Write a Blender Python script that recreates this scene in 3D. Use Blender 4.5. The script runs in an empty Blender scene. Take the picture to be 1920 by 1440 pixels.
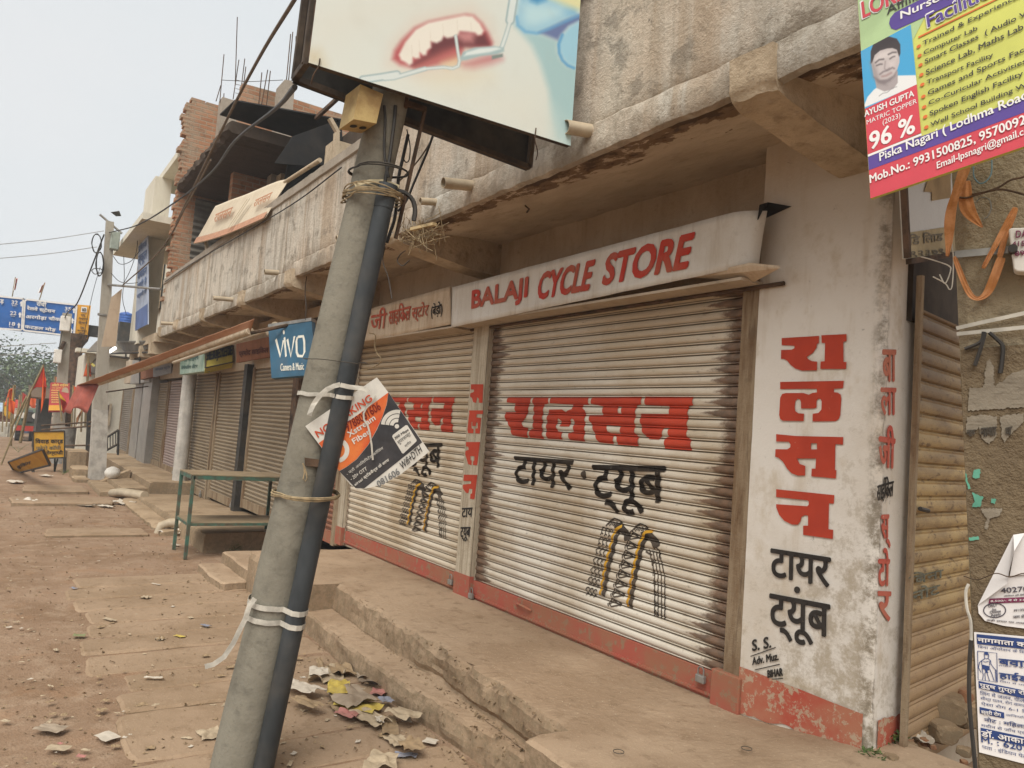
import bpy, bmesh, math, random
from mathutils import Vector, Matrix, noise
from mathutils.geometry import tessellate_polygon
random.seed(7)
S = bpy.context.scene
COL = S.collection
# ------------------------------------------------------------------ camera, sky, sun, exposure
FPX, CX, CY = 1400.0, 960.0, 720.0          # focal length and centre in pixels of a 1920 wide frame
EYE = Vector((0.0, 0.0, 1.65))
_a = Vector((0 - CX, 745 - CY, FPX)).normalized()          # street direction (world -X) seen in the camera
_h = Vector((1, .074, 0))
_u = _a.cross(_h).normalized()
if _u.y > 0: _u = -_u
_y = _u.cross(-_a)
RX, RY, RZ = -_a, _y, _u                                    # world axes in camera coordinates (x right, y down, z ahead)
cam = bpy.data.cameras.new('camera'); cam.sensor_width = 36.0
cam.lens = 36.0 * FPX / 1920.0; cam.clip_start = 0.05; cam.clip_end = 2000
camo = bpy.data.objects.new('camera', cam); COL.objects.link(camo)
M3 = Matrix(((RX.x, -RX.y, -RX.z), (RY.x, -RY.y, -RY.z), (RZ.x, -RZ.y, -RZ.z)))
camo.matrix_world = Matrix.Translation(EYE) @ M3.to_4x4()
S.camera = camo

HAZE = .0024
SUN_EL, SUN_AZ = math.radians(52), math.radians(135)
W = bpy.data.worlds.new('World'); S.world = W; W.use_nodes = True
_n = W.node_tree.nodes; _l = W.node_tree.links
sky = _n.new('ShaderNodeTexSky'); sky.sky_type = 'NISHITA'; sky.sun_disc = False
sky.sun_elevation = SUN_EL; sky.sun_rotation = SUN_AZ; sky.dust_density = 4.0; sky.air_density = 1.0
hs = _n.new('ShaderNodeHueSaturation'); hs.inputs['Saturation'].default_value = 0.10; hs.inputs['Value'].default_value = 1.0
_l.new(sky.outputs[0], hs.inputs['Color'])
tc = _n.new('ShaderNodeTexCoord'); mp = _n.new('ShaderNodeMapping'); mp.inputs['Scale'].default_value = (1, 1, 2.2)
ns = _n.new('ShaderNodeTexNoise'); ns.inputs['Scale'].default_value = 1.6; ns.inputs['Detail'].default_value = 5; ns.inputs['Roughness'].default_value = .45
_l.new(tc.outputs['Generated'], mp.inputs[0]); _l.new(mp.outputs[0], ns.inputs['Vector'])
cr = _n.new('ShaderNodeValToRGB'); cr.color_ramp.elements[0].position = .3; cr.color_ramp.elements[1].position = .72
SKYV = 6.7
cr.color_ramp.elements[0].color = (SKYV*.86, SKYV*.925, SKYV*.96, 1); cr.color_ramp.elements[1].color = (SKYV*1.0, SKYV*.985, SKYV*.99, 1)
_l.new(ns.outputs[0], cr.inputs[0])
mx = _n.new('ShaderNodeMix'); mx.data_type = 'RGBA'; mx.inputs[0].default_value = .88
_l.new(hs.outputs[0], mx.inputs[6]); _l.new(cr.outputs[0], mx.inputs[7])
_l.new(mx.outputs[2], _n['Background'].inputs['Color']); _n['Background'].inputs['Strength'].default_value = 0.055
sl = bpy.data.lights.new('sun', 'SUN'); sl.energy = 1.5; sl.angle = math.radians(42); sl.color = (1.0, .975, .925)
so = bpy.data.objects.new('sun', sl); COL.objects.link(so)
_sd = Vector((math.sin(SUN_AZ) * math.cos(SUN_EL), math.cos(SUN_AZ) * math.cos(SUN_EL), math.sin(SUN_EL)))
so.rotation_euler = _sd.to_track_quat('Z', 'Y').to_euler(); so.location = (0, -5, 20)
S.view_settings.view_transform = 'Standard'; S.view_settings.look = 'None'
S.view_settings.exposure = 1.32; S.view_settings.gamma = 1.0
try: S.cycles.max_bounces = 8; S.cycles.diffuse_bounces = 5
except Exception: pass

# ------------------------------------------------------------------ helpers
def V(*a): return Vector(a)
def ray(px, py):
    c = Vector((px - CX, py - CY, FPX)); return Vector((RX.dot(c), RY.dot(c), RZ.dot(c)))
def at(px, py, X=None, Y=None, Z=None, pl=None):
    """the point of the place behind a pixel of the photograph, on the plane given"""
    d = ray(px, py)
    if X is not None: t = (X - EYE.x) / d.x
    elif Y is not None: t = (Y - EYE.y) / d.y
    elif Z is not None: t = (Z - EYE.z) / d.z
    else: t = (pl[0] - EYE).dot(pl[1]) / d.dot(pl[1])
    return EYE + d * t
def lin(h):
    h = h.lstrip('#'); r = []
    for i in (0, 2, 4):
        r.append(int(h[i:i+2], 16) / 255)
    if r[0] > r[1] > r[2] and (r[0]-r[2])/r[0] < .5: r[1] += .11*(r[0]-r[1])            # dust here is yellowish, not pink
    return (*[c / 12.92 if c < .04045 else ((c + .055) / 1.055) ** 2.4 for c in r], 1)

class NG:
    """short hand for a procedural material"""
    def __init__(s, name, rough=.9, spec=.3, metal=0):
        s.m = bpy.data.materials.new(name); s.m.use_nodes = True
        s.t = s.m.node_tree; s.b = s.t.nodes['Principled BSDF']
        s.b.inputs['Roughness'].default_value = rough; s.b.inputs['Metallic'].default_value = metal
        s.b.inputs['Specular IOR Level'].default_value = spec
        s.co = s.t.nodes.new('ShaderNodeTexCoord').outputs['Object']; s.g = None
    def lk(s, a, b): s.t.links.new(a, b)
    def put(s, sock, v):
        if hasattr(v, 'is_linked'): s.lk(v, sock)
        else: sock.default_value = v
    def noise(s, scale, detail=4, rough=.55, st=(1, 1, 1), off=0, dist=0):
        mp = s.t.nodes.new('ShaderNodeMapping'); mp.inputs['Scale'].default_value = st; mp.inputs['Location'].default_value = (off, off * 1.7, off * .6)
        s.lk(s.co, mp.inputs[0]); n = s.t.nodes.new('ShaderNodeTexNoise'); n.inputs['Scale'].default_value = scale
        n.inputs['Detail'].default_value = detail; n.inputs['Roughness'].default_value = rough; n.inputs['Distortion'].default_value = dist
        s.lk(mp.outputs[0], n.inputs['Vector']); return n.outputs[0]
    def voro(s, scale, st=(1, 1, 1), feat='F1', out=0):
        mp = s.t.nodes.new('ShaderNodeMapping'); mp.inputs['Scale'].default_value = st
        s.lk(s.co, mp.inputs[0]); n = s.t.nodes.new('ShaderNodeTexVoronoi'); n.inputs['Scale'].default_value = scale; n.feature = feat
        s.lk(mp.outputs[0], n.inputs['Vector']); return n.outputs[out]
    def xyz(s):
        n = s.t.nodes.new('ShaderNodeSeparateXYZ'); s.lk(s.co, n.inputs[0]); return n.outputs
    def nz(s):
        g = s.t.nodes.new('ShaderNodeNewGeometry'); n = s.t.nodes.new('ShaderNodeSeparateXYZ'); s.lk(g.outputs['Normal'], n.inputs[0]); return n.outputs[2]
    def math(s, op, a, b=0.0, c=0.0):
        n = s.t.nodes.new('ShaderNodeMath'); n.operation = op
        for i, v in enumerate((a, b, c)): s.put(n.inputs[i], v)
        return n.outputs[0]
    def rng(s, v, a, b, c=0.0, d=1.0):
        n = s.t.nodes.new('ShaderNodeMapRange'); n.interpolation_type = 'SMOOTHSTEP'
        for i, w in enumerate((v, a, b, c, d)): s.put(n.inputs[i], w)
        return n.outputs[0]
    def mix(s, f, a, b, mode='MIX'):
        n = s.t.nodes.new('ShaderNodeMix'); n.data_type = 'RGBA'; n.blend_type = mode
        s.put(n.inputs[0], f); s.put(n.inputs[6], lin(a) if isinstance(a, str) else a); s.put(n.inputs[7], lin(b) if isinstance(b, str) else b)
        return n.outputs[2]
    def col(s, c): s.put(s.b.inputs['Base Color'], lin(c) if isinstance(c, str) else c)
    def bump(s, h, strength=.3, dist=.01):
        n = s.t.nodes.new('ShaderNodeBump'); n.inputs['Strength'].default_value = strength; n.inputs['Distance'].default_value = dist
        s.put(n.inputs['Height'], h)
        if s.g is not None: s.lk(s.g, n.inputs['Normal'])
        s.g = n.outputs[0]; s.lk(s.g, s.b.inputs['Normal'])

def simple(name, c, rough=.85, var=.25, scale=8, bump=.1, dust=0.0, dustc='8a6f57', metal=0, spec=.3, st=(1, 1, 1), dark=None, bs=90, dist=.004):
    """one colour, broken by blotches, fine grain, bump and (dust) settled dirt"""
    g = NG(name, rough, spec, metal)
    n1 = g.noise(scale, 5, .6, st); n2 = g.noise(scale * 9, 3, .6, st, 3)
    c1 = lin(c) if isinstance(c, str) else c
    dk = lin(dark) if dark else (c1[0]*(1-var)**1.6, c1[1]*(1-var)**1.6, c1[2]*(1-var)**1.6, 1)
    k = g.mix(g.rng(n1, .35, .68), c1, dk)
    k = g.mix(g.math('MULTIPLY', g.rng(n2, .5, .75), var), k, dk)
    if dust > 0:
        up = g.rng(g.nz(), .1, .9); f = g.math('MULTIPLY', g.math('MAXIMUM', up, g.rng(g.noise(3.1, 4, .6, off=9), .45, .8, 0, .5)), dust)
        k = g.mix(f, k, dustc)
    g.col(k)
    if bump: g.bump(g.noise(bs, 4, .65, off=5), bump, dist)
    return g.m

def stained(name, base, stain, deep, vs=(9, 9, .7), amt=.6, patch=.5, bump=.35, low=None, rough=.95, spec=.1, black='3f362e', blk=.5):
    """old distempered plaster: streaks that ran down, blotches, black mould, crumbly grain"""
    g = NG(name, rough, spec)
    streak = g.noise(1.3, 6, .68, vs); streak2 = g.noise(4.2, 4, .6, vs, 11)
    blot = g.noise(1.15, 7, .62, off=4); blot2 = g.noise(5, 6, .66, off=8); grain = g.noise(60, 4, .7); fine = g.noise(240, 2, .6)
    k = g.mix(g.math('MULTIPLY', g.rng(streak, .40, .68), amt), base, stain)
    k = g.mix(g.math('MULTIPLY', g.rng(streak2, .52, .72), amt * .7), k, deep)
    k = g.mix(g.math('MULTIPLY', g.rng(blot, .50, .66), patch), k, stain)
    k = g.mix(g.math('MULTIPLY', g.rng(blot2, .58, .74), patch * .8), k, deep)
    mould = g.math('MULTIPLY', g.rng(g.noise(9, 8, .75, off=21), .6, .72), g.rng(blot, .42, .62))
    k = g.mix(g.math('MULTIPLY', mould, blk), k, black)
    k = g.mix(g.math('MULTIPLY', g.rng(grain, .55, .75), .35), k, deep)
    if low is not None:   # (z0, z1, colour): splash of mud near the ground
        z = g.xyz()[2]; f = g.math('ADD', g.rng(z, low[0], low[1], 1, 0), g.rng(g.noise(14, 6, .7, off=2), .3, .7, -.35, .35))
        k = g.mix(g.rng(f, .25, .9, 0, .85), k, low[2])
    g.col(k)
    h = g.math('ADD', g.math('MULTIPLY', grain, .7), g.math('MULTIPLY', g.noise(13, 6, .65, off=6), 1.6))
    g.bump(h, bump, .012); g.bump(fine, .12, .003)
    return g.m

class MB:
    """collects shapes that become ONE mesh object"""
    def __init__(s): s.v = []; s.f = []; s.mi = []; s.cur = 0
    def add(s, vs, fs):
        o = len(s.v); s.v += [tuple(p) for p in vs]
        for f in fs: s.f.append([o + i for i in f]); s.mi.append(s.cur)
    def box(s, x0, x1, y0, y1, z0, z1):
        s.add([(x0,y0,z0),(x1,y0,z0),(x1,y1,z0),(x0,y1,z0),(x0,y0,z1),(x1,y0,z1),(x1,y1,z1),(x0,y1,z1)],
              [(3,2,1,0),(4,5,6,7),(0,1,5,4),(1,2,6,5),(2,3,7,6),(3,0,4,7)]); return s
    def bar(s, a, b, w, h, up=(0, 0, 1)):
        a, b = Vector(a), Vector(b); d = (b - a).normalized(); u = Vector(up)
        if abs(d.dot(u)) > .98: u = Vector((0, 1, 0))
        r = d.cross(u).normalized() * w / 2; u = r.cross(d).normalized() * h / 2
        s.add([a-r-u, a+r-u, a+r+u, a-r+u, b-r-u, b+r-u, b+r+u, b-r+u],
              [(0,1,2,3),(7,6,5,4),(4,5,1,0),(5,6,2,1),(6,7,3,2),(7,4,0,3)]); return s
    def slab(s, P, t):
        """quad P (4 points) with thickness vector t"""
        P = [Vector(p) for p in P]; t = Vector(t)
        n = len(P); vs = P + [p + t for p in P]
        fs = [tuple(range(n)), tuple(range(2*n-1, n-1, -1))] + [(i, n+i, n+(i+1) % n, (i+1) % n) for i in range(n)]
        s.add(vs, fs); return s
    def tube(s, pts, r, n=8, cap=True):
        pts = [Vector(p) for p in pts]; m = len(pts); rr = r if isinstance(r, (list, tuple)) else [r] * m
        vs = []; fs = []; prev = None
        for i, p in enumerate(pts):
            d = (pts[min(i+1, m-1)] - pts[max(i-1, 0)])
            d = d.normalized() if d.length > 1e-9 else Vector((0, 0, 1))
            if prev is None:
                u = Vector((0, 0, 1)) if abs(d.z) < .9 else Vector((1, 0, 0)); u = (u - d * u.dot(d)).normalized()
            else:
                u = (prev - d * prev.dot(d)); u = u.normalized() if u.length > 1e-6 else d.orthogonal().normalized()
            prev = u; w = d.cross(u)
            for k in range(n):
                a = 2 * math.pi * k / n; vs.append(p + (u * math.cos(a) + w * math.sin(a)) * rr[i])
        for i in range(m - 1):
            for k in range(n): fs.append((i*n+k, i*n+(k+1) % n, (i+1)*n+(k+1) % n, (i+1)*n+k))
        if cap: fs.append(tuple(range(n-1, -1, -1))); fs.append(tuple(range((m-1)*n, m*n)))
        s.add(vs, fs); return s
    def pipe(s, a, b, r, wall=.006, n=16):
        """open hollow pipe"""
        a, b = Vector(a), Vector(b); d = (b-a).normalized(); u = d.orthogonal().normalized(); w = d.cross(u); vs = []
        for c, q in ((a, r), (b, r), (b, r-wall), (a, r-wall)):
            for k in range(n):
                t = 2*math.pi*k/n; vs.append(c + (u*math.cos(t) + w*math.sin(t))*q)
        fs = []
        for j in range(4):
            for k in range(n): fs.append((j*n+k, j*n+(k+1) % n, ((j+1) % 4)*n+(k+1) % n, ((j+1) % 4)*n+k))
        s.add(vs, fs); return s
    def grid(s, fn, nu, nv):
        vs = [fn(i / nu, j / nv) for j in range(nv + 1) for i in range(nu + 1)]
        fs = [(j*(nu+1)+i, j*(nu+1)+i+1, (j+1)*(nu+1)+i+1, (j+1)*(nu+1)+i) for j in range(nv) for i in range(nu)]
        s.add(vs, fs); return s
    def tess(s, loops):
        """flat polygon with holes: loops of 3D points"""
        loops = [[Vector(p) for p in l] for l in loops]; tr = tessellate_polygon(loops)
        s.add([p for l in loops for p in l], tr); return s
    def stroke(s, pts, w, nrm):
        """flat ribbon along a line lying in a plane with normal nrm"""
        pts = [Vector(p) for p in pts]; nrm = Vector(nrm); m = len(pts); vs = []
        for i, p in enumerate(pts):
            d = (pts[min(i+1, m-1)] - pts[max(i-1, 0)]).normalized(); r = d.cross(nrm).normalized() * w / 2
            vs += [p - r, p + r]
        s.add(vs, [(2*i, 2*i+1, 2*i+3, 2*i+2) for i in range(m-1)]); return s
    def disc(s, c, u, v, n=20):
        c, u, v = Vector(c), Vector(u), Vector(v)
        s.add([c + u*math.cos(2*math.pi*k/n) + v*math.sin(2*math.pi*k/n) for k in range(n)], [tuple(range(n))]); return s
    def build(s, name, mats, parent=None, smooth=False, bevel=0):
        me = bpy.data.meshes.new(name); me.from_pydata(s.v, [], s.f)
        for m in (mats if isinstance(mats, (list, tuple)) else [mats]): me.materials.append(m)
        if len(me.materials) > 1: me.polygons.foreach_set('material_index', s.mi)
        if smooth: me.polygons.foreach_set('use_smooth', [True] * len(me.polygons))
        me.update(); o = bpy.data.objects.new(name, me); COL.objects.link(o)
        if parent is not None:
            o.parent = parent; q = parent; off = Vector()
            while q: off += q.location; q = q.parent
            o.location = -off
        if bevel:
            b = o.modifiers.new('edge', 'BEVEL'); b.width = bevel; b.segments = 2; b.limit_method = 'ANGLE'
        if smooth: me.set_sharp_from_angle(angle=math.radians(42))
        return o
def tag(o, label=None, cat=None, group=None, kind=None):
    if label: o['label'] = label
    if cat: o['category'] = cat
    if group: o['group'] = group
    if kind: o['kind'] = kind
    return o
def thing(name, label, cat, loc=(0, 0, 0), group=None):
    o = bpy.data.objects.new(name, None); o.empty_display_size = .2; COL.objects.link(o); o.location = loc
    return tag(o, label, cat, group)
def outward(o):
    bm = bmesh.new(); bm.from_mesh(o.data); bmesh.ops.remove_doubles(bm, verts=bm.verts, dist=1e-5)
    bmesh.ops.recalc_face_normals(bm, faces=bm.faces); bm.to_mesh(o.data); bm.free(); return o
def nz(p, s=1.0, seed=0.0): return noise.noise(Vector((p[0]*s + seed, p[1]*s + seed*1.3, p[2]*s - seed)))

# lettering: Blender's own font set as flat meshes, mapped on a parallelogram
_TX = {}
import re
def visual(s): return re.sub('((?:[\u0915-\u0939]\u093c?\u094d)*[\u0915-\u0939]\u093c?)\u093f', '\u093f\\1', s)     # the short i is drawn before its consonant
def tmesh(s, shear=0.0, off=0.0, spacing=1.0):
    k = (s, shear, off, spacing)
    if k not in _TX:
        c = bpy.data.curves.new('lettering', 'FONT'); c.body = visual(s); c.size = 1; c.shear = shear; c.offset = off; c.resolution_u = 3; c.space_character = spacing
        o = bpy.data.objects.new('lettering', c); me = bpy.data.meshes.new_from_object(o)
        vs = [(v.co.x, v.co.y) for v in me.vertices]; fs = [tuple(p.vertices) for p in me.polygons]
        bpy.data.objects.remove(o); bpy.data.curves.remove(c); bpy.data.meshes.remove(me)
        xs = [v[0] for v in vs] or [0, 1]; ys = [v[1] for v in vs] or [0, 1]
        x0, x1, y0, y1 = min(xs), max(xs), min(ys), max(ys)
        _TX[k] = ([((x-x0)/max(x1-x0, 1e-6), (y-y0)/max(y1-y0, 1e-6)) for x, y in vs], fs)
    return _TX[k]
def put_text(mb, s, BL, BR, TL, bold=0.0, n=None, eps=.0004, shear=0.0, off=0.0, spacing=1.0, TR=None):
    """fit the ink of s into the parallelogram BL, BR, TL; bold: extra stroke width as a share of its height"""
    BL, BR, TL = Vector(BL), Vector(BR), Vector(TL); u, v = BR - BL, TL - BL
    if n is None:
        n = u.cross(v).normalized()
        if n.dot(EYE - BL) < 0: n = -n
    vs, fs = tmesh(s, shear, off, spacing); h = v.length
    w = Vector((0, 0, 0)) if TR is None else Vector(TR) - BR - TL + BL
    offs = [(0, 0)] if not bold else [(0, 0), (bold, 0), (-bold, 0), (0, bold), (0, -bold), (bold*.7, bold*.7), (-bold*.7, -bold*.7)]
    for i, (a, b) in enumerate(offs):
        d = u.normalized() * a * h + v.normalized() * b * h + n * (i * eps)
        mb.add([BL + u * x + v * y + w * (x * y) + d for x, y in vs], fs)
def text_px(mb, s, bl, br, tl, bold=0.0, lift=.0, n=None, shear=0.0, off=0.0, spacing=1.0, eps=.0004, tr=None, **pl):
    P = [at(*p, **pl) for p in (bl, br, tl)]; TR = at(*tr, **pl) if tr else None
    if n is None:
        n = (P[1]-P[0]).cross(P[2]-P[0]).normalized()
        if n.dot(EYE - P[0]) < 0: n = -n
    put_text(mb, s, *[p + n * lift for p in P], bold=bold, n=n, shear=shear, off=off, spacing=spacing, eps=eps, TR=TR + n * lift if tr else None)
def zt(z, k, ox, oy):
    """points read in an enlargement (scale k, corner ox, oy) as photograph pixels"""
    return [(ox + x * k, oy + y * k) for x, y in z]
def para(c, X=None, Y=None, d0=None):
    """parallelogram in space seen as the four pixels c; the first corner fixed by X, Y or its distance"""
    r = [ray(*p) for p in c]
    A = Matrix((r[1], -r[2], r[3])).transposed()      # t1 r1 - t2 r2 + t3 r3 = t0 r0
    t = A.inverted() @ r[0]
    k = (X - EYE.x) / r[0].x if X is not None else ((Y - EYE.y) / r[0].y if Y is not None else d0 / r[0].length)
    return [EYE + r[0]*k, EYE + r[1]*k*t[0], EYE + r[2]*k*t[1], EYE + r[3]*k*t[2]]

import numpy as np
def picture(name, corner, nu, nv, paint, m_rough=.55, parent=None, lift=None):
    """a printed picture: a fine flat mesh whose vertices carry the print's colours. corner: BL, BR, TR, TL points; paint(px, py) -> colours (sRGB 0-1)"""
    BL, BR, TR, TL = [Vector(c) for c in corner]; mbx = MB()
    mbx.grid(lambda u, v: BL*(1-u)*(1-v) + BR*u*(1-v) + TR*u*v + TL*(1-u)*v, nu, nv)
    P = np.array(mbx.v) - np.array(EYE); c = P @ np.array([RX, RY, RZ]); px = CX + FPX*c[:, 0]/c[:, 2]; py = CY + FPX*c[:, 1]/c[:, 2]
    rgb = np.clip(paint(px, py), 0, 1); rgb = np.where(rgb < .04045, rgb/12.92, ((rgb+.055)/1.055)**2.4)
    m = bpy.data.materials.new(name + '_print'); m.use_nodes = True; b = m.node_tree.nodes['Principled BSDF']; b.inputs['Roughness'].default_value = m_rough; b.inputs['Specular IOR Level'].default_value = .3
    a = m.node_tree.nodes.new('ShaderNodeVertexColor'); a.layer_name = 'print'
    nn = m.node_tree.nodes.new('ShaderNodeTexNoise'); nn.inputs['Scale'].default_value = 7; nn.inputs['Detail'].default_value = 6; tcn = m.node_tree.nodes.new('ShaderNodeTexCoord')
    mr = m.node_tree.nodes.new('ShaderNodeMapRange'); mr.inputs[1].default_value = .55; mr.inputs[2].default_value = .8; mr.inputs[3].default_value = 0; mr.inputs[4].default_value = .12
    mxn = m.node_tree.nodes.new('ShaderNodeMix'); mxn.data_type = 'RGBA'; mxn.inputs[7].default_value = lin('a89a82')
    L = m.node_tree.links; L.new(tcn.outputs['Object'], nn.inputs['Vector']); L.new(nn.outputs[0], mr.inputs[0]); L.new(mr.outputs[0], mxn.inputs[0]); L.new(a.outputs[0], mxn.inputs[6]); L.new(mxn.outputs[2], b.inputs['Base Color'])
    o = mbx.build(name, m, parent, True); at_ = o.data.color_attributes.new('print', 'FLOAT_COLOR', 'POINT')
    at_.data.foreach_set('color', np.column_stack([rgb, np.ones(len(rgb))]).astype(np.float32).ravel()); return o
def soft(px, py, poly, feather):
    """soft coverage of a polygon"""
    n = len(poly); ins = np.zeros(len(px), bool); dmin = np.full(len(px), 1e9)
    for i in range(n):
        x0, y0 = poly[i]; x1, y1 = poly[(i+1) % n]
        c = ((y0 > py) != (y1 > py)) & (px < (x1-x0)*(py-y0)/((y1-y0) if y1 != y0 else 1e-9) + x0); ins ^= c
        dx, dy = x1-x0, y1-y0; t = np.clip(((px-x0)*dx + (py-y0)*dy)/max(dx*dx+dy*dy, 1e-9), 0, 1); dmin = np.minimum(dmin, np.hypot(px-x0-t*dx, py-y0-t*dy))
    s = np.where(ins, dmin, -dmin); a = np.clip(s/feather*.5+.5, 0, 1); return a*a*(3-2*a)
def softline(px, py, pts, w, feather):
    d = np.full(len(px), 1e9)
    for (x0, y0), (x1, y1) in zip(pts, pts[1:]):
        dx, dy = x1-x0, y1-y0; t = np.clip(((px-x0)*dx + (py-y0)*dy)/max(dx*dx+dy*dy, 1e-9), 0, 1); d = np.minimum(d, np.hypot(px-x0-t*dx, py-y0-t*dy))
    a = np.clip((w/2-d)/feather*.5+.5, 0, 1); return a*a*(3-2*a)
def hexa(h): return np.array([int(h[i:i+2], 16)/255 for i in (0, 2, 4)])
def over(rgb, a, h, k=1.0): return rgb*(1-a[:, None]*k) + hexa(h)[None]*a[:, None]*k
# ------------------------------------------------------------------ materials
F = 3.23                                   # plane of the shutters
PITCH, Z0S = 0.0602, 1.937                 # slat height, and the height where a slat starts
M = {}
def dirt_mat():
    g = NG('dirt', .98, .05)
    a = g.noise(.9, 6, .6); b = g.noise(5, 6, .65, off=3); c = g.noise(38, 5, .7, off=7); sp = g.voro(70)
    k = g.mix(g.rng(a, .38, .64), '927663', '816552'); k = g.mix(g.math('MULTIPLY', g.rng(b, .45, .7), .7), k, '9f8672')
    k = g.mix(g.math('MULTIPLY', g.rng(c, .5, .72), .55), k, '6c5443')
    k = g.mix(g.math('MULTIPLY', g.rng(g.noise(160, 3, .7, off=2), .62, .72), .6), k, 'b5a08a')
    k = g.mix(g.math('MULTIPLY', g.rng(g.noise(3, 3, .5, off=31), .55, .7), .35), k, '936d55')
    g.col(k); h = g.math('ADD', g.math('MULTIPLY', b, 1.5), g.math('ADD', g.math('MULTIPLY', c, .8), g.math('MULTIPLY', sp, .35)))
    g.bump(h, .45, .02); g.bump(g.noise(190, 3, .7), .3, .004); return g.m
M['dirt'] = dirt_mat()
def dusty_concrete(name, a='a88d72', b='8f755c', c='7a634e', fine=.35):
    g = NG(name, .97, .06); n1 = g.noise(1.4, 6, .62); n2 = g.noise(9, 6, .68, off=5); n3 = g.noise(75, 4, .7, off=9)
    k = g.mix(g.rng(n1, .38, .66), a, b); k = g.mix(g.math('MULTIPLY', g.rng(n2, .5, .72), .6), k, c)
    k = g.mix(g.math('MULTIPLY', g.rng(n3, .56, .72), fine), k, 'c2ab90'); k = g.mix(g.math('MULTIPLY', g.rng(g.noise(120, 3, .7, off=1), .6, .74), fine), k, '5f4c3b')
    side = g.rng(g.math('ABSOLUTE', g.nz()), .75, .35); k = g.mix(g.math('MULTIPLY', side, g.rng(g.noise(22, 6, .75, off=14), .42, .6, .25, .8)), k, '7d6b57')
    g.col(k); g.bump(g.math('ADD', g.math('MULTIPLY', n2, 1.4), g.math('MULTIPLY', n3, .6)), .4, .014); g.bump(g.noise(260, 2, .6), .2, .003); return g.m
M['plat'] = dusty_concrete('dusty_concrete', 'a48a74', '917762', '775f4c', .45)
M['slab'] = dusty_concrete('buried_concrete', '9a806b', '8a715c', '775f4b', .35)
M['farplat'] = dusty_concrete('far_concrete', 'a38a72', '8c745d', '75604d', .2)
def parapet_mat():
    g = NG('parapet_plaster', .95, .08); x, y, z = g.xyz()
    big = g.noise(.55, 5, .6, (1, 1, .8)); big2 = g.noise(.8, 5, .62, (1, 1, .7), 13); s1 = g.noise(1.6, 7, .74, (4, 4, .5), dist=.6); s2 = g.noise(4, 6, .74, (5, 5, .5), 7, .5); s3 = g.noise(1.0, 4, .6, (3, 3, .12), 17)
    blot = g.noise(4.5, 7, .7, off=3); grain = g.noise(70, 4, .75); lump = g.noise(16, 6, .7, off=6)
    k = g.mix(g.rng(big, .40, .62), 'cbc0b1', 'bcb6ab'); k = g.mix(g.rng(big2, .48, .64, 0, .75), k, 'bfaa97')
    k = g.mix(g.math('MULTIPLY', g.rng(s1, .47, .60), g.rng(x, -3, -8, .35, .6)), k, '94887a'); k = g.mix(g.math('MULTIPLY', g.rng(s2, .52, .66), g.rng(x, -3, -8, .2, .5)), k, '7b7063'); k = g.mix(g.math('MULTIPLY', g.rng(s3, .54, .64), .6), k, 'a58e79')
    k = g.mix(g.math('MULTIPLY', g.rng(blot, .54, .64), .6), k, '7b7267'); k = g.mix(g.math('MULTIPLY', g.rng(lump, .6, .72), .45), k, 'd8cab8')
    low = g.math('ADD', g.rng(z, 3.55, 3.1, 0, .8), g.rng(blot, .35, .65, -.45, .4)); k = g.mix(g.rng(low, .4, .9, 0, .6), k, '978a7b')
    mould = g.math('MULTIPLY', g.rng(g.noise(10, 8, .78, (1, 1, .6), 21), .58, .68), g.rng(g.noise(1.1, 5, .6, off=40), .45, .62)); k = g.mix(g.math('MULTIPLY', mould, .9), k, '3d3832')
    k = g.mix(g.math('MULTIPLY', g.rng(grain, .55, .72), .3), k, '6f6254'); g.col(k)
    g.bump(g.math('ADD', g.math('MULTIPLY', lump, 1.8), g.math('MULTIPLY', grain, .9)), .75, .014); g.bump(g.noise(8, 5, .7, (4, 4, .6), 2), .10, .005); return g.m
M['para'] = parapet_mat()
M['cap'] = stained('parapet_cap', 'a3978a', '8b7f72', '6d6358', vs=(3, 3, 3), amt=.5, bump=.6, black='3a3632', blk=.7)
def soffit_mat():
    g = NG('soffit', .95, .05); x, y, z = g.xyz()
    n = g.noise(2.2, 7, .62, (1, 3.0, 1)); n2 = g.noise(7, 6, .65, (1, 2.2, 1), 5); big = g.noise(.8, 4, .5, off=3)
    k = g.mix(g.rng(n, .36, .66), 'cebda9', 'b8a591'); k = g.mix(g.math('MULTIPLY', g.rng(n2, .52, .7), .5), k, '8d7965'); k = g.mix(g.rng(big, .45, .65, 0, .4), k, 'a89683')
    lip = g.math('ADD', g.rng(y, 2.5, 2.95, 1, 0), g.rng(g.noise(4, 7, .7, (1, 2, 1), 14), .3, .7, -.55, .55))
    k = g.mix(g.rng(lip, .62, .72, 0, .85), k, '6b4f39'); k = g.mix(g.rng(lip, .98, 1.15, 0, .7), k, '3d2e24')
    end_dark = g.math('ADD', g.rng(x, -1.95, -1.2, 0, .75), g.rng(g.noise(5, 6, .7, off=24), .35, .65, -.3, .3)); k = g.mix(g.rng(end_dark, .35, .6, 0, .9), k, '3a2f28')  # blotchy darker tone towards the right end
    g.col(k); g.bump(g.math('ADD', g.noise(40, 5, .7), g.math('MULTIPLY', n2, 1.5)), .35, .01); return g.m
M['soffit'] = soffit_mat()
M['bracket'] = stained('bracket_plaster', 'bda992', '9a8670', '6f5c4b', vs=(4, 4, 3), amt=.6, patch=.6, bump=.7, black='3a3028', blk=.8)
M['wall'] = stained('wall_plaster', 'b7a592', 'a08c78', '877260', vs=(3, 3, .8), amt=.5, patch=.5, bump=.3, black='4b3f35', blk=.4)
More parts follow.
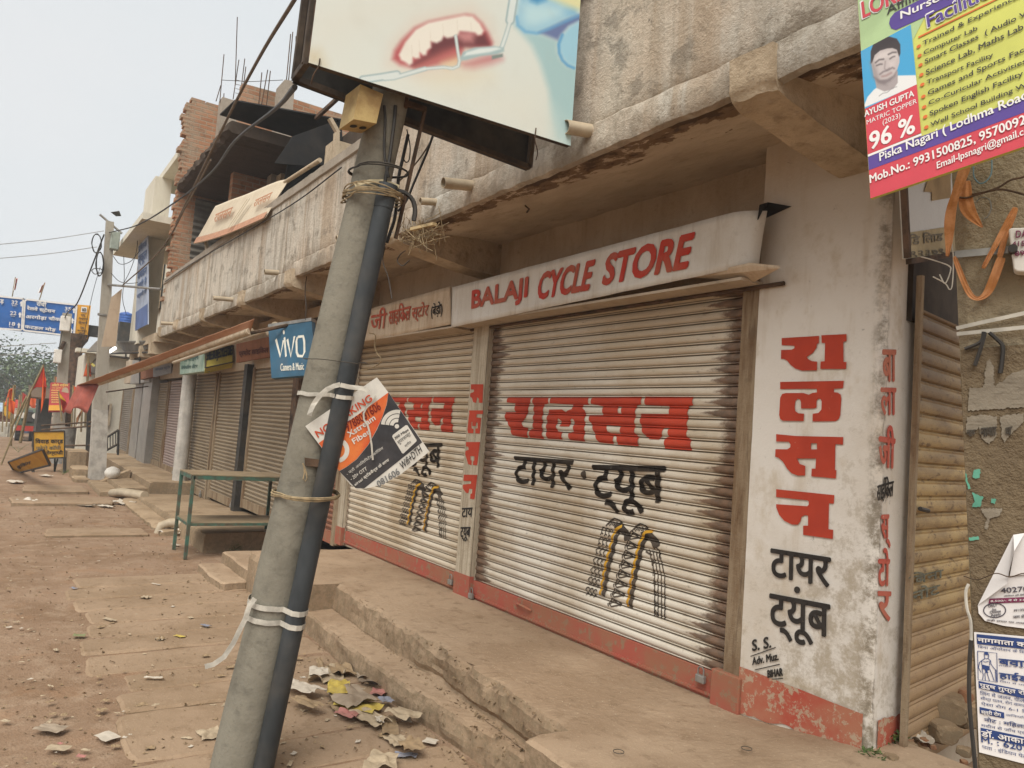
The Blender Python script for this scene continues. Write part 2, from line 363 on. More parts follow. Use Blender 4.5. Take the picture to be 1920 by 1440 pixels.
def pillar_mat():
    g = NG('pillar_distemper', .92, .1); x, y, z = g.xyz()
    a = g.noise(1.3, 6, .62); b = g.noise(4.5, 7, .7, (1, 1, .7), 4); c = g.noise(11, 8, .78, off=9); d = g.noise(48, 5, .8, off=2); e = g.noise(2.2, 5, .6, (3, 3, .35), 6)
    k = g.mix(g.rng(a, .42, .66), 'dbd3c9', 'cdc1b3'); k = g.mix(g.math('MULTIPLY', g.rng(b, .52, .68), .6), k, 'bba992'); k = g.mix(g.math('MULTIPLY', g.rng(e, .56, .7), .4), k, 'b39c80')
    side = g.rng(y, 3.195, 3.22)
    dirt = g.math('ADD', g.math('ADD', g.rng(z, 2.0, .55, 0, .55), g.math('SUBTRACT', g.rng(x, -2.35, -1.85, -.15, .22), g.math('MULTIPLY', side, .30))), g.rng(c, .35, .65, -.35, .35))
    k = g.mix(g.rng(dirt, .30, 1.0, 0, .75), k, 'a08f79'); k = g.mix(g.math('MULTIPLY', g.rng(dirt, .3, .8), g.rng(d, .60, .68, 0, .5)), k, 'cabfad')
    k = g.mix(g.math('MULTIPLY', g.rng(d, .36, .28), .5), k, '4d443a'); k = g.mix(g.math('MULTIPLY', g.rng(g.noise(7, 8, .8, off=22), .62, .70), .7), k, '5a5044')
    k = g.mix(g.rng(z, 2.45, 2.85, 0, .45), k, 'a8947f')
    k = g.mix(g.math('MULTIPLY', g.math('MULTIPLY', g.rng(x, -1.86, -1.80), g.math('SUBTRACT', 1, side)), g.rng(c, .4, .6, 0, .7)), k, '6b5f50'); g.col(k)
    g.bump(g.math('ADD', g.math('MULTIPLY', b, 1.2), g.math('MULTIPLY', d, .6)), .35, .010); g.bump(c, .2, .006); return g.m
M['pillar'] = pillar_mat()
M['wood'] = stained('weathered_post', 'bdaf9b', '8b7965', '5f4d3d', vs=(26, 26, 1.1), amt=.7, patch=.45, bump=.5, black='2d241d', blk=.5)
M['rust'] = stained('rusty_channel', '96826c', '6b4d38', '4a3324', vs=(8, 8, .9), amt=.8, patch=.7, bump=.4, black='2a201a', blk=.6)
def worn_paint(name, c, c2, under, wear=.55, rough=.75, sc=22):
    g = NG(name, rough, .2); n = g.noise(sc, 7, .75); n2 = g.noise(3, 5, .6, off=4)
    k = g.mix(g.rng(n2, .35, .68), c, c2); k = g.mix(g.rng(n, wear, wear + .06, 0, .9), k, under); g.col(k); g.bump(n, .15, .003); return g.m
M['red'] = worn_paint('red_sign_paint', 'b8452f', 'a63c2a', 'b98d78', .66)
M['redwash'] = worn_paint('red_skirting', 'ac4a3b', 'aa6a58', 'b09a84', .52, .9, 20)
M['black'] = worn_paint('black_sign_paint', '2f2a28', '3d3732', '8d8174', .66)
M['blackold'] = worn_paint('faded_black_paint', '3f3732', '57493e', 'a3937f', .62, .8, 30)
M['blackthin'] = worn_paint('thin_black_paint', '453c36', '5a4e45', '9b8d7d', .62, .9, 40)
M['yellowpaint'] = worn_paint('ochre_paint', 'c8992f', 'b8872c', '8d7c52', .7)
M['redbar'] = worn_paint('red_shutter_rail', 'a35546', '96604e', '8b6f5a', .54, .85, 18)

def shutter_mat(name, base, tint, grime, x0, x1, w=.05, tooth=.10, rustc='6a4a33', drip=.5):
    g = NG(name, .62, .35); x, y, z = g.xyz()
    t = g.math('DIVIDE', g.math('SUBTRACT', z, Z0S), PITCH); idx = g.math('FLOOR', t); fr = g.math('SUBTRACT', t, idx)
    d = g.math('MINIMUM', g.math('SUBTRACT', x, x0), g.math('SUBTRACT', x1, x))
    cx = g.t.nodes.new('ShaderNodeCombineXYZ'); g.lk(g.math('MULTIPLY', idx, .30), cx.inputs[0]); g.lk(g.math('MULTIPLY', g.math('GREATER_THAN', g.math('SUBTRACT', x, (x0+x1)/2), 0), 7.3), cx.inputs[1])
    wn = g.t.nodes.new('ShaderNodeTexNoise'); wn.inputs['Scale'].default_value = 1.0; wn.inputs['Detail'].default_value = 3; g.lk(cx.outputs[0], wn.inputs['Vector'])
    half = g.math('SUBTRACT', 1.0, g.math('ABSOLUTE', g.math('SUBTRACT', g.math('MULTIPLY', fr, 2), 1.15)))
    width = g.math('ADD', w, g.math('MULTIPLY', g.rng(wn.outputs[0], .32, .68), g.math('MULTIPLY', half, tooth)))
    width = g.math('ADD', width, g.rng(g.noise(38, 5, .7, (1, 1, 2)), .3, .7, -.02, .025))
    rust = g.rng(g.math('SUBTRACT', d, width), .05, -.035)
    streak = g.noise(2.0, 5, .6, (.9, 1, 22)); blot = g.noise(1.1, 6, .6, off=6); gr = g.noise(45, 4, .7, off=2)
    k = g.mix(g.rng(blot, .38, .66), base, tint); k = g.mix(g.math('MULTIPLY', g.rng(streak, .48, .7), .6), k, tint)
    k = g.mix(g.rng(z, 1.7, 2.45, 0, .55), k, tint)
    rec = g.rng(fr, .07, .0); rec2 = g.rng(fr, .86, .99); line = g.math('MAXIMUM', g.math('MAXIMUM', rec, rec2), g.math('MULTIPLY', g.rng(g.math('ABSOLUTE', g.math('SUBTRACT', fr, .21)), .045, .0), .8))
    k = g.mix(g.math('MULTIPLY', line, .9), k, grime)
    k = g.mix(g.math('MULTIPLY', g.rng(g.noise(11, 6, .72, (1, 1, 3), 8), .58, .70), drip), k, grime)
    k = g.mix(g.math('MULTIPLY', g.rng(gr, .6, .74), .35), k, grime)
    k = g.mix(g.math('MULTIPLY', rust, .88), k, g.mix(g.rng(g.noise(16, 5, .7, off=12), .35, .65), rustc, '47301f'))
    g.col(k); g.bump(gr, .08, .003); return g.m
M['galv'] = simple('galvanised_steel', 'a9a6a0', .45, .3, 6, .08, .3, metal=.6)
M['darkmetal'] = simple('dark_painted_steel', '3a3733', .6, .3, 10, .1, .35)
M['rustmetal'] = simple('rusty_steel', '5d4436', .85, .4, 9, .2, .25, dark='37291f')
M['frame'] = simple('old_hoarding_frame', '54463b', .85, .35, 7, .2, .3, dark='352c26')
M['pvc'] = simple('grey_pvc', 'b9a892', .6, .2, 5, .05, .5, dustc='9b8468')
M['conduit'] = simple('black_pvc_conduit', '404446', .5, .35, 3, .06, .4, dustc='87796a', st=(1, 1, .4))
M['pole'] = stained('pole_concrete', '857f72', '6b665b', '514d46', vs=(3, 3, 4), amt=.55, patch=.6, bump=.3, black='3a3732', blk=.7)
M['farpole'] = stained('far_pole_concrete', '9e968a', '877e71', '6f675b', vs=(3, 3, .8), amt=.5, patch=.4, bump=.3)
M['brick'] = None
M['tinboard'] = stained('painted_tin', 'd8d3ca', 'c2b5a4', 'a08b74', vs=(5, 5, .8), amt=.45, patch=.4, bump=.08, rough=.6, spec=.3, black='6d5c4b', blk=.3)
M['tinold'] = stained('rusted_tin', 'cbb7a0', 'b0937a', '8b6b53', vs=(5, 5, .6), amt=.7, patch=.5, bump=.1, rough=.7, spec=.2, black='5d4636', blk=.4)
M['white'] = simple('white_plastic', 'dcd6cc', .55, .12, 6, .04, .2)
M['paper'] = simple('paper', 'd3c8b8', .9, .2, 20, .1, .25)
M['wirek'] = simple('black_cable', '35322f', .6, .2, 10, .0, .35, dustc='7d6d5c')
M['wirebrown'] = simple('dusty_cable', '6d5a49', .7, .3, 10, .0, .4)
M['twine'] = simple('jute_twine', 'a08a6c', .95, .3, 30, .0)
M['tape'] = simple('white_tape', 'c6bfb2', .9, .25, 14, .05, .3)
M['greenpaint'] = simple('green_table_paint', '3f6657', .65, .3, 10, .1, .45, dark='4d4438')

# ------------------------------------------------------------------ the ground
def gh(x, y):
    h = .028 * nz((x, y, 0), .55) + .012 * nz((x, y, 3), 2.3)
    if -13 < x < 1: h += .006 * nz((x, y, 5), 9)
    if .62 < y < 2.3 and x > -18: h = h * .25 - .004
    else: h -= .006
    if y > 2.5: h = min(h, 0)
    if x > -3: h *= max(0., 1 - (x + 3) / 4)
    return h - max(0., (-x - 24)) * .004
def frange(a, b, s):
    r = []; 
    while a < b - 1e-6: r.append(a); a += s
    return r
xs = [-600, -300, -180, -120, -90, -70, -55] + frange(-45, -14, .6) + frange(-14, -7, .14) + frange(-7, -2, .06) + frange(-2, 2, .4) + [3, 6, 20, 80, 300]
ys = [-300, -120, -60, -30, -15] + frange(-9, -2, .6) + frange(-2, 2.4, .065) + [2.5, 3, 4, 8, 20, 60, 300]
mb = MB(); mb.v = [(x, y, gh(x, y)) for y in ys for x in xs]
nx = len(xs); mb.f = [(j*nx+i, j*nx+i+1, (j+1)*nx+i+1, (j+1)*nx+i) for j in range(len(ys)-1) for i in range(nx-1)]; mb.mi = [0]*len(mb.f)
tag(mb.build('ground', M['dirt'], smooth=True), kind='structure')

def rough_slab(name, x0, x1, y0, y1, z, t, m, seed=0, jit=.03, parent=None, n=14, tilt=(0, 0)):
    """a cast slab with worn edges"""
    out = []
    def e(a, b, k):
        for i in range(k):
            q = i / k; out.append((a[0]+(b[0]-a[0])*q, a[1]+(b[1]-a[1])*q))
    e((x0, y0), (x1, y0), n); e((x1, y0), (x1, y1), n); e((x1, y1), (x0, y1), n); e((x0, y1), (x0, y0), n)
    cx, cy = (x0+x1)/2, (y0+y1)/2; mbs = MB(); P = []
    for i, (x, y) in enumerate(out):
        j = jit * (nz((x, y, seed), 2.1) + .35*nz((x, y, seed), 11)); k = jit * (nz((y, x, seed + 4), 2.3) + .35*nz((x, y, seed + 4), 12))
        hx, hy = abs(x-cx)/abs(x1-cx), abs(y-cy)/abs(y1-cy); r = .05 * max(0, hx + hy - 1.7)
        P.append((x + j - (x-cx)*r*4, y + k - (y-cy)*r*1.5))
    zz = lambda x, y: z + tilt[0]*(x-cx) + tilt[1]*(y-cy) + .006*nz((x, y, seed), 3)
    inn = [(cx+(x-cx)*(1-.02/abs(x1-cx)*1.0), cy+(y-cy)*(1-.02/abs(y1-cy))) for x, y in P]
    N = len(P)
    mbs.v = [(x, y, zz(x, y)-t) for x, y in P] + [(x, y, zz(x, y)-.012-.006*abs(nz((x, y, seed), 20))) for x, y in P] + [(x, y, zz(x, y)) for x, y in inn]
    for k in range(2):
        for i in range(N): mbs.f.append((k*N+i, k*N+(i+1) % N, (k+1)*N+(i+1) % N, (k+1)*N+i))
    mbs.f.append(tuple(range(2*N, 3*N))); mbs.mi = [0]*len(mbs.f)
    return mbs.build(name, m, parent)
sx = [-2.75, -3.14, -3.5, -3.86, -4.5, -4.84, -5.2, -5.64, -6.05, -6.44, -6.86, -7.28, -7.72, -8.2]
for i in range(len(sx)-1):
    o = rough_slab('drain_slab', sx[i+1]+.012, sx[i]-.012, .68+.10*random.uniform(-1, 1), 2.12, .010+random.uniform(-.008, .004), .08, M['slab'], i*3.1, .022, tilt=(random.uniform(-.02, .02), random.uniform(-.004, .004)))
    tag(o, 'dust covered concrete drain slab lying in the row beside the steps', 'drain slab', 'drain cover slabs along the footpath')
for i, (a, b, c, d, z, lab) in enumerate([(-11.25, -10.65, .62, 1.75, .035, 'raised concrete slab across the path before the green table'), (-14.75, -13.9, .3, 1.72, .05, 'long concrete slab with a stepped edge before the far shop steps'),
        (-16.75, -15.7, .5, 1.5, .055, 'worn concrete slab near the yellow sign legs'), (-9.9, -9.2, -.75, .02, .05, 'broken concrete block half buried at the left edge of the path'),
        (-4.55, -3.95, -.65, .02, .03, 'low concrete lump half buried in the dirt at the bottom left')]):
    tag(rough_slab('concrete_slab', a, b, c, d, z, .12, M['slab'], 40+i*2, .05), lab, 'slab')

# ------------------------------------------------------------------ raised pavements in front of the shops
def sweep(mbx, x0, x1, step, prof, jit, seed, back=0, ends=True, fine=0):
    """sweep the (y, z) profile along X, roughened"""
    n = max(2, int(abs(x1-x0)/step)); base = len(mbx.v); m = None
    for i in range(n+1):
        x = x0 + (x1-x0)*i/n; pr = prof(x); m = len(pr)
        for j, (y, z, a) in enumerate(pr):
            mbx.v.append((x + jit*.3*a*nz((x, y, z+seed), 6), y + jit*a*(nz((x, z*2, seed), 4) + .6*nz((x, z, seed+3), 13)), z + jit*.6*a*(nz((x, y, seed+7), 4.5) + .5*nz((x, y, seed), 15)) + fine*(nz((x, y, z), 34)+.7*nz((x, y, z+2), 70))*min(1, a+.15)))
    fs = []
    for i in range(n):
        for j in range(m-1): fs.append((base+i*m+j, base+(i+1)*m+j, base+(i+1)*m+j+1, base+i*m+j+1))
    mbx.f += fs
    if ends: mbx.f += [tuple(base+j for j in range(m)), tuple(base+n*m+j for j in range(m-1, -1, -1))]
    mbx.mi = [0]*len(mbx.f)
def edge_y(x): return 2.37 - .05*min(1, max(0, (x+5.8)/1.2)) - .05*min(1, max(0, (x+4.6)/1.4)) - .05*min(1, max(0, (x+3.2)/.6))
def rise(x, y): 
    k = min(1, max(0, (x+2.5)/.8)); return .09*k*k*(3-2*k)
def dens_fixed(prof, h):
    base = prof(-4.0); ns_ = [max(1, min(12, int(math.hypot(b[0]-a[0], b[1]-a[1])/h))) for a, b in zip(base, base[1:])]
    def f(x):
        P = prof(x); out = []
        for (p, q, n) in zip(P, P[1:], ns_):
            for i in range(n): t = i/n; out.append(tuple(u+(v-u)*t for u, v in zip(p, q)))
        return out + [P[-1]]
    return f
mb = MB()
sweep(mb, -7.35, -5.80, .05, lambda x: [(2.10, -.1, .2), (2.10, .16, 1), (2.105, .30, 1), (2.13, .345, 1), (2.2, .352, .5), (2.5, .35, .3), (2.9, .352, .2), (3.3, .352, .1), (3.3, -.1, 0)], .022, 1)
def pr1(x):
    e = edge_y(x); r = rise(x, 3); w = min(1, max(0, (x+4.9)/1.0))
    b = 1.5*max(0, nz((x, 9, 0), 2.6))*w; c = 1.4*max(0, nz((x, 3, 0), 7)); 
    return [(e-.01, .1, .3), (e-.005+.03*w+.05*b, .17, 1), (e+.004+.05*b, .23-.03*w, 1.2), (e+.002+.07*b, .29-.04*w-.05*b, 1.3), (e+.004+.03*b+.03*c, .327-.02*w-.05*b, 1.0), (e+.022+.05*c+.05*b, .345-.01*b, .9), (e+.05+.05*b, .349, .9), (e+.11, .35, .9), (e+.25, .35+r*.2, .5), (2.8, .352+r*.5, .35), (3.05, .352+r*.8, .25), (3.4, .352+r, .15), (3.4, -.1, 0)]
sweep(mb, -5.80, -.6, .016, dens_fixed(pr1, .02), .016, 2, fine=.0045)
def pr2(x):
    e = edge_y(x); w = min(1, max(0, (x+4.4)/.8)); f = 2.14 + .03*math.sin(x*1.7)
    c = max(0, nz((x, 31, 0), 5)); b = max(0, nz((x, 17, 0), 2.2))*w
    return [(f, -.1, .2), (f-.002, .03, 1.2), (f+.03*b, .08, 1.3), (f+.003+.05*b, .125-.03*b, 1.0), (f+.012+.03*c+.03*b, .143-.02*b, .9), (f+.035+.02*c, .148, .8), (f+.10, .15, .7), (e-.02, .155, .5), (e+.06, .155, 0)]
sweep(mb, -5.84, -2.62, .016, dens_fixed(pr2, .02), .013, 4, fine=.0045)
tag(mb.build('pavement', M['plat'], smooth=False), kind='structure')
# chunky concrete corner beside the lower step, and a block beside the left end
o = tag(rough_slab('pavement', -2.62, -1.55, 1.98, 2.5, .375, .5, M['plat'], 77, .05), kind='structure')
o = tag(rough_slab('pavement', -8.35, -7.30, 2.10, 3.3, .19, .4, M['plat'], 79, .03), kind='structure')
o = tag(rough_slab('pavement', -8.3, -7.32, 1.86, 2.12, .08, .3, M['plat'], 81, .03), kind='structure')
mb = MB()
sweep(mb, -15.0, -9.35, .1, lambda x: [(2.14, -.1, .2), (2.14, .07+.018*(x+15), 1), (2.16, .10+.021*(x+15), 1), (2.24, .105+.022*(x+15), .5), (2.8, .1+.024*(x+15), .3), (3.3, .08+.03*(x+15), .2), (3.3, -.1, 0)], .022, 6)
sweep(mb, -14.6, -10.7, .12, lambda x: [(1.9, -.1, .2), (1.9, .03, 1), (1.94, .055, 1), (2.05, .06, .5), (2.18, .06, .2), (2.18, -.1, 0)], .03, 8)
sweep(mb, -24, -15.15, .15, lambda x: [(2.42, -.1, .2), (2.42, .2, 1), (2.43, .285, 1), (2.48, .3, .6), (2.8, .3, .3), (3.4, .3, .2), (3.4, -.1, 0)], .016, 9)
sweep(mb, -17.9, -15.25, .12, lambda x: [(1.98, -.1, .2), (1.98, .12, 1), (2.0, .165, 1), (2.08, .17, .5), (2.43, .17, .2), (2.43, -.1, 0)], .016, 10)
sweep(mb, -17.8, -15.4, .12, lambda x: [(1.66, -.1, .2), (1.66, .04, 1), (1.68, .075, 1), (1.76, .08, .5), (2.0, .08, .2), (2.0, -.1, 0)], .016, 11)
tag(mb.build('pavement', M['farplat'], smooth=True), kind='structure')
# ------------------------------------------------------------------ the long shop building
B = thing('shop_building', 'long two storey shop building with stained balcony parapet, roller shutters and white corner pillar', 'building', (-7, 3.3, 0))
YP = 2.40
def zb(x): return 3.13 + .010*nz((x, 0, 0), 1.4) + .010*nz((x, 0, 0), 9) - (.075 if x < -7.75 else 0) - (.03 if x < -12 else 0)
mb = MB()
def prp(x):
    z0 = zb(x); r = .016
    n1, n2 = nz((x, 0, 1), 4), nz((x, 1, 1), 11)
    P = [(2.56, z0+.10, .2), (2.50, z0+.04, .5), (2.44, z0, .8), (2.402, z0+.006, .9), (2.392+.005*n1, z0+.035, 1), (2.392+.004*n2, z0+.10, 1), (2.394+.003*n1, z0+.155, .8), (2.408, z0+.168, .9), (2.402, z0+.182, .8)]
    for k in range(1, 12): P.append((2.40 + .005*nz((x, k*.4, 3), .8), z0+.182 + (4.06-z0-.182)*k/12, .10))
    return P + [(2.40, 4.055, .4), (2.38, 4.065, .6), (2.378, 4.15, .8), (2.40, 4.165, .6), (2.52, 4.165, .3), (2.54, 4.06, .2), (2.54, 3.3, 0)]
sweep(mb, -15.75, 1.6, .03, prp, .009, 20, fine=.0035)
nprof = len(prp(0)); nseg = (len(mb.v)//nprof) - 1
for i in range(nseg):
    for j in range(nprof-1):
        if j >= 20 and j <= 24: mb.mi[i*(nprof-1)+j] = 1
mb.build('balcony_wall', [M['para'], M['cap']], B, True)
mb = MB()
def sof(u, v):
    x = -15.75 + 17.35*u; y = 2.45 + .95*v
    z = zb(x) + .05 + (.07*min(1, v*1.4)) + (.03 if x < -7.75 else 0)
    return (x, y, z + .006*nz((x, y, 0), 3) + .004*nz((x, y, 2), 11))
mb.grid(sof, 260, 20); mb.f = [f[::-1] for f in mb.f]
mb.build('balcony_underside', M['soffit'], B, True)
def dens2(prof):
    def f(x):
        P = prof(x); out = []
        for p, q in zip(P, P[1:]):
            for i in range(5): t = i/5; out.append(tuple(u+(v-u)*t for u, v in zip(p, q)))
        return out + [P[-1]]
    return f
for bx, w in ((-1.93, .21), (-5.35, .22), (-7.80, .24), (-9.72, .26), (-11.95, .22), (-14.0, .24), (-15.62, .24)):
    mb = MB()
    def prb(x, bx=bx):
        lo = -.03 if bx > -7 else -.09
        return [(2.36, 3.30+lo, .3), (2.375, 3.16+lo, 1.2), (2.40, 3.12+lo, 1.4), (2.47, 3.10+lo, 1.0), (2.75, 3.06+lo, .5), (3.05, 3.02+lo, .3), (3.40, 2.995+lo, .2), (3.40, 3.34, 0)]
    sweep(mb, bx-w/2, bx+w/2, .02, dens2(prb), .022, bx, fine=.004); outward(mb.build('bracket', M['bracket'], B, True))
mb = MB(); mb.box(-15.7, -1.80, 3.36, 3.55, 2.42, 3.32); mb.build('lintel_wall', M['wall'], B)
mb = MB(); mb.box(-27, -2.6, 3.9, 4.0, -.2, 3.3); mb.build('inner_wall', M['darkmetal'], B)

# drain spouts sticking out of the parapet
for (px, py, L, r, dz) in ((1083, 238, .17, .036, -.01), (858, 341, .22, .036, -.02), (802, 375, .13, .026, -.01), (641, 447, .12, .028, 0), (508, 510, .16, .03, 0), (418, 560, .26, .03, 0), (313, 606, .22, .03, 0)):
    p = at(px, py, Y=2.40 - L*.5); mb = MB(); mb.pipe((p.x-.03*L, 2.41-L, p.z-.01+dz), (p.x+.01, 2.50, p.z+.015), r, .004, 18)
    mb.build('drain_spout', M['pvc'], B, True)

# corner pillar -------------------------------------------------------------
PF, PXR, PXL = 3.18, -1.78, -2.46
mb = MB()
def pf(u, v):
    x = PXL + (PXR-PXL)*u; z = .25 + 3.02*v
    d = .003*nz((x, 0, z), 2.5) + .0015*nz((x, 0, z), 12)
    e = max(0, (u-.93)/.07); chip = max(0, nz((0, 0, z), 7) + .3*nz((3, 0, z), 19))
    return (x - .02*e*chip, PF + d + e*e*.02*(1+chip), z)
mb.grid(pf, 30, 120)
def ps(u, v):
    y = PF + .02 + .26*u; z = .25 + 3.02*v
    return (PXR + .002*nz((0, y, z), 4) - (.012*max(0, nz((0, 0, z), 7))*(1-u)**6), y, z)
mb.grid(ps, 12, 120); mb.box(PXL, PXR-.03, PF+.05, 3.46, .2, 3.27)
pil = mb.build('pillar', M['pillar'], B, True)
PN = Vector((0, -1, 0)); PP = Vector((0, PF - .0055, 0)); pfl = (PP, PN); psl = (Vector((PXR + .0045, 0, 0)), Vector((1, 0, 0)))
def flat(name, loops_list, m, parent, pl, lift=0):
    mbx = MB()
    for loops in loops_list: mbx.tess([[at(*p, pl=pl) for p in l] for l in loops])
    return mbx.build(name, m, parent)
M['fadedred'] = worn_paint('faded_red_paint', 'b9574a', 'b3685a', 'c9b7a4', .62); ZA = (.27778, 1340, 600); ZB = (.305556, 1320, 1000)
L_ra = [[(452,122),(706,107),(703,156),(690,160),(687,187),(662,222),(620,250),(634,266),(655,277),(692,281),(690,340),(590,342),(545,328),(512,303),(490,275),(466,262),(447,262),(448,203),(520,200),(538,190),(538,174),(452,170)]]
L_aa = [[(720,103),(890,95),(890,143),(868,147),(870,283),(890,283),(886,330),(713,330),(715,280),(742,278),(745,155),(722,155)]]
L_la = [[(442,418),(872,410),(866,460),(805,465),(805,487),(830,490),(850,503),(855,530),(848,640),(838,668),(815,683),(660,685),(662,632),(700,628),(720,605),(722,550),(715,534),(700,530),(688,545),(688,590),(672,597),(583,597),(582,550),(575,536),(560,532),(545,545),(540,590),(545,615),(565,630),(603,632),(600,682),(460,680),(442,668),(435,640),(442,525),(455,500),(480,493),(600,493),(635,505),(660,492),(690,488),(690,464),(442,466)]]
L_sa = [[(415,770),(550,783),(868,790),(866,842),(815,838),(812,1012),(822,1014),(818,1070),(652,1055),(655,1003),(680,1003),(684,935),(555,935),(575,972),(612,985),(610,1050),(560,1050),(520,1035),(490,1005),(460,955),(430,930),(408,922),(410,872),(490,873),(510,860),(512,840),(500,822),(415,820)], [(650,832),(690,832),(690,873),(650,873)]]
L_na = [[(415,1142),(808,1182),(804,1240),(772,1238),(768,1412),(800,1416),(797,1478),(597,1450),(597,1388),(630,1388),(630,1320),(605,1318),(585,1330),(578,1360),(560,1382),(520,1380),(470,1355),(435,1315),(415,1265),(415,1243),(625,1257),(635,1245),(635,1225),(625,1217),(415,1195)]]
flat('painted_lettering', [[zt(l, *ZA) for l in L] for L in (L_ra, L_aa, L_la, L_sa, L_na)], M['red'], pil, pfl)
mb = MB()
def tz(mb, s, bl, br, tl, z, pl, bold=.03, **k): text_px(mb, s, *zt([bl, br, tl], *z), bold=bold, pl=pl, n=pl[1], **k)
tz(mb, 'टायर', (408,262), (772,332), (412,96), ZB, pfl, .030, eps=.0003)
mb.build('painted_lettering', M['black'], pil); mb = MB(); tz(mb, 'ट्यूब', (400,632), (768,722), (405,372), ZB, pfl, .020, eps=.0003)
mb.disc(at(*zt([(571,347)], *ZB)[0], pl=pfl), at(*zt([(590,350)], *ZB)[0], pl=pfl)-at(*zt([(571,347)], *ZB)[0], pl=pfl), Vector((0, 0, .016)))
mb.build('painted_lettering', M['black'], pil); mb = MB(); tz(mb, 'S. S.', (298,722), (412,700), (296,655), ZB, pfl, .04); tz(mb, 'Adv. Muz.', (298,808), (458,776), (296,762), ZB, pfl, .04); tz(mb, 'BIHAR', (392,885), (484,872), (390,840), ZB, pfl, .05)
for a, b in (((285,755),(440,700)), ((312,838),(465,803)), ((418,895),(485,890))):
    A, Bq = [at(*p, pl=pfl) for p in zt([a, b], *ZB)]; mb.stroke([A, Bq], .004, PN)
mb.build('painted_lettering', M['black'], pil)
mb = MB()
tz(mb, 'बा', (1133,412), (1222,410), (1133,204), ZA, psl, .035, eps=.0003); mb.build('painted_lettering', M['fadedred'], pil); mb = MB(); tz(mb, 'ला', (1120,640), (1222,640), (1121,460), ZA, psl, .035, eps=.0003); mb.build('painted_lettering', M['fadedred'], pil); mb = MB(); tz(mb, 'जी', (1105,985), (1212,998), (1112,705), ZA, psl, .03, eps=.0003)
ZC = (.33333, 1620, 960)
mb.build('painted_lettering', M['fadedred'], pil); mb = MB(); tz(mb, 'स्', (96,205), (146,200), (97,20), ZC, psl, .03); mb.build('painted_lettering', M['fadedred'], pil); mb = MB(); tz(mb, 'टो', (78,412), (140,412), (82,205), ZC, psl, .03); mb.build('painted_lettering', M['fadedred'], pil); mb = MB(); tz(mb, 'र', (78,612), (150,612), (78,448), ZC, psl, .03)
mb.build('painted_lettering', M['fadedred'], pil)
mb = MB(); tz(mb, 'साईकिल', (1090,1240), (1200,1205), (1100,1075), ZA, psl, .015); mb.build('painted_lettering', M['black'], pil)
# red skirting painted round the foot of the pillar
mb = MB()
def sk(u, v):
    x = PXL + .0 + (PXR-.03-PXL)*u; zt_ = .585 + .012*nz((x, 0, 0), 3) - .015*u; zl = .36 + .05*u + .02*nz((x, 5, 0), 8)
    return (x, PF-.0052 + .003*nz((x, 0, zl+(zt_-zl)*v), 2.5), zl + (zt_-zl)*v)
mb.grid(sk, 40, 10); mb.build('red_skirting', M['redwash'], pil)
mb = MB(); mb.grid(lambda u, v: (PXR+.007, PF+.05+.19*u, .42+.13*v+.01*nz((0, u, 0), 6)), 8, 4); mb.build('red_skirting', M['redwash'], pil)

# roller shutters ------------------------------------------------------------
PT = [(0, .008), (.03, -.001), (.09, -.005), (.16, -.004), (.20, .002), (.235, -.002), (.31, -.008), (.42, -.012), (.55, -.0135), (.70, -.0125), (.84, -.009), (.94, -.004), (.975, .004), (1, .008)]
def prof(z):
    t = (z - Z0S) / PITCH; t -= math.floor(t)
    for (a, p), (b, q) in zip(PT, PT[1:]):
        if t <= b: return p + (q-p)*(t-a)/(b-a)
    return PT[-1][1]
def zbreaks(z0, z1):
    k0 = math.floor((z0-Z0S)/PITCH); out = []
    while True:
        for t, _ in PT[:-1]:
            z = Z0S + (k0+t)*PITCH
            if z > z1: return out
            if z > z0 + 1e-4: out.append(z)
        k0 += 1
def shutter(x0, x1, z0, z1, m, name='roller_shutter', sag=.007):
    zs = [z0] + zbreaks(z0, z1) + [z1]; nxx = 7; mbx = MB()
    mbx.v = [(x0+(x1-x0)*i/nxx, F+prof(z)+max(-.0028, min(.0028, sag*nz((x0+(x1-x0)*i/nxx, 0, z*3), 2))), z) for z in zs for i in range(nxx+1)]
    mbx.f = [(j*(nxx+1)+i, j*(nxx+1)+i+1, (j+1)*(nxx+1)+i+1, (j+1)*(nxx+1)+i) for j in range(len(zs)-1) for i in range(nxx)]; mbx.mi = [0]*len(mbx.f)
    return mbx.build(name, m, B)
def on_slats(mbx, name, m, parent, lift=.0048):
    """lay flat lettering, drawn on the plane Y = F, over the slats"""
    bm = bmesh.new(); vs = [bm.verts.new((p[0], 0, p[2])) for p in mbx.v]
    for f in mbx.f:
        try: bm.faces.new([vs[i] for i in f])
        except ValueError: pass
    zz = [v.co.z for v in bm.verts]
    for z in zbreaks(min(zz), max(zz)):
        bmesh.ops.bisect_plane(bm, geom=bm.verts[:] + bm.edges[:] + bm.faces[:], dist=1e-6, plane_co=(0, 0, z), plane_no=(0, 0, 1))
    for v in bm.verts: v.co.y = F + prof(v.co.z) - lift
    me = bpy.data.meshes.new(name); bm.to_mesh(me); bm.free(); me.materials.append(m)
    o = bpy.data.objects.new(name, me); COL.objects.link(o); o.parent = parent; o.location = -(parent.location + parent.parent.location); return o
M['sh1'] = shutter_mat('old_white_shutter', 'd6ccbd', 'b5a28b', '4f3d2e', -5.05, -2.57, .085, .20)
M['sh2'] = shutter_mat('old_cream_shutter', 'd0c2ae', 'b09a80', '55432f', -7.72, -5.27, .01, .06, drip=.45)
s1 = shutter(-5.10, -2.54, .33, 2.54, M['sh1']); s2 = shutter(-7.72, -5.25, .33, 2.54, M['sh2'])
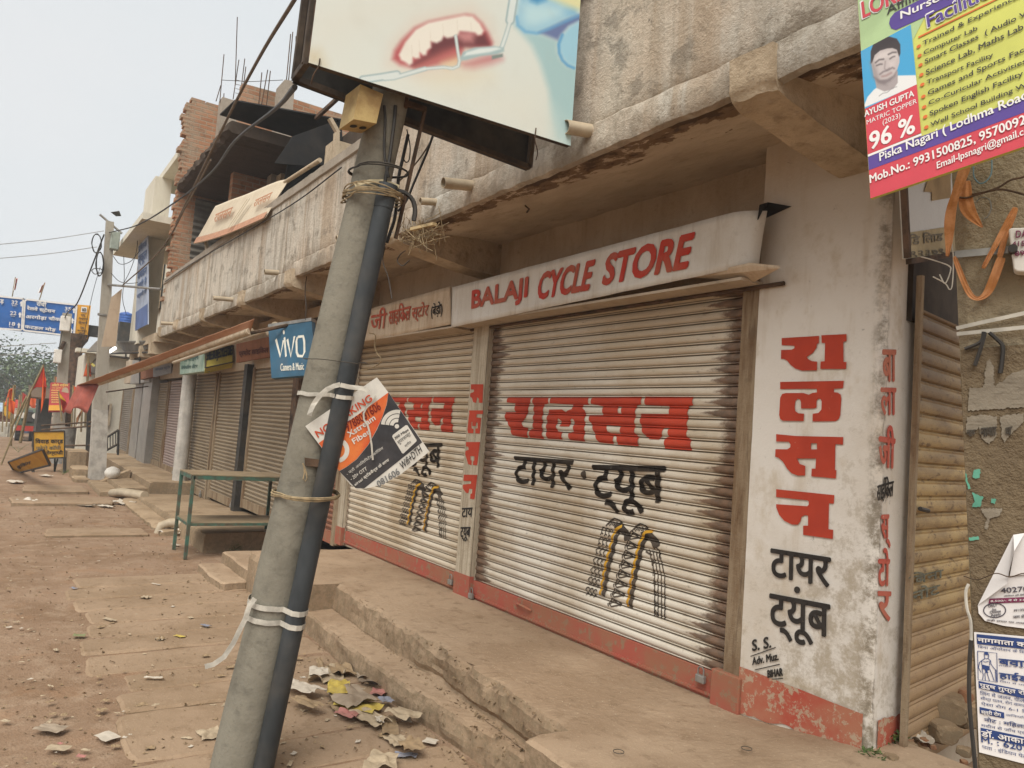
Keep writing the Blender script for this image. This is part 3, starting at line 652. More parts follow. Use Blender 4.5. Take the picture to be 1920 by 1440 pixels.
for s, x0, x1 in ((s1, -5.04, -2.57), (s2, -7.68, -5.28)):
    mb = MB(); mb.grid(lambda u, v: (x0+(x1-x0)*u, F-.026+.004*nz((u*6, 0, v), 1), .355+.138*v), 30, 4); mb.box(x0, x1, F-.02, F+.01, .352, .49)
    mb.box(x0, x1, F-.040, F-.02, .372, .386)
    mb.build('bottom_rail', M['redbar'], s)
pf_F = (Vector((0, F, 0)), Vector((0, -1, 0)))
# big red letters
ZD = (.104167, 940, 720); ZE = (.104167, 1120, 720)
D = lambda z: zt(z, *ZD)
E_ = lambda z: zt(z, *ZE)
sl = [[D([(135,238),(560,238),(555,345),(520,360),(515,480),(485,540),(478,600),(420,655),(385,690),(430,775),(500,790),(495,935),(492,970),(225,930),(195,840),(165,760),(140,690),(90,650),(95,505),(275,510),(265,390),(270,350),(130,335)])],
      [D([(600,238),(870,240),(880,350),(795,370),(780,480),(765,540),(760,900),(785,990),(525,965),(530,830),(600,800),(590,690),(600,600),(610,500),(610,400),(585,350)])],
      [D([(910,238),(1590,238),(1595,375),(1500,375),(1480,430),(1540,480),(1540,540),(1530,620),(1520,1035),(1250,1010),(1230,885),(1320,860),(1325,760),(1340,650),(1300,620),(1275,660),(1255,770),(1080,765),(1105,665),(1060,615),(1035,665),(1015,760),(1035,850),(1115,865),(1115,1000),(845,985),(830,850),(850,600),(860,540),(900,465),(1130,460),(1190,510),(1230,480),(1300,455),(1310,375),(905,350)])],
      [D([(1650,238)]) + E_([(815,230),(820,370),(735,385),(715,480),(710,560),(700,700),(700,880),(770,960),(755,1120),(385,1090),(380,960),(320,925),(310,1080),(45,1050),(10,980)]) + D([(1690,860),(1665,760),(1610,660),(1600,560),(1850,560),(1850,400),(1640,360)]), E_([(395,400),(455,410),(465,535),(405,530)]), E_([(180,740),(440,760),(440,900),(260,890),(215,850)])],
      [E_([(880,228),(1735,235),(1755,385),(1670,400),(1660,480),(1655,620),(1640,760),(1640,960),(1710,1000),(1720,1200),(1235,1170),(1235,980),(1310,950),(1300,870),(1300,790),(1215,790),(1200,870),(1190,930),(1130,1000),(960,990),(885,930),(840,860),(810,740),(795,640),(810,540),(1325,545),(1315,400),(885,380)])]]
mb = MB()
for loops in sl: mb.tess([[at(*p, Y=F) for p in l] for l in loops])
on_slats(mb, 'painted_lettering', M['red'], s1)
mb = MB()
ZF = (.347, 860, 680)
def tf(s, bl, br, tl, bold): text_px(mb, s, *zt([bl, br, tl], *ZF), bold=bold, Y=F, n=Vector((0, -1, 0)), eps=0)
tf('टायर', (304,650), (622,690), (310,508), .026); tf('ट्यूब', (728,800), (1120,838), (733,556), .020)
c0 = at(*zt([(684,607)], *ZF)[0], Y=F); mb.disc(c0, (.028, 0, 0), (0, 0, .028))
on_slats(mb, "painted_lettering", M["blackold"], s1, .0046)
# painted pair of tyres: tread marks, a yellow line and a black wall each
def tyres(sh, k, ox, oy, fade=1.0):
    bl = MB(); ye = MB(); th = MB(); T = lambda pts: [at(*p, Y=F) for p in zt(pts, k, ox, oy)]; n = (0, -1, 0)
    sc = (T([(100, 0)])[0] - T([(0, 0)])[0]).length / 100
    for line in ([(535,275),(455,330),(420,430),(395,540),(360,660),(335,780),(310,920),(290,1050)], [(880,335),(800,345),(755,420),(715,520),(690,640),(660,770),(635,900),(610,1040),(595,1180)]):
        ye.stroke(T(line), 20*sc, n); bl.stroke(T([(x+36, y+16) for x, y in line[1:]]), 34*sc, n)
    for arch in ([(455,310),(520,300),(585,360),(600,440)], [(760,400),(830,370),(900,440),(930,520)]): bl.stroke(T(arch), 62*sc, n)
    for j in range(7):                                    # tread of the left tyre: short hooks
        for i in range(3):
            x = 310 - 28*j + i*42; y = 290 + 112*j + i*14
            th.stroke(T([(x+8, y), (x-10, y+30), (x+2, y+62), (x+18, y+78)]), 9*sc, n); th.stroke(T([(x+2, y+62), (x-14, y+88)]), 8*sc, n); th.stroke(T([(x+8, y), (x+26, y+4), (x+34, y+24)]), 8*sc, n)
    for j in range(8):                                    # chevrons of the right tyre
        x = 655 - 31*j; y = 330 + 108*j
        th.stroke(T([(x-50, y+50), (x-10, y), (x+90, y+70)]), 9*sc, n); th.stroke(T([(x-40, y+70), (x, y+28), (x+80, y+90)]), 9*sc, n); th.stroke(T([(x-50, y+50), (x-20, y+95), (x+70, y+78)]), 9*sc, n)
        if j: th.stroke(T([(x-60, y+55), (x-48, y+95)]), 9*sc, n)
    for q in range(4):                                    # rims behind: wavy lines
        th.stroke(T([(840+38*q+ (0 if j < 3 else 0) + min(60, 14*j) + (10 if j % 2 else -6), 540+q*12+62*j) for j in range(13)]), 9*sc, n)
    for j in range(6): th.stroke(T([(878+8*j, 660+112*j), (866+8*j, 690+112*j), (880+8*j, 725+112*j), (892+8*j, 690+112*j), (878+8*j, 660+112*j)]), 7*sc, n)
    th.stroke(T([(905,480),(950,560),(965,640)]), 12*sc, n); th.stroke(T([(800,560),(850,590),(880,600)]), 10*sc, n)
    for c in ((455, 240), (745, 300)):
        th.stroke(T([(c[0]-95, c[1]+40), (c[0]-60, c[1]-20), (c[0], c[1]-48), (c[0]+60, c[1]-25), (c[0]+95, c[1]+50)]), 11*sc, n)
        for i in range(4): th.stroke(T([(c[0]-70+i*40, c[1]+20+i*6), (c[0]-55+i*36, c[1]-10), (c[0]-40+i*36, c[1]+5), (c[0]-55+i*40, c[1]+36)]), 9*sc, n)
    for mbx, nm, mm, lf in ((bl, 'tyre_picture', M['blackthin'] if fade < 1 else M["blackold"], .0042), (ye, "tyre_picture", M["yellowpaint"], .0050), (th, 'tyre_picture', M['blackthin'] if fade < 1 else M["blackold"], .0046)):
        on_slats(mbx, nm, mm, sh, lf)
tyres(s1, .166667, 1080, 940)
tyres(s2, .098, 738, 880, .7)
# the left shutter repeats the name behind the leaning pole
dx = -2.68
mb = MB()
for loops in sl: mb.tess([[(p.x*1.0+dx, F, p.z) for p in [at(*q, Y=F) for q in l]] for l in loops])
on_slats(mb, 'painted_lettering', M['red'], s2)
mb = MB(); P = [at(*p, Y=F) for p in zt([(304,650), (622,690), (310,508), (728,800), (1120,838), (733,556)], *ZF)]; P = [Vector((p.x+dx+.02, p.y, p.z)) for p in P]
put_text(mb, 'टायर', *P[:3], bold=.026, n=Vector((0, -1, 0)), eps=0); put_text(mb, 'ट्यूब', *P[3:], bold=.02, n=Vector((0, -1, 0)), eps=0)
on_slats(mb, 'painted_lettering', M['blackold'], s2)

# posts and guide channels ----------------------------------------------------
def post(name, x0, x1, y0, z0, z1, m, red=True, d=.05):
    mbx = MB(); mbx.grid(lambda u, v: (x0+(x1-x0)*u, y0+.002*nz((u, 0, v*30), 1)-.002, z0+(z1-z0)*v), 4, 60); mbx.box(x0, x1, y0+.004, y0+d, z0, z1)
    o = mbx.build(name, m, B)
    if red: mbx = MB(); mbx.box(x0-.004, x1+.004, y0-.009, y0+d*.6, z0, z0+.19); mbx.build('red_foot', M['redbar'], o)
    return o
p1 = post('shutter_post', -5.275, -5.045, F-.055, .33, 2.52, M['wood'])
pp = (Vector((0, F-.0605, 0)), Vector((0, -1, 0)))
ZG = (.25, 840, 700)
post_letters = [[[(172,82),(265,82),(258,222),(232,220),(232,190),(218,178),(210,222),(188,215),(180,185),(165,175),(168,150),(195,138),(195,122),(170,120)]], [[(158,278),(265,278),(262,305),(215,305),(212,330),(248,335),(238,452),(205,450),(205,415),(222,412),(222,370),(210,368),(208,395),(195,395),(182,395),(182,362),(176,365),(176,412),(192,418),(190,450),(150,448),(146,425),(155,330),(160,300)]],
    [[(135,515),(240,515),(218,690),(188,688),(188,660),(196,655),(198,622),(168,620),(170,650),(178,655),(176,690),(150,680),(140,640),(128,605),(132,582),(155,572),(152,550),(134,548)]], [[(118,760),(220,762),(198,945),(165,940),(168,905),(180,900),(182,868),(160,865),(152,900),(135,895),(112,865),(112,835),(172,828),(172,808),(116,806)]]]
mb = MB()
for loops in post_letters: mb.tess([[at(*p, pl=pp) for p in zt(l, *ZG)] for l in loops])
mb.build('painted_lettering', M['red'], p1)
mb = MB(); text_px(mb, 'टाय', *zt([(104,1078), (182,1075), (106,1012)], *ZG), bold=.03, pl=pp, n=pp[1]); text_px(mb, 'ट्यूब', *zt([(92,1258), (164,1258), (96,1155)], *ZG), bold=.02, pl=pp, n=pp[1])
mb.build('painted_lettering', M['black'], p1)
post('guide_channel', -2.565, -2.462, F-.045, .34, 2.50, M['rust'], False, .09)
mb = MB(); mb.box(-2.62, -2.44, F-.075, F-.02, .345, .53); mb.build('channel_foot', M['redbar'], B, bevel=.006)
post('shutter_post', -7.88, -7.72, F-.05, .33, 2.50, M['wood'])
post('guide_channel', -7.98, -7.885, F-.03, .30, 2.45, M['rust'], False, .08)
# shutter box undersides behind the signs
mb = MB(); mb.box(-5.36, -2.44, 3.01, 3.36, 2.515, 2.53); mb.box(-7.9, -5.38, 3.02, 3.36, 2.50, 2.515); mb.build('shutter_box', M['wall'], B)
mb = MB(); mb.tube([(-5.35, 3.19, 2.50), (-2.3, 3.16, 2.505)], .012, 8); mb.build('shutter_rod', M['rustmetal'], B)

# the plainer shutters further along ------------------------------------------
M['shb'] = shutter_mat('brown_shutter', '93806a', '83705b', '4c3c2f', -30, -1, .0, .0, drip=.25)
M['shp'] = shutter_mat('pinkish_shutter', 'a38d86', '94807a', '5a4741', -30, -1, .0, .0, drip=.2)
M['shr'] = shutter_mat('red_brown_shutter', '8f5d4c', '7d5243', '44291f', -30, -1, .0, .0, drip=.3)
M['shg'] = shutter_mat('grey_shutter', '877d72', '786d62', '4b423a', -30, -1, .0, .0, drip=.2)
def pxF(x, y=800): return at(x, y, Y=F).x
def padlock(p, lab, n=Vector((0, -1, 0)), s=1.0):
    t = thing('padlock', lab, 'padlock', p, 'padlocks on the shutter rails'); c = Vector(p); mbx = MB()
    w, h, d = .030*s, .032*s, .012*s
    mbx.tube([c+V(-w*.62, -.012, 0), c+V(-w*.62, -.012, h*.9), c+V(-w*.3, -.012, h*1.25), c+V(w*.3, -.012, h*1.25), c+V(w*.62, -.012, h*.9), c+V(w*.62, -.012, 0)], .0045*s, 8); mbx.build('shackle', M['galv'], t, True)
    mbx = MB(); mbx.box(c.x-w, c.x+w, c.y-.012-d, c.y-.012+d, c.z-h*1.3, c.z); mbx.build('lock_body', M['galv'], t, bevel=.006)
    return t
FAR = [(-9.42, -8.02, .30, 2.42, 'shr'), (-11.82, -9.70, .26, 2.40, 'shb'), (-14.02, -12.10, .18, 2.40, 'shb'), (-16.05, -14.22, .12, 2.38, 'shb'), (-18.75, -16.95, .30, 2.32, 'shp'), (-20.9, -18.95, .30, 2.30, 'shb'), (-26.6, -24.4, .2, 2.2, 'shg')]
for i, (x0, x1, z0, z1, m) in enumerate(FAR):
    s = shutter(x0, x1, z0, z1, M[m]); mb = MB(); mb.box(x0+.01, x1-.01, F-.03, F+.01, z0-.01, z0+.12); mb.build('bottom_rail', M['rust'] if m != 'shr' else M['redbar'], s)
    for a in (x0, x1): mb = MB(); mb.box(a-.045, a+.045, F-.035, F+.05, z0-.02, z1); mb.build('guide_channel', M['rust'], s)
mb = MB(); mb.box(-9.68, -9.47, F-.10, F+.1, .15, 2.45); mb.build('pier', M['rustmetal'], B)
mb = MB(); mb.box(-12.06, -11.88, F-.12, F+.1, .15, 2.45); mb.build('pier', M['darkmetal'], B)
mb = MB(); mb.box(-26.7, -7.95, F-.02, F+.3, 2.38, 3.1); mb.build('lintel_wall', M['wall'], B)
padlock((-5.34, F-.045, .44), 'small steel padlock on the left end of the red rail, left of the lettered post')
padlock((-5.01, F-.045, .40), 'shiny steel padlock right of the lettered post, hanging at the red rail')
padlock((-2.70, F-.045, .47), 'dark padlock at the right end of the red rail beside the white pillar')
mb = MB(); mb.tube([(-4.42, F-.035, .45), (-4.38, F-.06, .46), (-4.28, F-.06, .455), (-4.25, F-.035, .44)], .009, 8); mb.build('handle', M['redbar'], s1, True)
padlock(tuple(at(242, 1160/4.8+820, Y=F-.03)) if False else (-12.3, F-.04, .24), 'padlock low on the brown shutter behind the green table', s=1.4)
padlock((-14.5, F-.04, .17), 'padlock at the foot of the brown shutter left of the green table', s=1.4)
padlock((-17.2, F-.04, .36), 'padlock at the foot of the pinkish shutter', s=1.4)
# ------------------------------------------------------------------ signs over the shutters
M['signred'] = worn_paint('sign_red_lettering', 'bd3a2a', 'ad6048', 'bf9a84', .70, .6, 14)
def tin_sign(name, label, c, m, parent=None, th=.012, bendf=None, nu=60, nv=8):
    BL, BR, TR, TL = c; t = thing(name, label, 'sign', (BL+BR)/2); mbx = MB()
    def fn(u, v):
        p = BL*(1-u)*(1-v) + BR*u*(1-v) + TR*u*v + TL*(1-u)*v; p = p + V(0, -.0025*nz((p.x, 0, p.z*2), 3), .003*nz((p.x, v*3, 1), 5))
        return p + (bendf(u, v) if bendf else V(0, 0, 0))
    mbx.grid(fn, nu, nv); o = mbx.build('sign_board', m, t, True); sd = o.modifiers.new('thickness', 'SOLIDIFY'); sd.thickness = .004; sd.offset = -1
    return t
YS = 3.0
c = [at(846, 614, Y=YS), at(1410, 497, Y=YS), at(1422, 385, Y=YS), at(848, 539, Y=YS)]
def bend(u, v): k = max(0, (u-.955)/.045); return V(0, .05*k*k + .02*k*v, .012*k*math.sin(v*5))
t = tin_sign('shop_sign', 'long white tin sign reading BALAJI CYCLE STORE in red above the right lettered shutter', c, M['tinboard'], bendf=bend)
ZH = (.234375, 870, 420); ps_ = (V(0, YS-.005, 0), V(0, -1, 0)); mb = MB()
for s, q in (('BALAJI', [(58,718), (500,628), (66,537), (515,424)]), ('CYCLE', [(583,606), (995,526), (612,396), (1050,286)]), ('STORE', [(1103,490), (1782,352), (1150,246), (1846,68)])):
    p = zt(q, *ZH); mb = MB(); text_px(mb, s, p[0], p[1], p[2], bold=.035, tr=p[3], pl=ps_, n=ps_[1], off=.012, eps=.0003); mb.build('sign_lettering', M['signred'], t)
mb = MB(); a = at(1300, 520, Y=3.02); b = at(1462, 503, Y=3.0); mb.slab([a, at(1405, 497, Y=2.99), b, at(1415, 528, Y=3.10)], (0, .0, .012)); mb.build('loose_edging', M['tinold'], t)
yl = 3.02; TRl, BRl = at(844, 537, Y=yl), at(846, 608, Y=yl); TLl, BLl = at(640, 594, Y=yl), at(640, 649, Y=yl)
t = tin_sign('shop_sign', 'shorter rust streaked tin sign with faded red Hindi writing above the left lettered shutter', [BLl, BRl, TRl, TLl], M['tinold'])
M['rustred'] = worn_paint('rusted_red_lettering', 'b9543f', 'ad6a52', 'c0a68e', .60, .8, 30); ZI = (.208333, 460, 560); ps2 = (V(0, yl-.005, 0), V(0, -1, 0)); mb = MB()
for s, q in (('बाला', [(860,335), (1105,285), (880,185)]), ('जी', [(1120,282), (1262,262), (1142,100)]), ('साइकिल', [(1285,252), (1478,208), (1300,70)]), ('स्टोर', [(1490,215), (1636,190), (1508,50)])):
    mb = MB(); text_px(mb, s, *zt(q, *ZI), bold=.02, pl=ps2, n=ps2[1]); mb.build('sign_lettering', M['rustred'], t)
mb = MB(); text_px(mb, '(बेड़ो)', *zt([(1672,185), (1772,158), (1672,48)], *ZI), bold=.012, pl=ps2, n=ps2[1]); mb.build('sign_lettering', M['black'], t)

# ------------------------------------------------------------------ the leaning pole, its conduit and what hangs on it
pb, ptop = at(443, 1440, Z=.02), at(727, 205, X=-3.15)
pd = ptop - pb
pole0 = pb - pd*.03
t = thing('utility_pole', 'leaning weathered concrete pole in the foreground carrying the dental hoarding', 'pole', pole0)
mb = MB(); nn_ = 46
mb.tube([pole0 + (ptop+pd*.06-pole0)*(i/nn_) for i in range(nn_+1)], [(.118 - .034*i/nn_) for i in range(nn_+1)], 28)
mb.v = [tuple(Vector(p) + Vector((nz(p, 3), nz(p, 3, 5), 0))*.006) for p in mb.v]
mb.build('pole_shaft', M['pole'], t, True)
def on_axis(q): return pb + pd*q
view = (EYE - (pb+ptop)/2); view.z = 0; view.normalize(); side = view.cross(V(0, 0, 1)).normalized()   # side points left or right of the picture
if side.dot(RX.x*V(1,0,0)+RX.y*V(0,1,0)) < 0: pass
cb = at(494, 1440, pl=(pb + view*.12, view)); ct = at(728, 346, pl=(on_axis(.885) + view*.10, view)); cdv = ct - cb
t = thing('conduit_pipe', 'black plastic conduit pipe strapped along the front of the leaning pole', 'pipe', cb - cdv*.04)
mb = MB(); mb.tube([cb + cdv*(-.04 + 1.03*i/30) for i in range(31)], [.0462 - .004*i/30 for i in range(31)], 24, False); mb.build('pipe_wall', M['conduit'], t, True)
mb = MB(); mb.pipe(cb + cdv*.96, cb + cdv*1.0, .0445, .006, 24); mb.build('pipe_socket', M['conduit'], t, True)
# torn wifi placard clamped between pole and conduit
pax = pd.normalized(); cn = (view - pax*view.dot(pax)).normalized(); cpo = on_axis(.52) + cn*.112
C4 = [(572, 799), (668, 917), (804, 848), (707, 707)]
pc = [at(*p, pl=(cpo, cn)) for p in C4]
t = thing('advert_placard', 'tilted wifi advert card in white, orange and dark grey tied to the leaning pole', 'placard', pc[1])
ZK = (1/6, 540, 680); cpl = lambda k: (pc[0] + cn*(.0012*k), cn)
def card(name, pts, m, k): mbx = MB(); mbx.tess([[at(*p, pl=cpl(k)) for p in zt(pts, *ZK)]]); return mbx.build(name, m, t)
M['cardw'] = simple('placard_white', 'd8d3c8', .5, .12, 10, .04, .1); M['cardo'] = simple('placard_orange', 'd8793f', .5, .2, 6, .03, dark='c9512e'); M['cardk'] = simple('placard_grey', '3f3f42', .55, .25, 10, .05, .2)
mb = MB(); mb.slab([at(*p, pl=cpl(0)) for p in zt([(195,715),(580,1225),(700,1370),(780,1422),(900,1412),(1060,1368),(1250,1270),(1400,1155),(1590,1000),(1130,335),(1000,165)], *ZK)], -cn*.004); mb.build('card', M['cardw'], t)
card('orange_panel', [(345,905),(1130,335),(1108,470),(1060,610),(1000,745),(900,925),(770,1085),(660,1170),(575,1218)], M['cardo'], 1)
card('grey_panel', [(1130,335),(1510,895),(860,1412),(760,1412),(578,1222),(662,1173),(773,1088),(903,928),(1004,748),(1063,613),(1111,473)], M['cardk'], 1)
mb = MB()
def arc(c, r, a0, a1, w, sq=1.0): mb.stroke([at(*zt([(c[0]+r*math.cos(math.radians(a)), c[1]-r*sq*math.sin(math.radians(a)))], *ZK)[0], pl=cpl(2)) for a in range(a0, a1+1, 8)], w, cn)
for r in (62, 112, 162): arc((1228, 712), r, 78, 176, .017)
c0 = at(*zt([(1225,716)], *ZK)[0], pl=cpl(2)); ux = at(*zt([(1250,716)], *ZK)[0], pl=cpl(2)) - c0; uy = at(*zt([(1225,741)], *ZK)[0], pl=cpl(2)) - c0; mb.disc(c0, ux, uy)
mb.build('wifi_symbol', M['cardw'], t); mb = MB(); arc((545, 985), 120, -75, 55, .02); mb.build('logo_arc', M['cardw'], t)
card('speed_box', [(1180,812),(1325,703),(1345,706),(1447,870),(1445,885),(1300,1022),(1285,1020),(1172,832)], M['cardw'], 2)
def ctext(rows, m, k=3):
    for s, q, b in rows: mbx = MB(); text_px(mbx, s, *zt(q, *ZK), bold=b, pl=cpl(k), n=cn, eps=.0001); mbx.build('printed_words', m, t)
M['wordo'] = simple('print_orange_red', 'c9502f', .6, .1, 9, 0); M['wordk'] = simple('print_black', '2b2a2c', .6, .15, 9, 0); M['wordr'] = simple('marker_dark_red', '7a2420', .6, .2, 9, 0)
ctext([('NO PARKING', [(340,845),(955,425),(300,775)], .03)], M['wordo'])
ctext([('9788081606', [(672,775),(1052,520),(628,690)], .01)], M['wordr'], 4)
ctext([('Xstream', [(692,842),(988,640),(660,785)], .03), ('Fiber', [(745,918),(932,792),(715,865)], .03), ('- फ्री अनलिमिटेड कॉलिंग', [(668,1280),(1078,980),(650,1235)], .0), ('- 20+ OTT', [(712,1328),(892,1205),(696,1292)], .02), ('airtel ब्रॉडबैन्ड के साथ', [(758,1398),(1142,1115),(740,1352)], .02)], M['cardw'])
ctext([('300 Mbps', [(1212,872),(1362,770),(1195,840)], .02), ('सुपरफास्ट', [(1250,935),(1392,825),(1228,890)], .0), ('स्पीड', [(1325,960),(1392,905),(1305,925)], .0), ('Wifi+DTH', [(1288,1205),(1512,1000),(1252,1130)], .01)], M['wordk'])
ctext([('081606', [(1022,1404),(1262,1248),(990,1340)], .03)], simple('print_grey', '7a7a78', .6, .1, 9, 0))

# dental hoarding ---------------------------------------------------------------
XH = -3.0
hBL, hBR = at(576, 120, X=XH), at(1066, 275, X=XH); up = (at(591, 0, X=XH) - hBL).normalized(); upr = (at(1085, 0, X=XH) - hBR).normalized()
hTL, hTR = hBL + up*1.15, hBR + upr*1.15
t = thing('hoarding', 'large square dental advert hoarding with a photo of teeth, fixed on the leaning pole top', 'hoarding', (hBL+hBR)/2)
ZL = (.197917, 720, 0); ZM = (.291667, 540, 0)
def dent(px, py):
    n = len(px); rgb = np.tile(hexa('d6dbd2'), (n, 1)); P = lambda z, k=ZL: zt(z, *k)
    rgb = over(rgb, soft(px, py, P([(300,-200),(1000,-200),(900,100),(300,200),(-200,300),(-700,600),(-700,100)]), 90), 'd8d2c2', .5)
    rgb = over(rgb, soft(px, py, P([(-400,700),(300,650),(500,760),(900,800),(1400,900),(1500,1300),(600,950),(-300,780)]), 70), 'dbdccf', .8)
    rgb = over(rgb, soft(px, py, P([(50,600),(90,430),(300,210),(560,140),(820,90),(960,190),(1060,400),(1040,520),(800,650),(300,700)]), 30), 'd9bca8', .55)
    rgb = over(rgb, soft(px, py, P([(82,560),(100,480),(170,380),(290,265),(420,208),(600,170),(780,138),(850,150),(930,225),(985,310),(1025,400),(1015,440),(900,445),(760,430),(730,520),(690,560),(560,590),(400,630),(280,640),(150,610)]), 8), 'b4585a')
    rgb = over(rgb, soft(px, py, P([(250,615),(330,560),(420,500),(450,400),(560,340),(680,320),(760,300),(900,330),(960,320),(1005,420),(995,440),(860,445),(760,445),(660,470),(540,540),(420,590),(300,632)]), 8), '6e3f42')
    rgb = over(rgb, soft(px, py, P([(300,625),(420,560),(560,490),(690,450),(720,500),(680,560),(560,588),(400,628)]), 14), 'b86a66')
    rgb = over(rgb, soft(px, py, P([(690,310),(820,290),(860,330),(840,400),(760,400),(700,360)]), 10), 'c08684')
    rgb = over(rgb, soft(px, py, P([(560,600),(700,540),(720,590),(600,640)]), 14), 'dcc39a')
    rgb = over(rgb, soft(px, py, P([(140,520),(200,400),(300,280),(420,215),(560,185),(760,145),(840,155),(910,225),(945,290),(925,330),(890,335),(860,310),(800,300),(720,295),(700,330),(640,355),(600,362),(565,345),(545,385),(500,408),(445,395),(445,450),(410,480),(400,520),(370,525),(340,500),(340,550),(300,555),(275,545),(270,600),(240,620),(200,590),(160,570)]), 4), 'e6e0d2')
    for x, y0, y1 in ((445,395,300), (565,345,230), (700,330,190), (340,500,380), (270,560,430), (830,300,210)): rgb = over(rgb, softline(px, py, P([(x, y0), (x-8, y1)]), 1.0, 1.2), 'c9bda9', .45)
    rgb = over(rgb, soft(px, py, P([(730,600),(900,545),(1010,515),(1110,560),(1010,600),(850,640),(770,630)]), 14), 'bf7f80')
    rgb = over(rgb, soft(px, py, P([(400,740),(600,670),(900,690),(1000,720),(760,800),(500,790)]), 40), 'ddcfb0', .6)
    rgb = over(rgb, soft(px, py, P([(1230,230),(1330,300),(1470,310),(1650,380),(1650,480),(1680,560),(1740,620),(1900,660),(1880,1420),(1750,1385),(1650,1290),(1600,1100),(1560,850),(1480,600),(1400,430)]), 10), 'a4c3c4')
    rgb = over(rgb, soft(px, py, P([(1600,1000),(1700,1150),(1900,1250),(1900,1500),(1600,1350)]), 22), 'bdd3cf', .8)
    rgb = over(rgb, soft(px, py, P([(1255,150),(1280,0),(1300,-300),(2000,-300),(1950,80),(1845,110),(1840,150),(1700,200),(1560,270),(1440,310),(1330,300),(1265,240)]), 9), '86b7d0')
    rgb = over(rgb, soft(px, py, P([(1300,30),(1400,10),(1560,20),(1700,60),(1700,160),(1560,230),(1440,270),(1340,260),(1290,180)]), 22), 'b7d6db')
    rgb = over(rgb, soft(px, py, P([(1380,-300),(1560,-300),(1540,0),(1450,35),(1390,10)]), 8), '4f93bf')
    rgb = over(rgb, soft(px, py, P([(1560,-20),(1900,-60),(1900,120),(1720,50)]), 10), 'dcd8a6')
    rgb = over(rgb, soft(px, py, P([(1470,310),(1560,270),(1700,200),(1900,120),(1900,180),(1750,250),(1680,330),(1650,380)]), 6), '6b79a1')
    rgb = over(rgb, soft(px, py, P([(1650,430),(1690,330),(1760,250),(1900,170),(1900,660),(1740,610),(1680,530)]), 6), '9cc8d9')
    rgb = over(rgb, softline(px, py, P([(1690,330),(1655,420),(1660,500),(1690,570),(1740,620),(1800,645)]), 5, 3), '4e94c6', .8)
    rgb = over(rgb, softline(px, py, P([(1255,160),(1270,240),(1340,300),(1450,315),(1560,275),(1840,150)]), 5, 4), '5a9dca', .7)
    h = lambda z: zt(z, *ZM)
    for w, c in ((9.5, '9fb3b4'), (6.0, 'd5ddd8')):
        rgb = over(rgb, softline(px, py, h([(880,442),(1000,432),(1060,440),(1095,425),(1103,392),(1092,330),(1078,232)]), w*.62, 1.5), c)
        rgb = over(rgb, softline(px, py, h([(480,512),(600,495),(700,478)]), w*1.6, 1.5), c); rgb = over(rgb, softline(px, py, h([(620,505),(680,500),(880,442)]), w*.95, 1.5), c)
        rgb = over(rgb, softline(px, py, h([(1372,312),(1400,230),(1424,150)]), w*.9, 1.5), c); rgb = over(rgb, softline(px, py, h([(1428,130),(1448,0),(1470,-140)]), w*1.9, 1.5), c)
    rgb = over(rgb, soft(px, py, h([(1108,372),(1125,335),(1200,305),(1330,296),(1385,305),(1390,330),(1340,350),(1240,360),(1150,385),(1115,390)]), 2.5), 'a3b9b9')
    rgb = over(rgb, soft(px, py, h([(1130,360),(1150,335),(1230,312),(1340,304),(1370,314),(1300,335),(1200,350)]), 3), 'dbe4df')
    rgb = over(rgb, soft(px, py, h([(1310,358),(1380,345),(1382,365),(1312,382)]), 2), '7e8c86')
    rgb = over(rgb, soft(px, py, h([(125,320),(200,330),(240,420),(130,410)]), 20), 'c2ac80', .5)
    return rgb
picture('advert_picture', [hBL + V(.0165, 0, 0), hBR + V(.0165, 0, 0), hTR + V(.0165, 0, 0), hTL + V(.0165, 0, 0)], 300, 210, dent, .5, t)
mb = MB(); mb.slab([hBL, hBR, hTR, hTL], (.010, 0, 0)); mb.build('tin_sheet', M['rustmetal'], t)
bBL, bBR = at(552, 152, X=XH-.3), at(992, 318, X=XH-.3)
mb = MB()
for a, b in ((hBL, hBR), (hBL+V(-.03, 0, 0), hTL+V(-.03, 0, 0)), (bBL, bBR), (bBL, bBL+up*1.15), (bBR, bBR+up*1.2), (bBL, hBL), (bBL+up*.55, hBL+up*.55)): mb.bar(a+V(0, 0, .012), b+V(0, 0, .012), .026, .026)
mb.build('frame', M['frame'], t)
mb = MB(); mb.slab([bBL+V(-.02, 0, 0), bBR+V(-.02, 0, 0), bBR+up*1.2+V(-.02, 0, 0), bBL+up*1.15+V(-.02, 0, 0)], (-.01, 0, 0)); mb.build('rear_sheet', M['darkmetal'], t)
mb = MB(); q = at(735, 185, X=-3.1)
mb.bar(q+V(0, -.04, -.0), q+V(.03, .16, -.012), .022, .022); mb.bar(q+V(.03, .155, -.01), q+V(-.05, .10, -.62), .014, .014); mb.bar(q+V(0, -.02, .03), q+V(0, -.02, -.05), .02, .02); mb.bar(q+V(.02, .06, .05), q+V(.02, .06, -.03), .018, .018)
mb.build('mounting_bracket', M['rustmetal'], t)
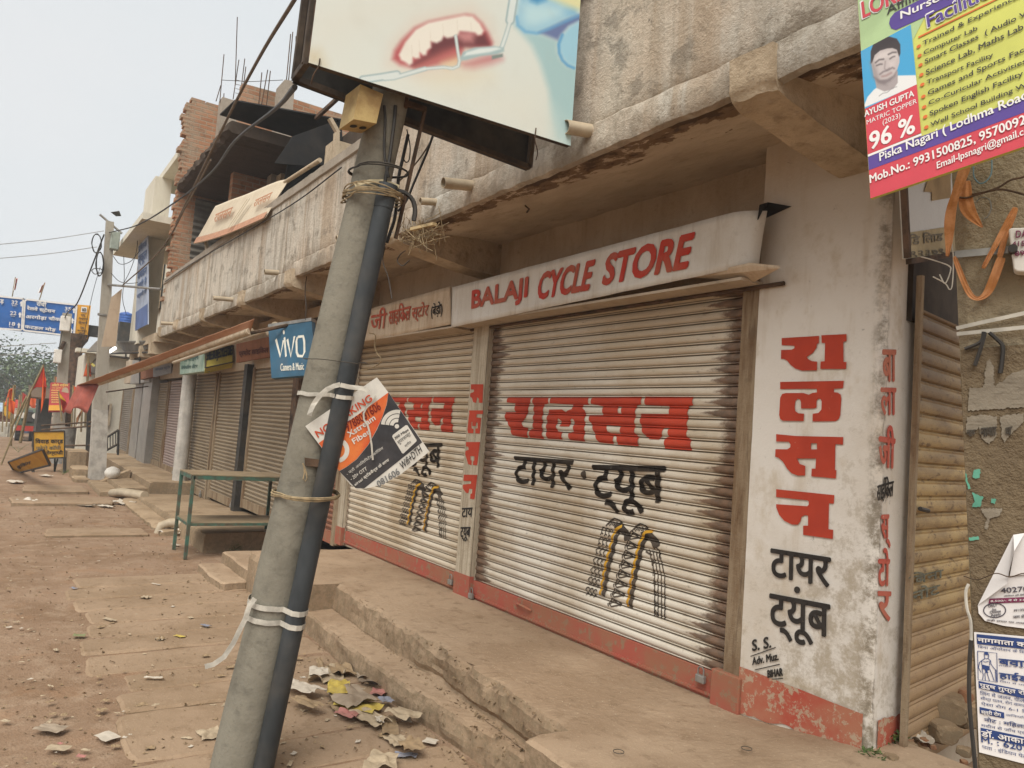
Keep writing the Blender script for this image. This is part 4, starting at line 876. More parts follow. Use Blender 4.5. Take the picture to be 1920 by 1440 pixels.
# beige junction box under the hoarding
t = thing('junction_box', 'open beige metal junction box under the hoarding on the leaning pole', 'junction box', tuple(at(690, 240, X=-3.05)))
M['beige'] = simple('beige_enamel', 'b89c6a', .55, .25, 6, .05, .2, dark='8c6f45')
a, b, c_, d = [at(*p, X=-3.02) for p in ((664, 224), (706, 232), (719, 176), (677, 158))]; dv = at(637, 243, Z=a.z) - a
mb = MB(); mb.slab([a, b, c_, d], V(-.006, 0, 0)); mb.slab([b, b+dv, c_+dv, c_], V(0, -.004, 0)); mb.slab([a, b, b+dv, a+dv], V(0, 0, .004)); mb.build('box_shell', M['beige'], t, bevel=.004)
a2 = a + V(0, -.003, 0); d2 = d + V(0, -.003, 0); mb = MB(); mb.slab([a2, a2+dv, d2+dv, d2], V(0, .004, 0)); mb.build('open_door', M['beige'], t)
mb = MB()
for q in (.3, .72): c0 = a*(1-q)+b*q + dv*.5 + V(0, 0, -.002); mb.disc(c0, V(.02, 0, 0), (b-a).normalized()*.016)
mb.build('knockout_hole', M['darkmetal'], t)
M['recess_shade'] = simple('recess_shade_brown', '3d3026', .9, .3, 9, .2)  # recess shade put into a dark brown colour
# ------------------------------------------------------------------ the side lane: ochre shutter, light box, rubble
sp0 = at(1694, 1342, X=-1.74); sd_ = ray(2497, 930); sd_.z = 0; sd_.normalize(); sn = V(0, 0, 1).cross(sd_); 
if sn.dot(EYE - sp0) < 0: sn = -sn
spl = (sp0, sn)
SPI = .0755
def sprof(t):
    t -= math.floor(t); return .010*max(0, math.sin(math.pi*min(1, t/.80)))**.7 + (.004 if .84 < t < .93 else 0) - (.006 if t > .95 else 0)
def side_shutter_mat():
    g = NG('ochre_shutter', .6, .3); z = g.xyz()[2]; n = g.noise(3, 6, .65, (1, 1, 3)); n2 = g.noise(14, 6, .72, (1, 1, 2.5), 4); n3 = g.noise(60, 4, .7, off=3)
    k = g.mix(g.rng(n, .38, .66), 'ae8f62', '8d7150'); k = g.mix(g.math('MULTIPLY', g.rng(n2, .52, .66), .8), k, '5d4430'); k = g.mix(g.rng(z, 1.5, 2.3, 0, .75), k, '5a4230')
    k = g.mix(g.rng(z, 1.15, .7, 0, .7), k, '9a7a60'); k = g.mix(g.math('MULTIPLY', g.rng(n3, .58, .72), .5), k, '43301f'); g.col(k); g.bump(n2, .2, .004); return g.m
side_len = 1.25
t = thing('side_building', 'plain side shop behind the white pillar with an ochre roller shutter', 'building', sp0)
zs = []; z = .30
while z < 2.36: zs.append(z); z += SPI/9
mb = MB(); mb.v = [tuple(sp0 + sd_*(side_len*i/6) + sn*(sprof((z-.30)/SPI)+.002*nz((i, 0, z), 3)) + V(0, 0, z-sp0.z)) for z in zs for i in range(7)]
mb.f = [(j*7+i, j*7+i+1, (j+1)*7+i+1, (j+1)*7+i) for j in range(len(zs)-1) for i in range(6)]; mb.mi = [0]*len(mb.f)
mb.build('roller_shutter', side_shutter_mat(), t)
mb = MB(); a = sp0 + sn*.012 - sd_*.022; mb.bar(V(a.x, a.y, .2), V(a.x, a.y, 2.5), .024, .024); mb.build('door_frame', M['rust'], t)
mb = MB(); b = sp0 + sd_*side_len; q = sp0 - sn*.12 + sd_*.02; e = b + sd_*2 - sn*.12; mb.slab([V(q.x, q.y, 0), V(e.x, e.y, 0), V(e.x, e.y, 4.2), V(q.x, q.y, 4.2)], -sn*.2); mb.build('wall', M['wall'], t)
mb = MB(); mb.tube([sp0 + sd_*.02 + sn*.03 + V(0, 0, .90), sp0 + sd_*.12 + sn*.03 + V(0, 0, .89)], .01, 8); mb.build('handle', M['darkmetal'], t)
mb = MB(); q0 = sp0 - sn*.02 - sd_*.02; q1 = sp0 + sd_*side_len - sn*.02; mb.slab([V(q0.x, q0.y, 2.30), V(q1.x, q1.y, 2.30), V(q1.x, q1.y, 2.75), V(q0.x, q0.y, 2.75)], -sn*.03); mb.build('shade_slab', M['recess_shade'], t)  # dark slab stands in for the shade above the shutter
# faded painted marks on the shutter
M['fadedgrey'] = simple('faded_grey_paint', '7c7a68', .9, .4, 30, 0); pls = (sp0 + sn*.018, sn)
for s, q in (('बिना', [(1704,1098), (1768,1082), (1704,1076)]), ('नोट', [(1710,1128), (1762,1112), (1710,1104)])): mb = MB(); text_px(mb, s, *q, bold=.03, pl=pls, n=sn); mb.build('faded_lettering', M['fadedgrey'], t)
# light box above it
lpl = (sp0 + sn*.12, sn)
t = thing('light_box', 'dusty white light box sign in a rusty frame over the ochre side shutter', 'sign', at(1740, 430, pl=lpl))
LB = [at(1702, 485, pl=lpl), at(1800, 470, pl=lpl), at(1800, 240, pl=lpl), at(1690, 255, pl=lpl)]
M['boxface'] = stained('light_box_face', 'b9b2a6', 'aba092', '96897a', vs=(3, 3, 1), amt=.3, patch=.3, bump=.05, rough=.35, spec=.4, black='7d7264', blk=.2)
mb = MB(); mb.slab(LB, -sn*.02); mb.build('panel', M['boxface'], t)
mb = MB()
for a, b in ((LB[0], LB[1]), (LB[0], LB[3])): mb.bar(a + sn*.004 + (V(0, 0, -.012) if a is LB[0] and b is LB[1] else -sd_*.012), b + sn*.004 + (V(0, 0, -.012) if b is LB[1] else -sd_*.012), .022, .022)
mb.build('frame', M['rustmetal'], t)
ZN = (.208333, 1520, 300); l2 = (lpl[0] + sn*.003, sn); l3 = (lpl[0] + sn*.0045, sn)
mb = MB(); mb.tess([[at(*p, pl=l2) for p in zt([(868,655),(1300,590),(1300,860),(882,882)], *ZN)]]); mb.build('paper_strip', simple('yellowed_paper', 'b8a888', .85, .15, 8, .05), t)
mb = MB(); text_px(mb, 'डि लिाड ट', *zt([(885,770), (1260,715), (885,670)], *ZN), bold=.03, pl=l3, n=sn); text_px(mb, '९२३७९९', *zt([(900,880), (1260,840), (898,825)], *ZN), bold=.03, pl=l3, n=sn)
mb.build('faded_lettering', simple('faded_print', '8d8474', .85, .25, 20, 0), t)
mb = MB(); mb.tess([[at(*p, pl=l2) for p in zt([(1020,285),(1060,160),(1260,110),(1262,340),(1090,368),(1090,290)], *ZN)]]); mb.build('torn_sticker', simple('brown_sticker', 'b39a78', .85, .2, 8, .03), t)
# rubble, scrap paper and weeds at the foot
def rock(p, r, m, lab, name='stone', group=None, seed=0, sq=(1, 1, .7), cat='stone'):
    bm = bmesh.new(); bmesh.ops.create_icosphere(bm, subdivisions=3, radius=1)
    for v in bm.verts:
        c = v.co.copy(); f = 1 + .35*noise.noise(c*1.3 + V(seed, seed*2, 0)) + .12*noise.noise(c*4 + V(0, seed, 0)); c = Vector([max(-.72, min(.72, q*f)) for q in c]); v.co = V(c.x*sq[0], c.y*sq[1], c.z*sq[2])*r
    me = bpy.data.meshes.new(name); bm.to_mesh(me); bm.free(); me.materials.append(m); o = bpy.data.objects.new(name, me); COL.objects.link(o); o.location = p; o.rotation_euler = (0, 0, seed*1.7)
    return tag(o, lab, cat, group)
M['rubble'] = dusty_concrete('rubble', '8f7760', '7a634e', '5f4b3a', .4)
M['brickdust'] = simple('broken_brick', '96644c', .95, .4, 8, .5, .5, bs=30, dist=.02)
RZ_ = .44
for i, (px, py, r, lab, m, z) in enumerate([(1765, 1325, .125, 'big lump of broken concrete rubble against the foot of the ochre shutter', 'rubble', .50), (1729, 1345, .055, 'rounded brick piece left of the big rubble lump', 'brickdust', .47), (1800, 1300, .06, 'reddish broken brick at the right foot of the ochre shutter', 'brickdust', .53),
        (1768, 1372, .08, 'flat grey rubble lump in front of the biggest one', 'rubble', .44), (1700, 1400, .045, 'pale stone chip beside the torn carton', 'rubble', .42), (1812, 1345, .08, 'rubble lump beside the black cable', 'rubble', .45), (1672, 1425, .04, 'pointed stone beside the green weed', 'rubble', .42), (1790, 1322, .05, 'small brick bit on top of the rubble', 'brickdust', .52)]):
    rock(at(px, py, Z=z), r, M[m], lab, seed=i+1.3)
def scrap(px, py, Z, w, h, m, lab, name='paper_scrap', cat='litter', group=None, rot=0, curl=.25, seed=0, corners=None, crumple=1.0, parent=None):
    """a crumpled sheet lying on the ground"""
    n = 10; c = at(px, py, Z=Z); mbx = MB(); ca, sa = math.cos(rot), math.sin(rot)
    def fn(u, v):
        x, y = (u-.5)*w*(1+.25*nz((u*2, v, seed), 1.7)), (v-.5)*h*(1+.25*nz((v*2, u, seed+3), 1.7)); z = abs(nz((u*1.4, v*1.4, seed), 1.6))*curl*min(w, h)*crumple + curl*.5*min(w, h)*max(0, nz((seed, u, v), 2.3))*(u-.5)**2*4
        return (c.x + x*ca - y*sa, c.y + x*sa + y*ca, Z + .005 + z)
    mbx.grid(fn, n, n); o = mbx.build(name, m, None, True); me = o.data
    for v in me.vertices: v.co -= c
    o.location = c; return tag(o, lab, cat, group)
for i in range(16):
    rock(at(random.uniform(1695, 1822), random.uniform(1290, 1435), Z=.43), random.uniform(.014, .04), M['rubble' if i % 3 else 'brickdust'], 'small rubble chip scattered between the ochre shutter and the poster pole', 'rubble_chip', 'rubble chips by the side shutter', i*2.1+7)
o = scrap(1722, 1385, .43, .10, .16, M['paper'], 'torn cream carton lying between the pillar foot and the rubble', rot=.7, curl=.5, seed=3)
def weed(px, py, Z, r, lab, n=120):
    c = at(px, py, Z=Z); t = thing('weed', lab, 'plant', c); lf = MB(); st = MB()
    for i in range(9):
        a = random.uniform(0, 6.28); l = random.uniform(.4, 1)*r; st.tube([c, c + V(math.cos(a)*l*.5, math.sin(a)*l*.5, l*.5), c + V(math.cos(a)*l, math.sin(a)*l, l*.8)], .0025, 5)
    for i in range(n):
        a, q = random.uniform(0, 6.28), random.uniform(.1, 1)**.6*r; p = c + V(math.cos(a)*q, math.sin(a)*q, random.uniform(.1, .9)*r*(1.15-q/r*.6)); s = random.uniform(.006, .014)
        d = V(random.uniform(-1, 1), random.uniform(-1, 1), random.uniform(-.3, .8)).normalized(); e = d.cross(V(0, 0, 1)).normalized(); lf.add([p, p + d*s + e*s*.5, p + d*s*2.1, p + d*s - e*s*.5], [(0, 1, 2, 3)])
    st.build('stem', M['leaf'], t); lf.build('leaves', M['leaf'], t)
M['leaf'] = simple('weed_leaf', '5d7038', .7, .4, 40, 0, dark='3e4f28')
weed(1660, 1392, .42, .09, 'small dusty green weed growing at the right corner of the pillar foot', 160); weed(1637, 1428, .40, .06, 'smaller green weed tuft in front of the pillar corner', 90)

# ------------------------------------------------------------------ the near concrete pole with posters at the right edge
fd = ray(-1105, 745 - .074*1105); fd.z = 0; fd.normalize(); fd = -fd                     # along the face, towards the right
fn_ = V(0, 0, 1).cross(fd)
fp0 = at(1832, 1190, Y=1.62)
if fn_.dot(EYE - fp0) < 0: fn_ = -fn_
fpl = lambda k=0: (fp0 + fn_*(.0015*k), fn_)
FL = [at(1843, 1660, pl=fpl()), at(1775, 120, pl=fpl())]
pz = FL[0] + (FL[0]-FL[1])*((FL[0].z - .33)/(FL[1].z-FL[0].z)); pt_ = FL[1] + (FL[1]-FL[0])*((5.2-FL[1].z)/(FL[1].z-FL[0].z))
t = thing('utility_pole', 'thick square concrete pole plastered with posters at the right edge of the frame', 'pole', pz)
WF = .27
M['nearpole'] = stained('near_pole_concrete', '95866f', '7f705d', '5f5245', vs=(5, 5, 4), amt=.5, patch=.6, bump=.8, black='463c32', blk=.8)
M['muddy'] = stained('pole_poster_residue', '74634f', '635343', '4c3f33', vs=(9, 9, 6), amt=.6, patch=.7, bump=.9, black='a3937d', blk=.5)
mb = MB()
def fgrid(u, v):
    p = pz*(1-v) + pt_*v + fd*(WF*u); c = min(u, 1-u); return p + fn_*(-.012*max(0, (.06-c)/.06)**2 + .004*nz(p, 7) + .002*nz(p, 22))
mb.grid(fgrid, 16, 200)
A, B_ = pz + fn_*-.012, pt_ + fn_*-.012
mb.slab([A, A + fd*WF, A + fd*WF - fn_*.22, A - fn_*.22], B_ - A); mb.build('pole_shaft', M['nearpole'], t, False)
def jag(pts, amp=5, step=9):
    out = []
    for (a, b), (c, d) in zip(pts, pts[1:]+pts[:1]):
        n = max(1, int(math.hypot(c-a, d-b)/step))
        for i in range(n): t = i/n; q = 0 if i == 0 else amp; out.append((a+(c-a)*t+q*random.uniform(-1, 1), b+(d-b)*t+q*random.uniform(-1, 1)))
    return out
def pflat(name, pts, m, k, parent, z=None):
    mbx = MB(); mbx.tess([[at(*p, pl=fpl(k)) for p in (zt(pts, *z) if z else pts)]]); return mbx.build(name, m, parent)
pflat('brown_coat', [(1801,655),(1990,640),(2000,1470),(1836,1440),(1826,1180),(1815,990),(1806,800)], M['muddy'], 3.2, t)
# old torn newsprint remains
M['newsprint'] = stained('torn_newsprint', '8c8172', '72675a', '574d42', vs=(6, 6, 40), amt=.8, patch=.7, bump=.3, black='40372f', blk=.8)
ZO = (.368, 1800, 660)
for i, (pts, lab) in enumerate([([(40,260),(45,185),(120,180),(135,60),(150,35),(170,70),(175,180),(260,110),(330,90),(330,280),(190,290),(40,300)], 'torn grey newsprint patch with a faint figure on the brown pole'), ([(35,330),(110,318),(190,330),(185,430),(150,470),(110,440),(95,380),(60,430),(30,410)], 'torn newsprint scrap with bold letters under the figure patch'), ([(205,330),(325,310),(320,360),(260,420),(225,468),(212,420)], 'pointed torn newsprint scrap near the right frame edge'), ([(105,800),(215,795),(205,830),(150,850),(140,905),(125,900),(135,845)], 'small torn white paper remnant below the green scraps')]):
    o = pflat('poster_remnant', jag(pts), M['newsprint'], 5, None, ZO); tag(o, lab, 'poster')
mb = MB(); text_px(mb, 'न्द', *zt([(32,432), (75,428), (36,400)], *ZO), bold=.04, pl=fpl(6), n=fn_); text_px(mb, 'नाशा', *zt([(105,432), (183,425), (108,388)], *ZO), bold=.04, pl=fpl(6), n=fn_); text_px(mb, 'घ', *zt([(228,428), (262,420), (232,388)], *ZO), bold=.04, pl=fpl(6), n=fn_)
mb.build('old_print', simple('faded_black_print', '4d453d', .9, .3, 30, 0), t)
M['greenscrap'] = simple('green_poster_scrap', '5f9c84', .85, .2, 20, .1)
for pts, lab in (([(65,640),(72,600),(105,598),(100,640),(78,645)], 'green paper scrap, topmost of those on the brown pole'), ([(30,600),(40,660),(55,695),(42,700),(28,650)], 'narrow green paper scrap on the left edge of the brown pole'), ([(62,715),(120,740),(100,790),(60,790),(75,760)], 'largest green torn scrap with a dark letter on the brown pole'), ([(160,745),(185,750),(178,775),(158,770)], 'tiny green scrap right of the largest one'), ([(45,945),(95,940),(98,955),(50,962)], 'lowest green paper scrap near the pole edge')):
    tag(pflat('poster_scrap', jag(pts, 3, 8), M['greenscrap'], 5, None, ZO), lab, 'poster scrap', 'green scraps on the pole')
# torn white exam poster with a folded flap
M['posterw'] = simple('white_poster_paper', 'dcd6d2', .75, .08, 10, .05, .05)
t2 = thing('poster', 'torn white exam poster with a folded corner pasted on the brown pole', 'poster', at(1880, 1110, pl=fpl(6)))
pflat('sheet', [(820,360),(1100,300),(1100,680),(785,640),(680,612),(645,570),(640,525),(650,505)], M['posterw'], 6, t2, ZC)
mb = MB(); P = [at(*p, pl=fpl(k)) for p, k in zip(zt([(840,128),(905,118),(845,220),(815,340),(808,400),(640,525)], *ZC), (10, 9, 30, 26, 20, 7))]; mb.add(P, [(0, 1, 2), (0, 2, 3), (0, 3, 4), (0, 4, 5)]); mb.add([at(*p, pl=fpl(9)) for p in zt([(905,118),(1100,60),(1100,330),(820,360),(845,220)], *ZC)], [(0, 1, 2, 3, 4)]); mb.build('folded_flap', M['posterw'], t2)
def ptext(rows, m, k, parent, z, name='printed_words'):
    for s, q, b in rows: mbx = MB(); text_px(mbx, s, *zt(q, *z), bold=b, pl=fpl(k), n=fn_, eps=.0001); mbx.build(name, m, parent)
M['inkp'] = simple('maroon_print', '7a3350', .7, .1, 20, 0); M['inkd'] = simple('dark_print', '4b4750', .7, .15, 20, 0); M['inkb'] = simple('navy_print', '2f4375', .7, .15, 14, 0)
ptext([('4027054', [(772,456),(990,440),(768,428)], .03)], M['inkd'], 7, t2, ZC)
ptext([('ONLY', [(700,538),(750,530),(698,522)], .02), ('for', [(722,556),(745,553),(721,542)], .02), ('Online', [(708,572),(770,564),(707,556)], .02), ('Apply', [(714,592),(772,584),(712,574)], .02), ('PF12%', [(845,560),(905,554),(844,548)], .01), ('जम से जमा करें', [(840,598),(1000,590),(838,578)], .01), ('सही समय पर नामांकन करें', [(690,612),(1000,640),(692,600)], .01), ('आवेदन की तिथि तक भर्ती', [(790,478),(1000,465),(788,466)], .01)], M['inkd'], 7, t2, ZC)
pflat('maroon_band', [(706,487),(1100,470),(1100,500),(700,515)], M['inkp'], 7, t2, ZC); ptext([('8,500/- में से 31,500', [(712,508),(960,498),(713,494)], .01)], M['posterw'], 8, t2, ZC)
mb = MB(); mb.stroke([at(*zt([(735+62*math.cos(a*math.pi/14), 553+40*math.sin(a*math.pi/14))], *ZC)[0], pl=fpl(7)) for a in range(29)], .0018, fn_); mb.build('ring', M['inkd'], t2)
# blue and white clinic poster
ZP = (.194489, 1800, 1160)
t3 = thing('poster', 'blue and white Hindi clinic poster pasted low on the brown pole', 'poster', at(1880, 1300, pl=fpl(5)))
pflat('sheet', [(135,128),(1000,205),(1010,1500),(185,1288)], M['posterw'], 5, t3, ZP)
for pts in ([(160,148),(1000,230),(1000,335),(165,243)], [(178,600),(1000,770),(1000,860),(182,668)], [(188,850),(425,905),(428,962),(192,912)], [(198,1050),(1000,1225),(1000,1320),(203,1132)]): pflat('blue_band', pts, M['inkb'], 6, t3, ZP)
ptext([('नागमाता क्लीनिक', [(172,238),(940,322),(170,168)], .025)], M['posterw'], 7, t3, ZP)
ptext([('पुरुष गुप्त रोग', [(192,668),(690,762),(190,610)], .02), ('स्त्री रोग', [(205,922),(398,955),(202,872)], .02), ('डॉ. आकाश', [(206,1130),(700,1225),(203,1064)], .025)], M['posterw'], 7, t3, ZP)
ptext([('बिना ऑपरेशन के सिर्फ आयुर्वेदिक', [(172,292),(1000,390),(170,250)], .0), ('बवासीर', [(378,440),(860,490),(372,362)], .04), ('हाईड्रोसील', [(382,590),(1000,680),(376,500)], .03), ('मस्सा में सूजन, दर्द, खून', [(375,462),(900,505),(373,440)], .0), ('लिंग में पानी, सूजन', [(385,615),(850,690),(383,592)], .0),
    ('लिंग में जलन, पीलापन, का मिलना', [(195,740),(1000,880),(192,692)], .0), ('शीघ्र पतन, रोग कमजोरी-देखभाल, सेवा', [(200,790),(1000,930),(197,744)], .0), ('ऐसा रोग 6-1 मिनट में ठीक', [(205,838),(1000,985),(202,796)], .0), ('नोट : महिला डाक्टर', [(235,1002),(900,1118),(232,945)], .01), ('मशीन से जाँच एवं कम खर्च', [(205,1050),(900,1175),(202,1005)], .0), ('अनियमित मासिक', [(440,935),(900,1010),(440,910)], .0),
    ('M. : 6201357', [(208,1190),(860,1330),(204,1135)], .03), ('पता : इंडियन पेट्रोल पम्प', [(215,1262),(900,1420),(210,1208)], .0)], M['inkb'], 6, t3, ZP)
mb = MB(); st = lambda pts, w=.0012: mb.stroke([at(*p, pl=fpl(6)) for p in zt(pts, *ZP)], w, fn_)
st([(170,312),(355,332),(362,612),(176,588),(170,312)]); st([(345,490),(350,605)], .002)
st([(235,350),(238,380),(255,388),(275,378),(278,350)]); st([(240,385),(215,400),(190,420),(178,470),(205,520)]); st([(272,385),(295,405),(300,440),(330,480),(345,495)]); st([(210,445),(212,400)]); st([(288,405),(286,450)]); st([(212,480),(225,540),(218,590)]); st([(285,480),(310,540),(330,600)]); st([(240,520),(245,595)]); st([(262,525),(285,600)]); st([(225,412),(245,418),(275,412)])
mb.build('line_drawing', M['inkb'], t3)
pflat('line_drawing', [(208,440),(288,460),(280,495),(262,500),(275,525),(245,520),(240,490),(215,482)], M['inkb'], 6, t3, ZP); pflat('line_drawing', [(230,345),(235,322),(268,325),(280,345),(272,352)], M['inkb'], 6, t3, ZP)
# strap, lamp box, tapes, cloth and wires
ZQ = (.222222, 1780, 380)
mb = MB(); P = [at(*p, pl=fpl(4)) for p in ((1786,482),(1985,462),(1985,478),(1787,487.5))]; mb.slab([at(1790, 484, pl=fpl(4)), at(1995, 466, pl=fpl(4)), at(1995, 452, pl=fpl(4)), at(1790, 471, pl=fpl(4))], fn_*.003)
tag(mb.build('metal_strap', M['galv'], None), 'flat grey metal strap round the poster covered pole', 'strap')
t4 = thing('lamp_box', 'white rounded meter box with red handwriting on the poster covered pole', 'box', at(1905, 470, pl=fpl(20)))
mb = MB(); mb.slab([at(*p, pl=fpl(30)) for p in ((1891,430),(1896,427),(1990,425),(1990,512),(1908,509),(1901,505))], -fn_*.035); mb.build('cover', M['white'], t4, bevel=.004)
mb = MB()
for s, q in (('DAV', [(1905,446),(1935,443),(1905,433)]), ('4150', [(1898,462),(1930,460),(1898,453)]), ('894', [(1903,480),(1932,478),(1902,471)])): mb = MB(); text_px(mb, s, *q, bold=.01, pl=fpl(31), n=fn_); mb.build('handwriting', M['inkp'], t4)
mb = MB(); c0 = at(1899, 468, pl=fpl(34)); mb.tube([c0 - fn_*.01, c0 + fn_*.012], .008, 12); mb.build('knob', M['darkmetal'], t4, True)
def tape_px(name, lab, pts, wpx, k, m, cat='tape', group=None, pl=None, tw=0):
    plv = pl or fpl(k); P = [at(*p, pl=plv) for p in pts]; mbx = MB(); n0 = plv[1]
    w = (P[0]-EYE).length * wpx/1500; vs = []
    for i, p in enumerate(P):
        d = (P[min(i+1, len(P)-1)]-P[max(i-1, 0)]).normalized(); r = d.cross(n0).normalized(); a = tw*nz((i*.7, wpx, k), 1); r = r*math.cos(a) + n0*math.sin(a); vs += [p - r*w/2, p + r*w/2]
    mbx.add(vs, [(2*i, 2*i+1, 2*i+3, 2*i+2) for i in range(len(P)-1)]); o = mbx.build(name, m, None, False); s_ = o.modifiers.new('thickness', 'SOLIDIFY'); s_.thickness = .0012
    return tag(o, lab, cat, group)
tape_px('packing_tape', 'upper white packing strap round the poster covered pole', zt([(58,1060),(160,1036),(290,1006),(460,970),(640,930),(900,880)], *ZQ), 6.5, 8, M['tape'])
tape_px('packing_tape', 'lower white packing strap round the poster covered pole', zt([(62,1108),(300,1084),(640,1050),(900,1025)], *ZQ), 6.5, 9, M['tape'])
M['cloth'] = simple('orange_cloth', 'c88f62', .95, .35, 26, .3, .2, dark='a9703f', bs=200)
def cloth(lab, pts, ws, k):
    P = [at(*p, pl=fpl(kk)) for p, kk in zip(pts, k if isinstance(k, list) else [k]*len(pts))]; mbx = MB(); vs = []; m = 5
    for i, p in enumerate(P):
        d = (P[min(i+1, len(P)-1)]-P[max(i-1, 0)]).normalized(); r = d.cross(fn_).normalized(); w = (p-EYE).length*ws[i]/1500
        for j in range(m): q = j/(m-1)-.5; vs.append(p + r*w*q + fn_*(.006*nz((i*1.1, j*.7, ws[0]), 1) + .0016*math.cos(j*math.pi)))
    mbx.add(vs, [(i*m+j, i*m+j+1, (i+1)*m+j+1, (i+1)*m+j) for i in range(len(P)-1) for j in range(m-1)]); o = mbx.build('cloth_strip', M['cloth'], None, True); s_ = o.modifiers.new('thickness', 'SOLIDIFY'); s_.thickness = .0015
    s2 = o.modifiers.new('soft', 'SUBSURF'); s2.levels = 1; s2.render_levels = 2; return tag(o, lab, 'cloth', 'orange cloth strips on the pole')
cloth('bunched orange cloth hanging under the school poster on the pole', zt([(1400,40),(1350,180),(1300,320),(1265,440),(1250,560),(1245,700),(1240,800),(1228,870)], *ZN), [18, 16, 12, 15, 17, 13, 7, 4], 20)
cloth('folded triangular flap of orange cloth beside the bunched strip', zt([(1400,180),(1390,320),(1400,430),(1460,520),(1550,610)], *ZN), [13, 20, 24, 16, 2], 14)
cloth('long orange cloth loop hanging in a V on the pole', zt([(1290,860),(1340,1000),(1390,1130),(1440,1230),(1510,1262),(1590,1210),(1640,1090),(1690,960),(1720,870)], *ZN), [5, 8, 8, 9, 6, 13, 14, 13, 13], 13)
cloth('orange cloth strip rising to the right behind the white meter box', zt([(1550,980),(1600,880),(1680,740),(1760,580),(1850,420)], *ZN), [6, 6, 8, 9, 8], [12, 13, 14, 16, 18])
cloth('straight orange cloth strip beside the white meter box', zt([(1700,880),(1730,760),(1770,640),(1850,430)], *ZN), [9, 8, 7, 8], [11, 12, 13, 15])
def wire(name, lab, pts, r, m, cat='wire', group=None, smooth_=True, n=6):
    """a wire through points in space, rounded with a Catmull-Rom curve"""
    P = [Vector(p) for p in pts]; out = []
    if smooth_ and len(P) > 2:
        Q = [P[0]*2-P[1]] + P + [P[-1]*2-P[-2]]
        for i in range(1, len(Q)-2):
            for j in range(6):
                t_ = j/6; a, b, c, d = Q[i-1], Q[i], Q[i+1], Q[i+2]; out.append(.5*((2*b) + (c-a)*t_ + (2*a-5*b+4*c-d)*t_*t_ + (3*b-a-3*c+d)*t_**3))
        out.append(P[-1])
    else: out = P
    mbx = MB(); mbx.tube(out, r, n); return tag(mbx.build(name, m, None, True), lab, cat, group)
def wpx(pts, k, pl=None): return [at(*p, pl=pl or fpl(k)) for p in pts]
for lab, pts in (('rusty barbed wire strand over the top of the cloth strips', [(1290,330),(1400,340),(1500,310),(1600,280),(1700,240),(1800,180),(1920,150),(2100,60)]), ('second rusty barbed wire strand sagging under the first', [(1450,310),(1560,290),(1680,265),(1760,270),(1850,290),(1960,320),(2100,330)])):
    P = wpx(zt(pts, *ZN), 16); o = wire('barbed_wire', lab, P, .0022, M['rustmetal'])
wire('thin_wire', 'blue loop of thin wire hanging on the pole below the school poster', wpx(zt([(1465,60),(1470,150),(1520,210),(1580,190),(1625,120),(1630,0)], *ZN), 10), .0014, simple('blue_wire', '6f8d96', .6, .2, 9, 0))
wire('thin_wire', 'pale grey wire ring on the pole beside the triangular cloth', wpx(zt([(1490,380),(1530,340),(1600,350),(1625,420),(1600,500),(1560,530)], *ZN), 10), .0014, M['galv'])
wire('thin_wire', 'white wire hook dangling in front of the ochre shutter top', wpx(zt([(990,870),(1100,900),(1240,950),(1258,1000),(1210,1110),(1160,1030)], *ZN), 12), .0013, M['tape'])
wire('thin_wire', 'white bent wire hanging down from the bunched cloth', wpx(zt([(1270,760),(1285,900),(1275,1120),(1250,1165),(1210,1110),(1100,1050)], *ZN), 12), .0013, M['tape'])
wire('cable', 'black cable end sticking out left below the white straps', wpx(zt([(290,1090),(280,1150),(240,1190),(130,1235)], *ZQ), 8), .004, M['wirek'])
wire('cable', 'black cable curving down to the left below the white straps', wpx(zt([(300,1095),(285,1160),(255,1260),(215,1375)], *ZQ), 9), .004, M['wirek'])
wire('cable', 'black cable bending down to the right below the white straps', wpx(zt([(340,1095),(400,1150),(450,1210),(445,1330),(430,1440)], *ZQ), 8), .004, M['wirek'])
wire('cable', 'pale cable curling down the left edge of the poster covered pole', wpx([(1816,1095),(1811,1110),(1813,1140),(1820,1165),(1821,1200)], 6), .003, M['tape'])
wire('cable', 'black cable hanging along the left edge of the clinic poster', wpx([(1821,1200),(1818,1240),(1817,1300),(1820,1350),(1826,1410),(1834,1500)], 6), .0042, M['wirek'])
wire('thin_wire', 'thin rusty wire across the torn exam poster', wpx(zt([(560,360),(640,380),(740,345),(820,365),(900,345),(1000,360)], *ZC), 22), .001, M['rustmetal'])

# school advert board tied to the pole --------------------------------------------
v1, v2 = ray(-100, 960), ray(1432, -2700); bn = v1.cross(v2).normalized(); bp0 = at(1632, 372, Y=1.36)
if bn.dot(EYE - bp0) < 0: bn = -bn
bpl = lambda k=0: (bp0 + bn*(.0008*k), bn)
t = thing('advert_board', 'large colourful school advert board with a pupil portrait at the top right', 'sign', at(1760, 200, pl=bpl()))
bc = [(1632,372),(2005,246),(1985,-190),(1596,-190)]
M['ygreen'] = simple('print_yellow_green', 'c3c463', .5, .1, 5, .02, .05); M['pred'] = simple('print_red', 'c2454f', .5, .1, 6, .02, .05); M['ppur'] = simple('print_purple', '57448a', .5, .1, 6, .02, .05); M['pgrn'] = simple('print_pale_green', 'a9c08d', .5, .15, 4, .02, .05)
M['porg'] = simple('print_orange', 'cc6a35', .5, .1, 6, .02); M['pwht'] = simple('print_white', 'ddd9d4', .5, .06, 6, .02); M['pdrk'] = simple('print_charcoal', '3d3a38', .5, .1, 6, .02)
mb = MB(); mb.slab([at(*p, pl=bpl()) for p in bc], -bn*.006); mb.build('board', M['ygreen'], t)
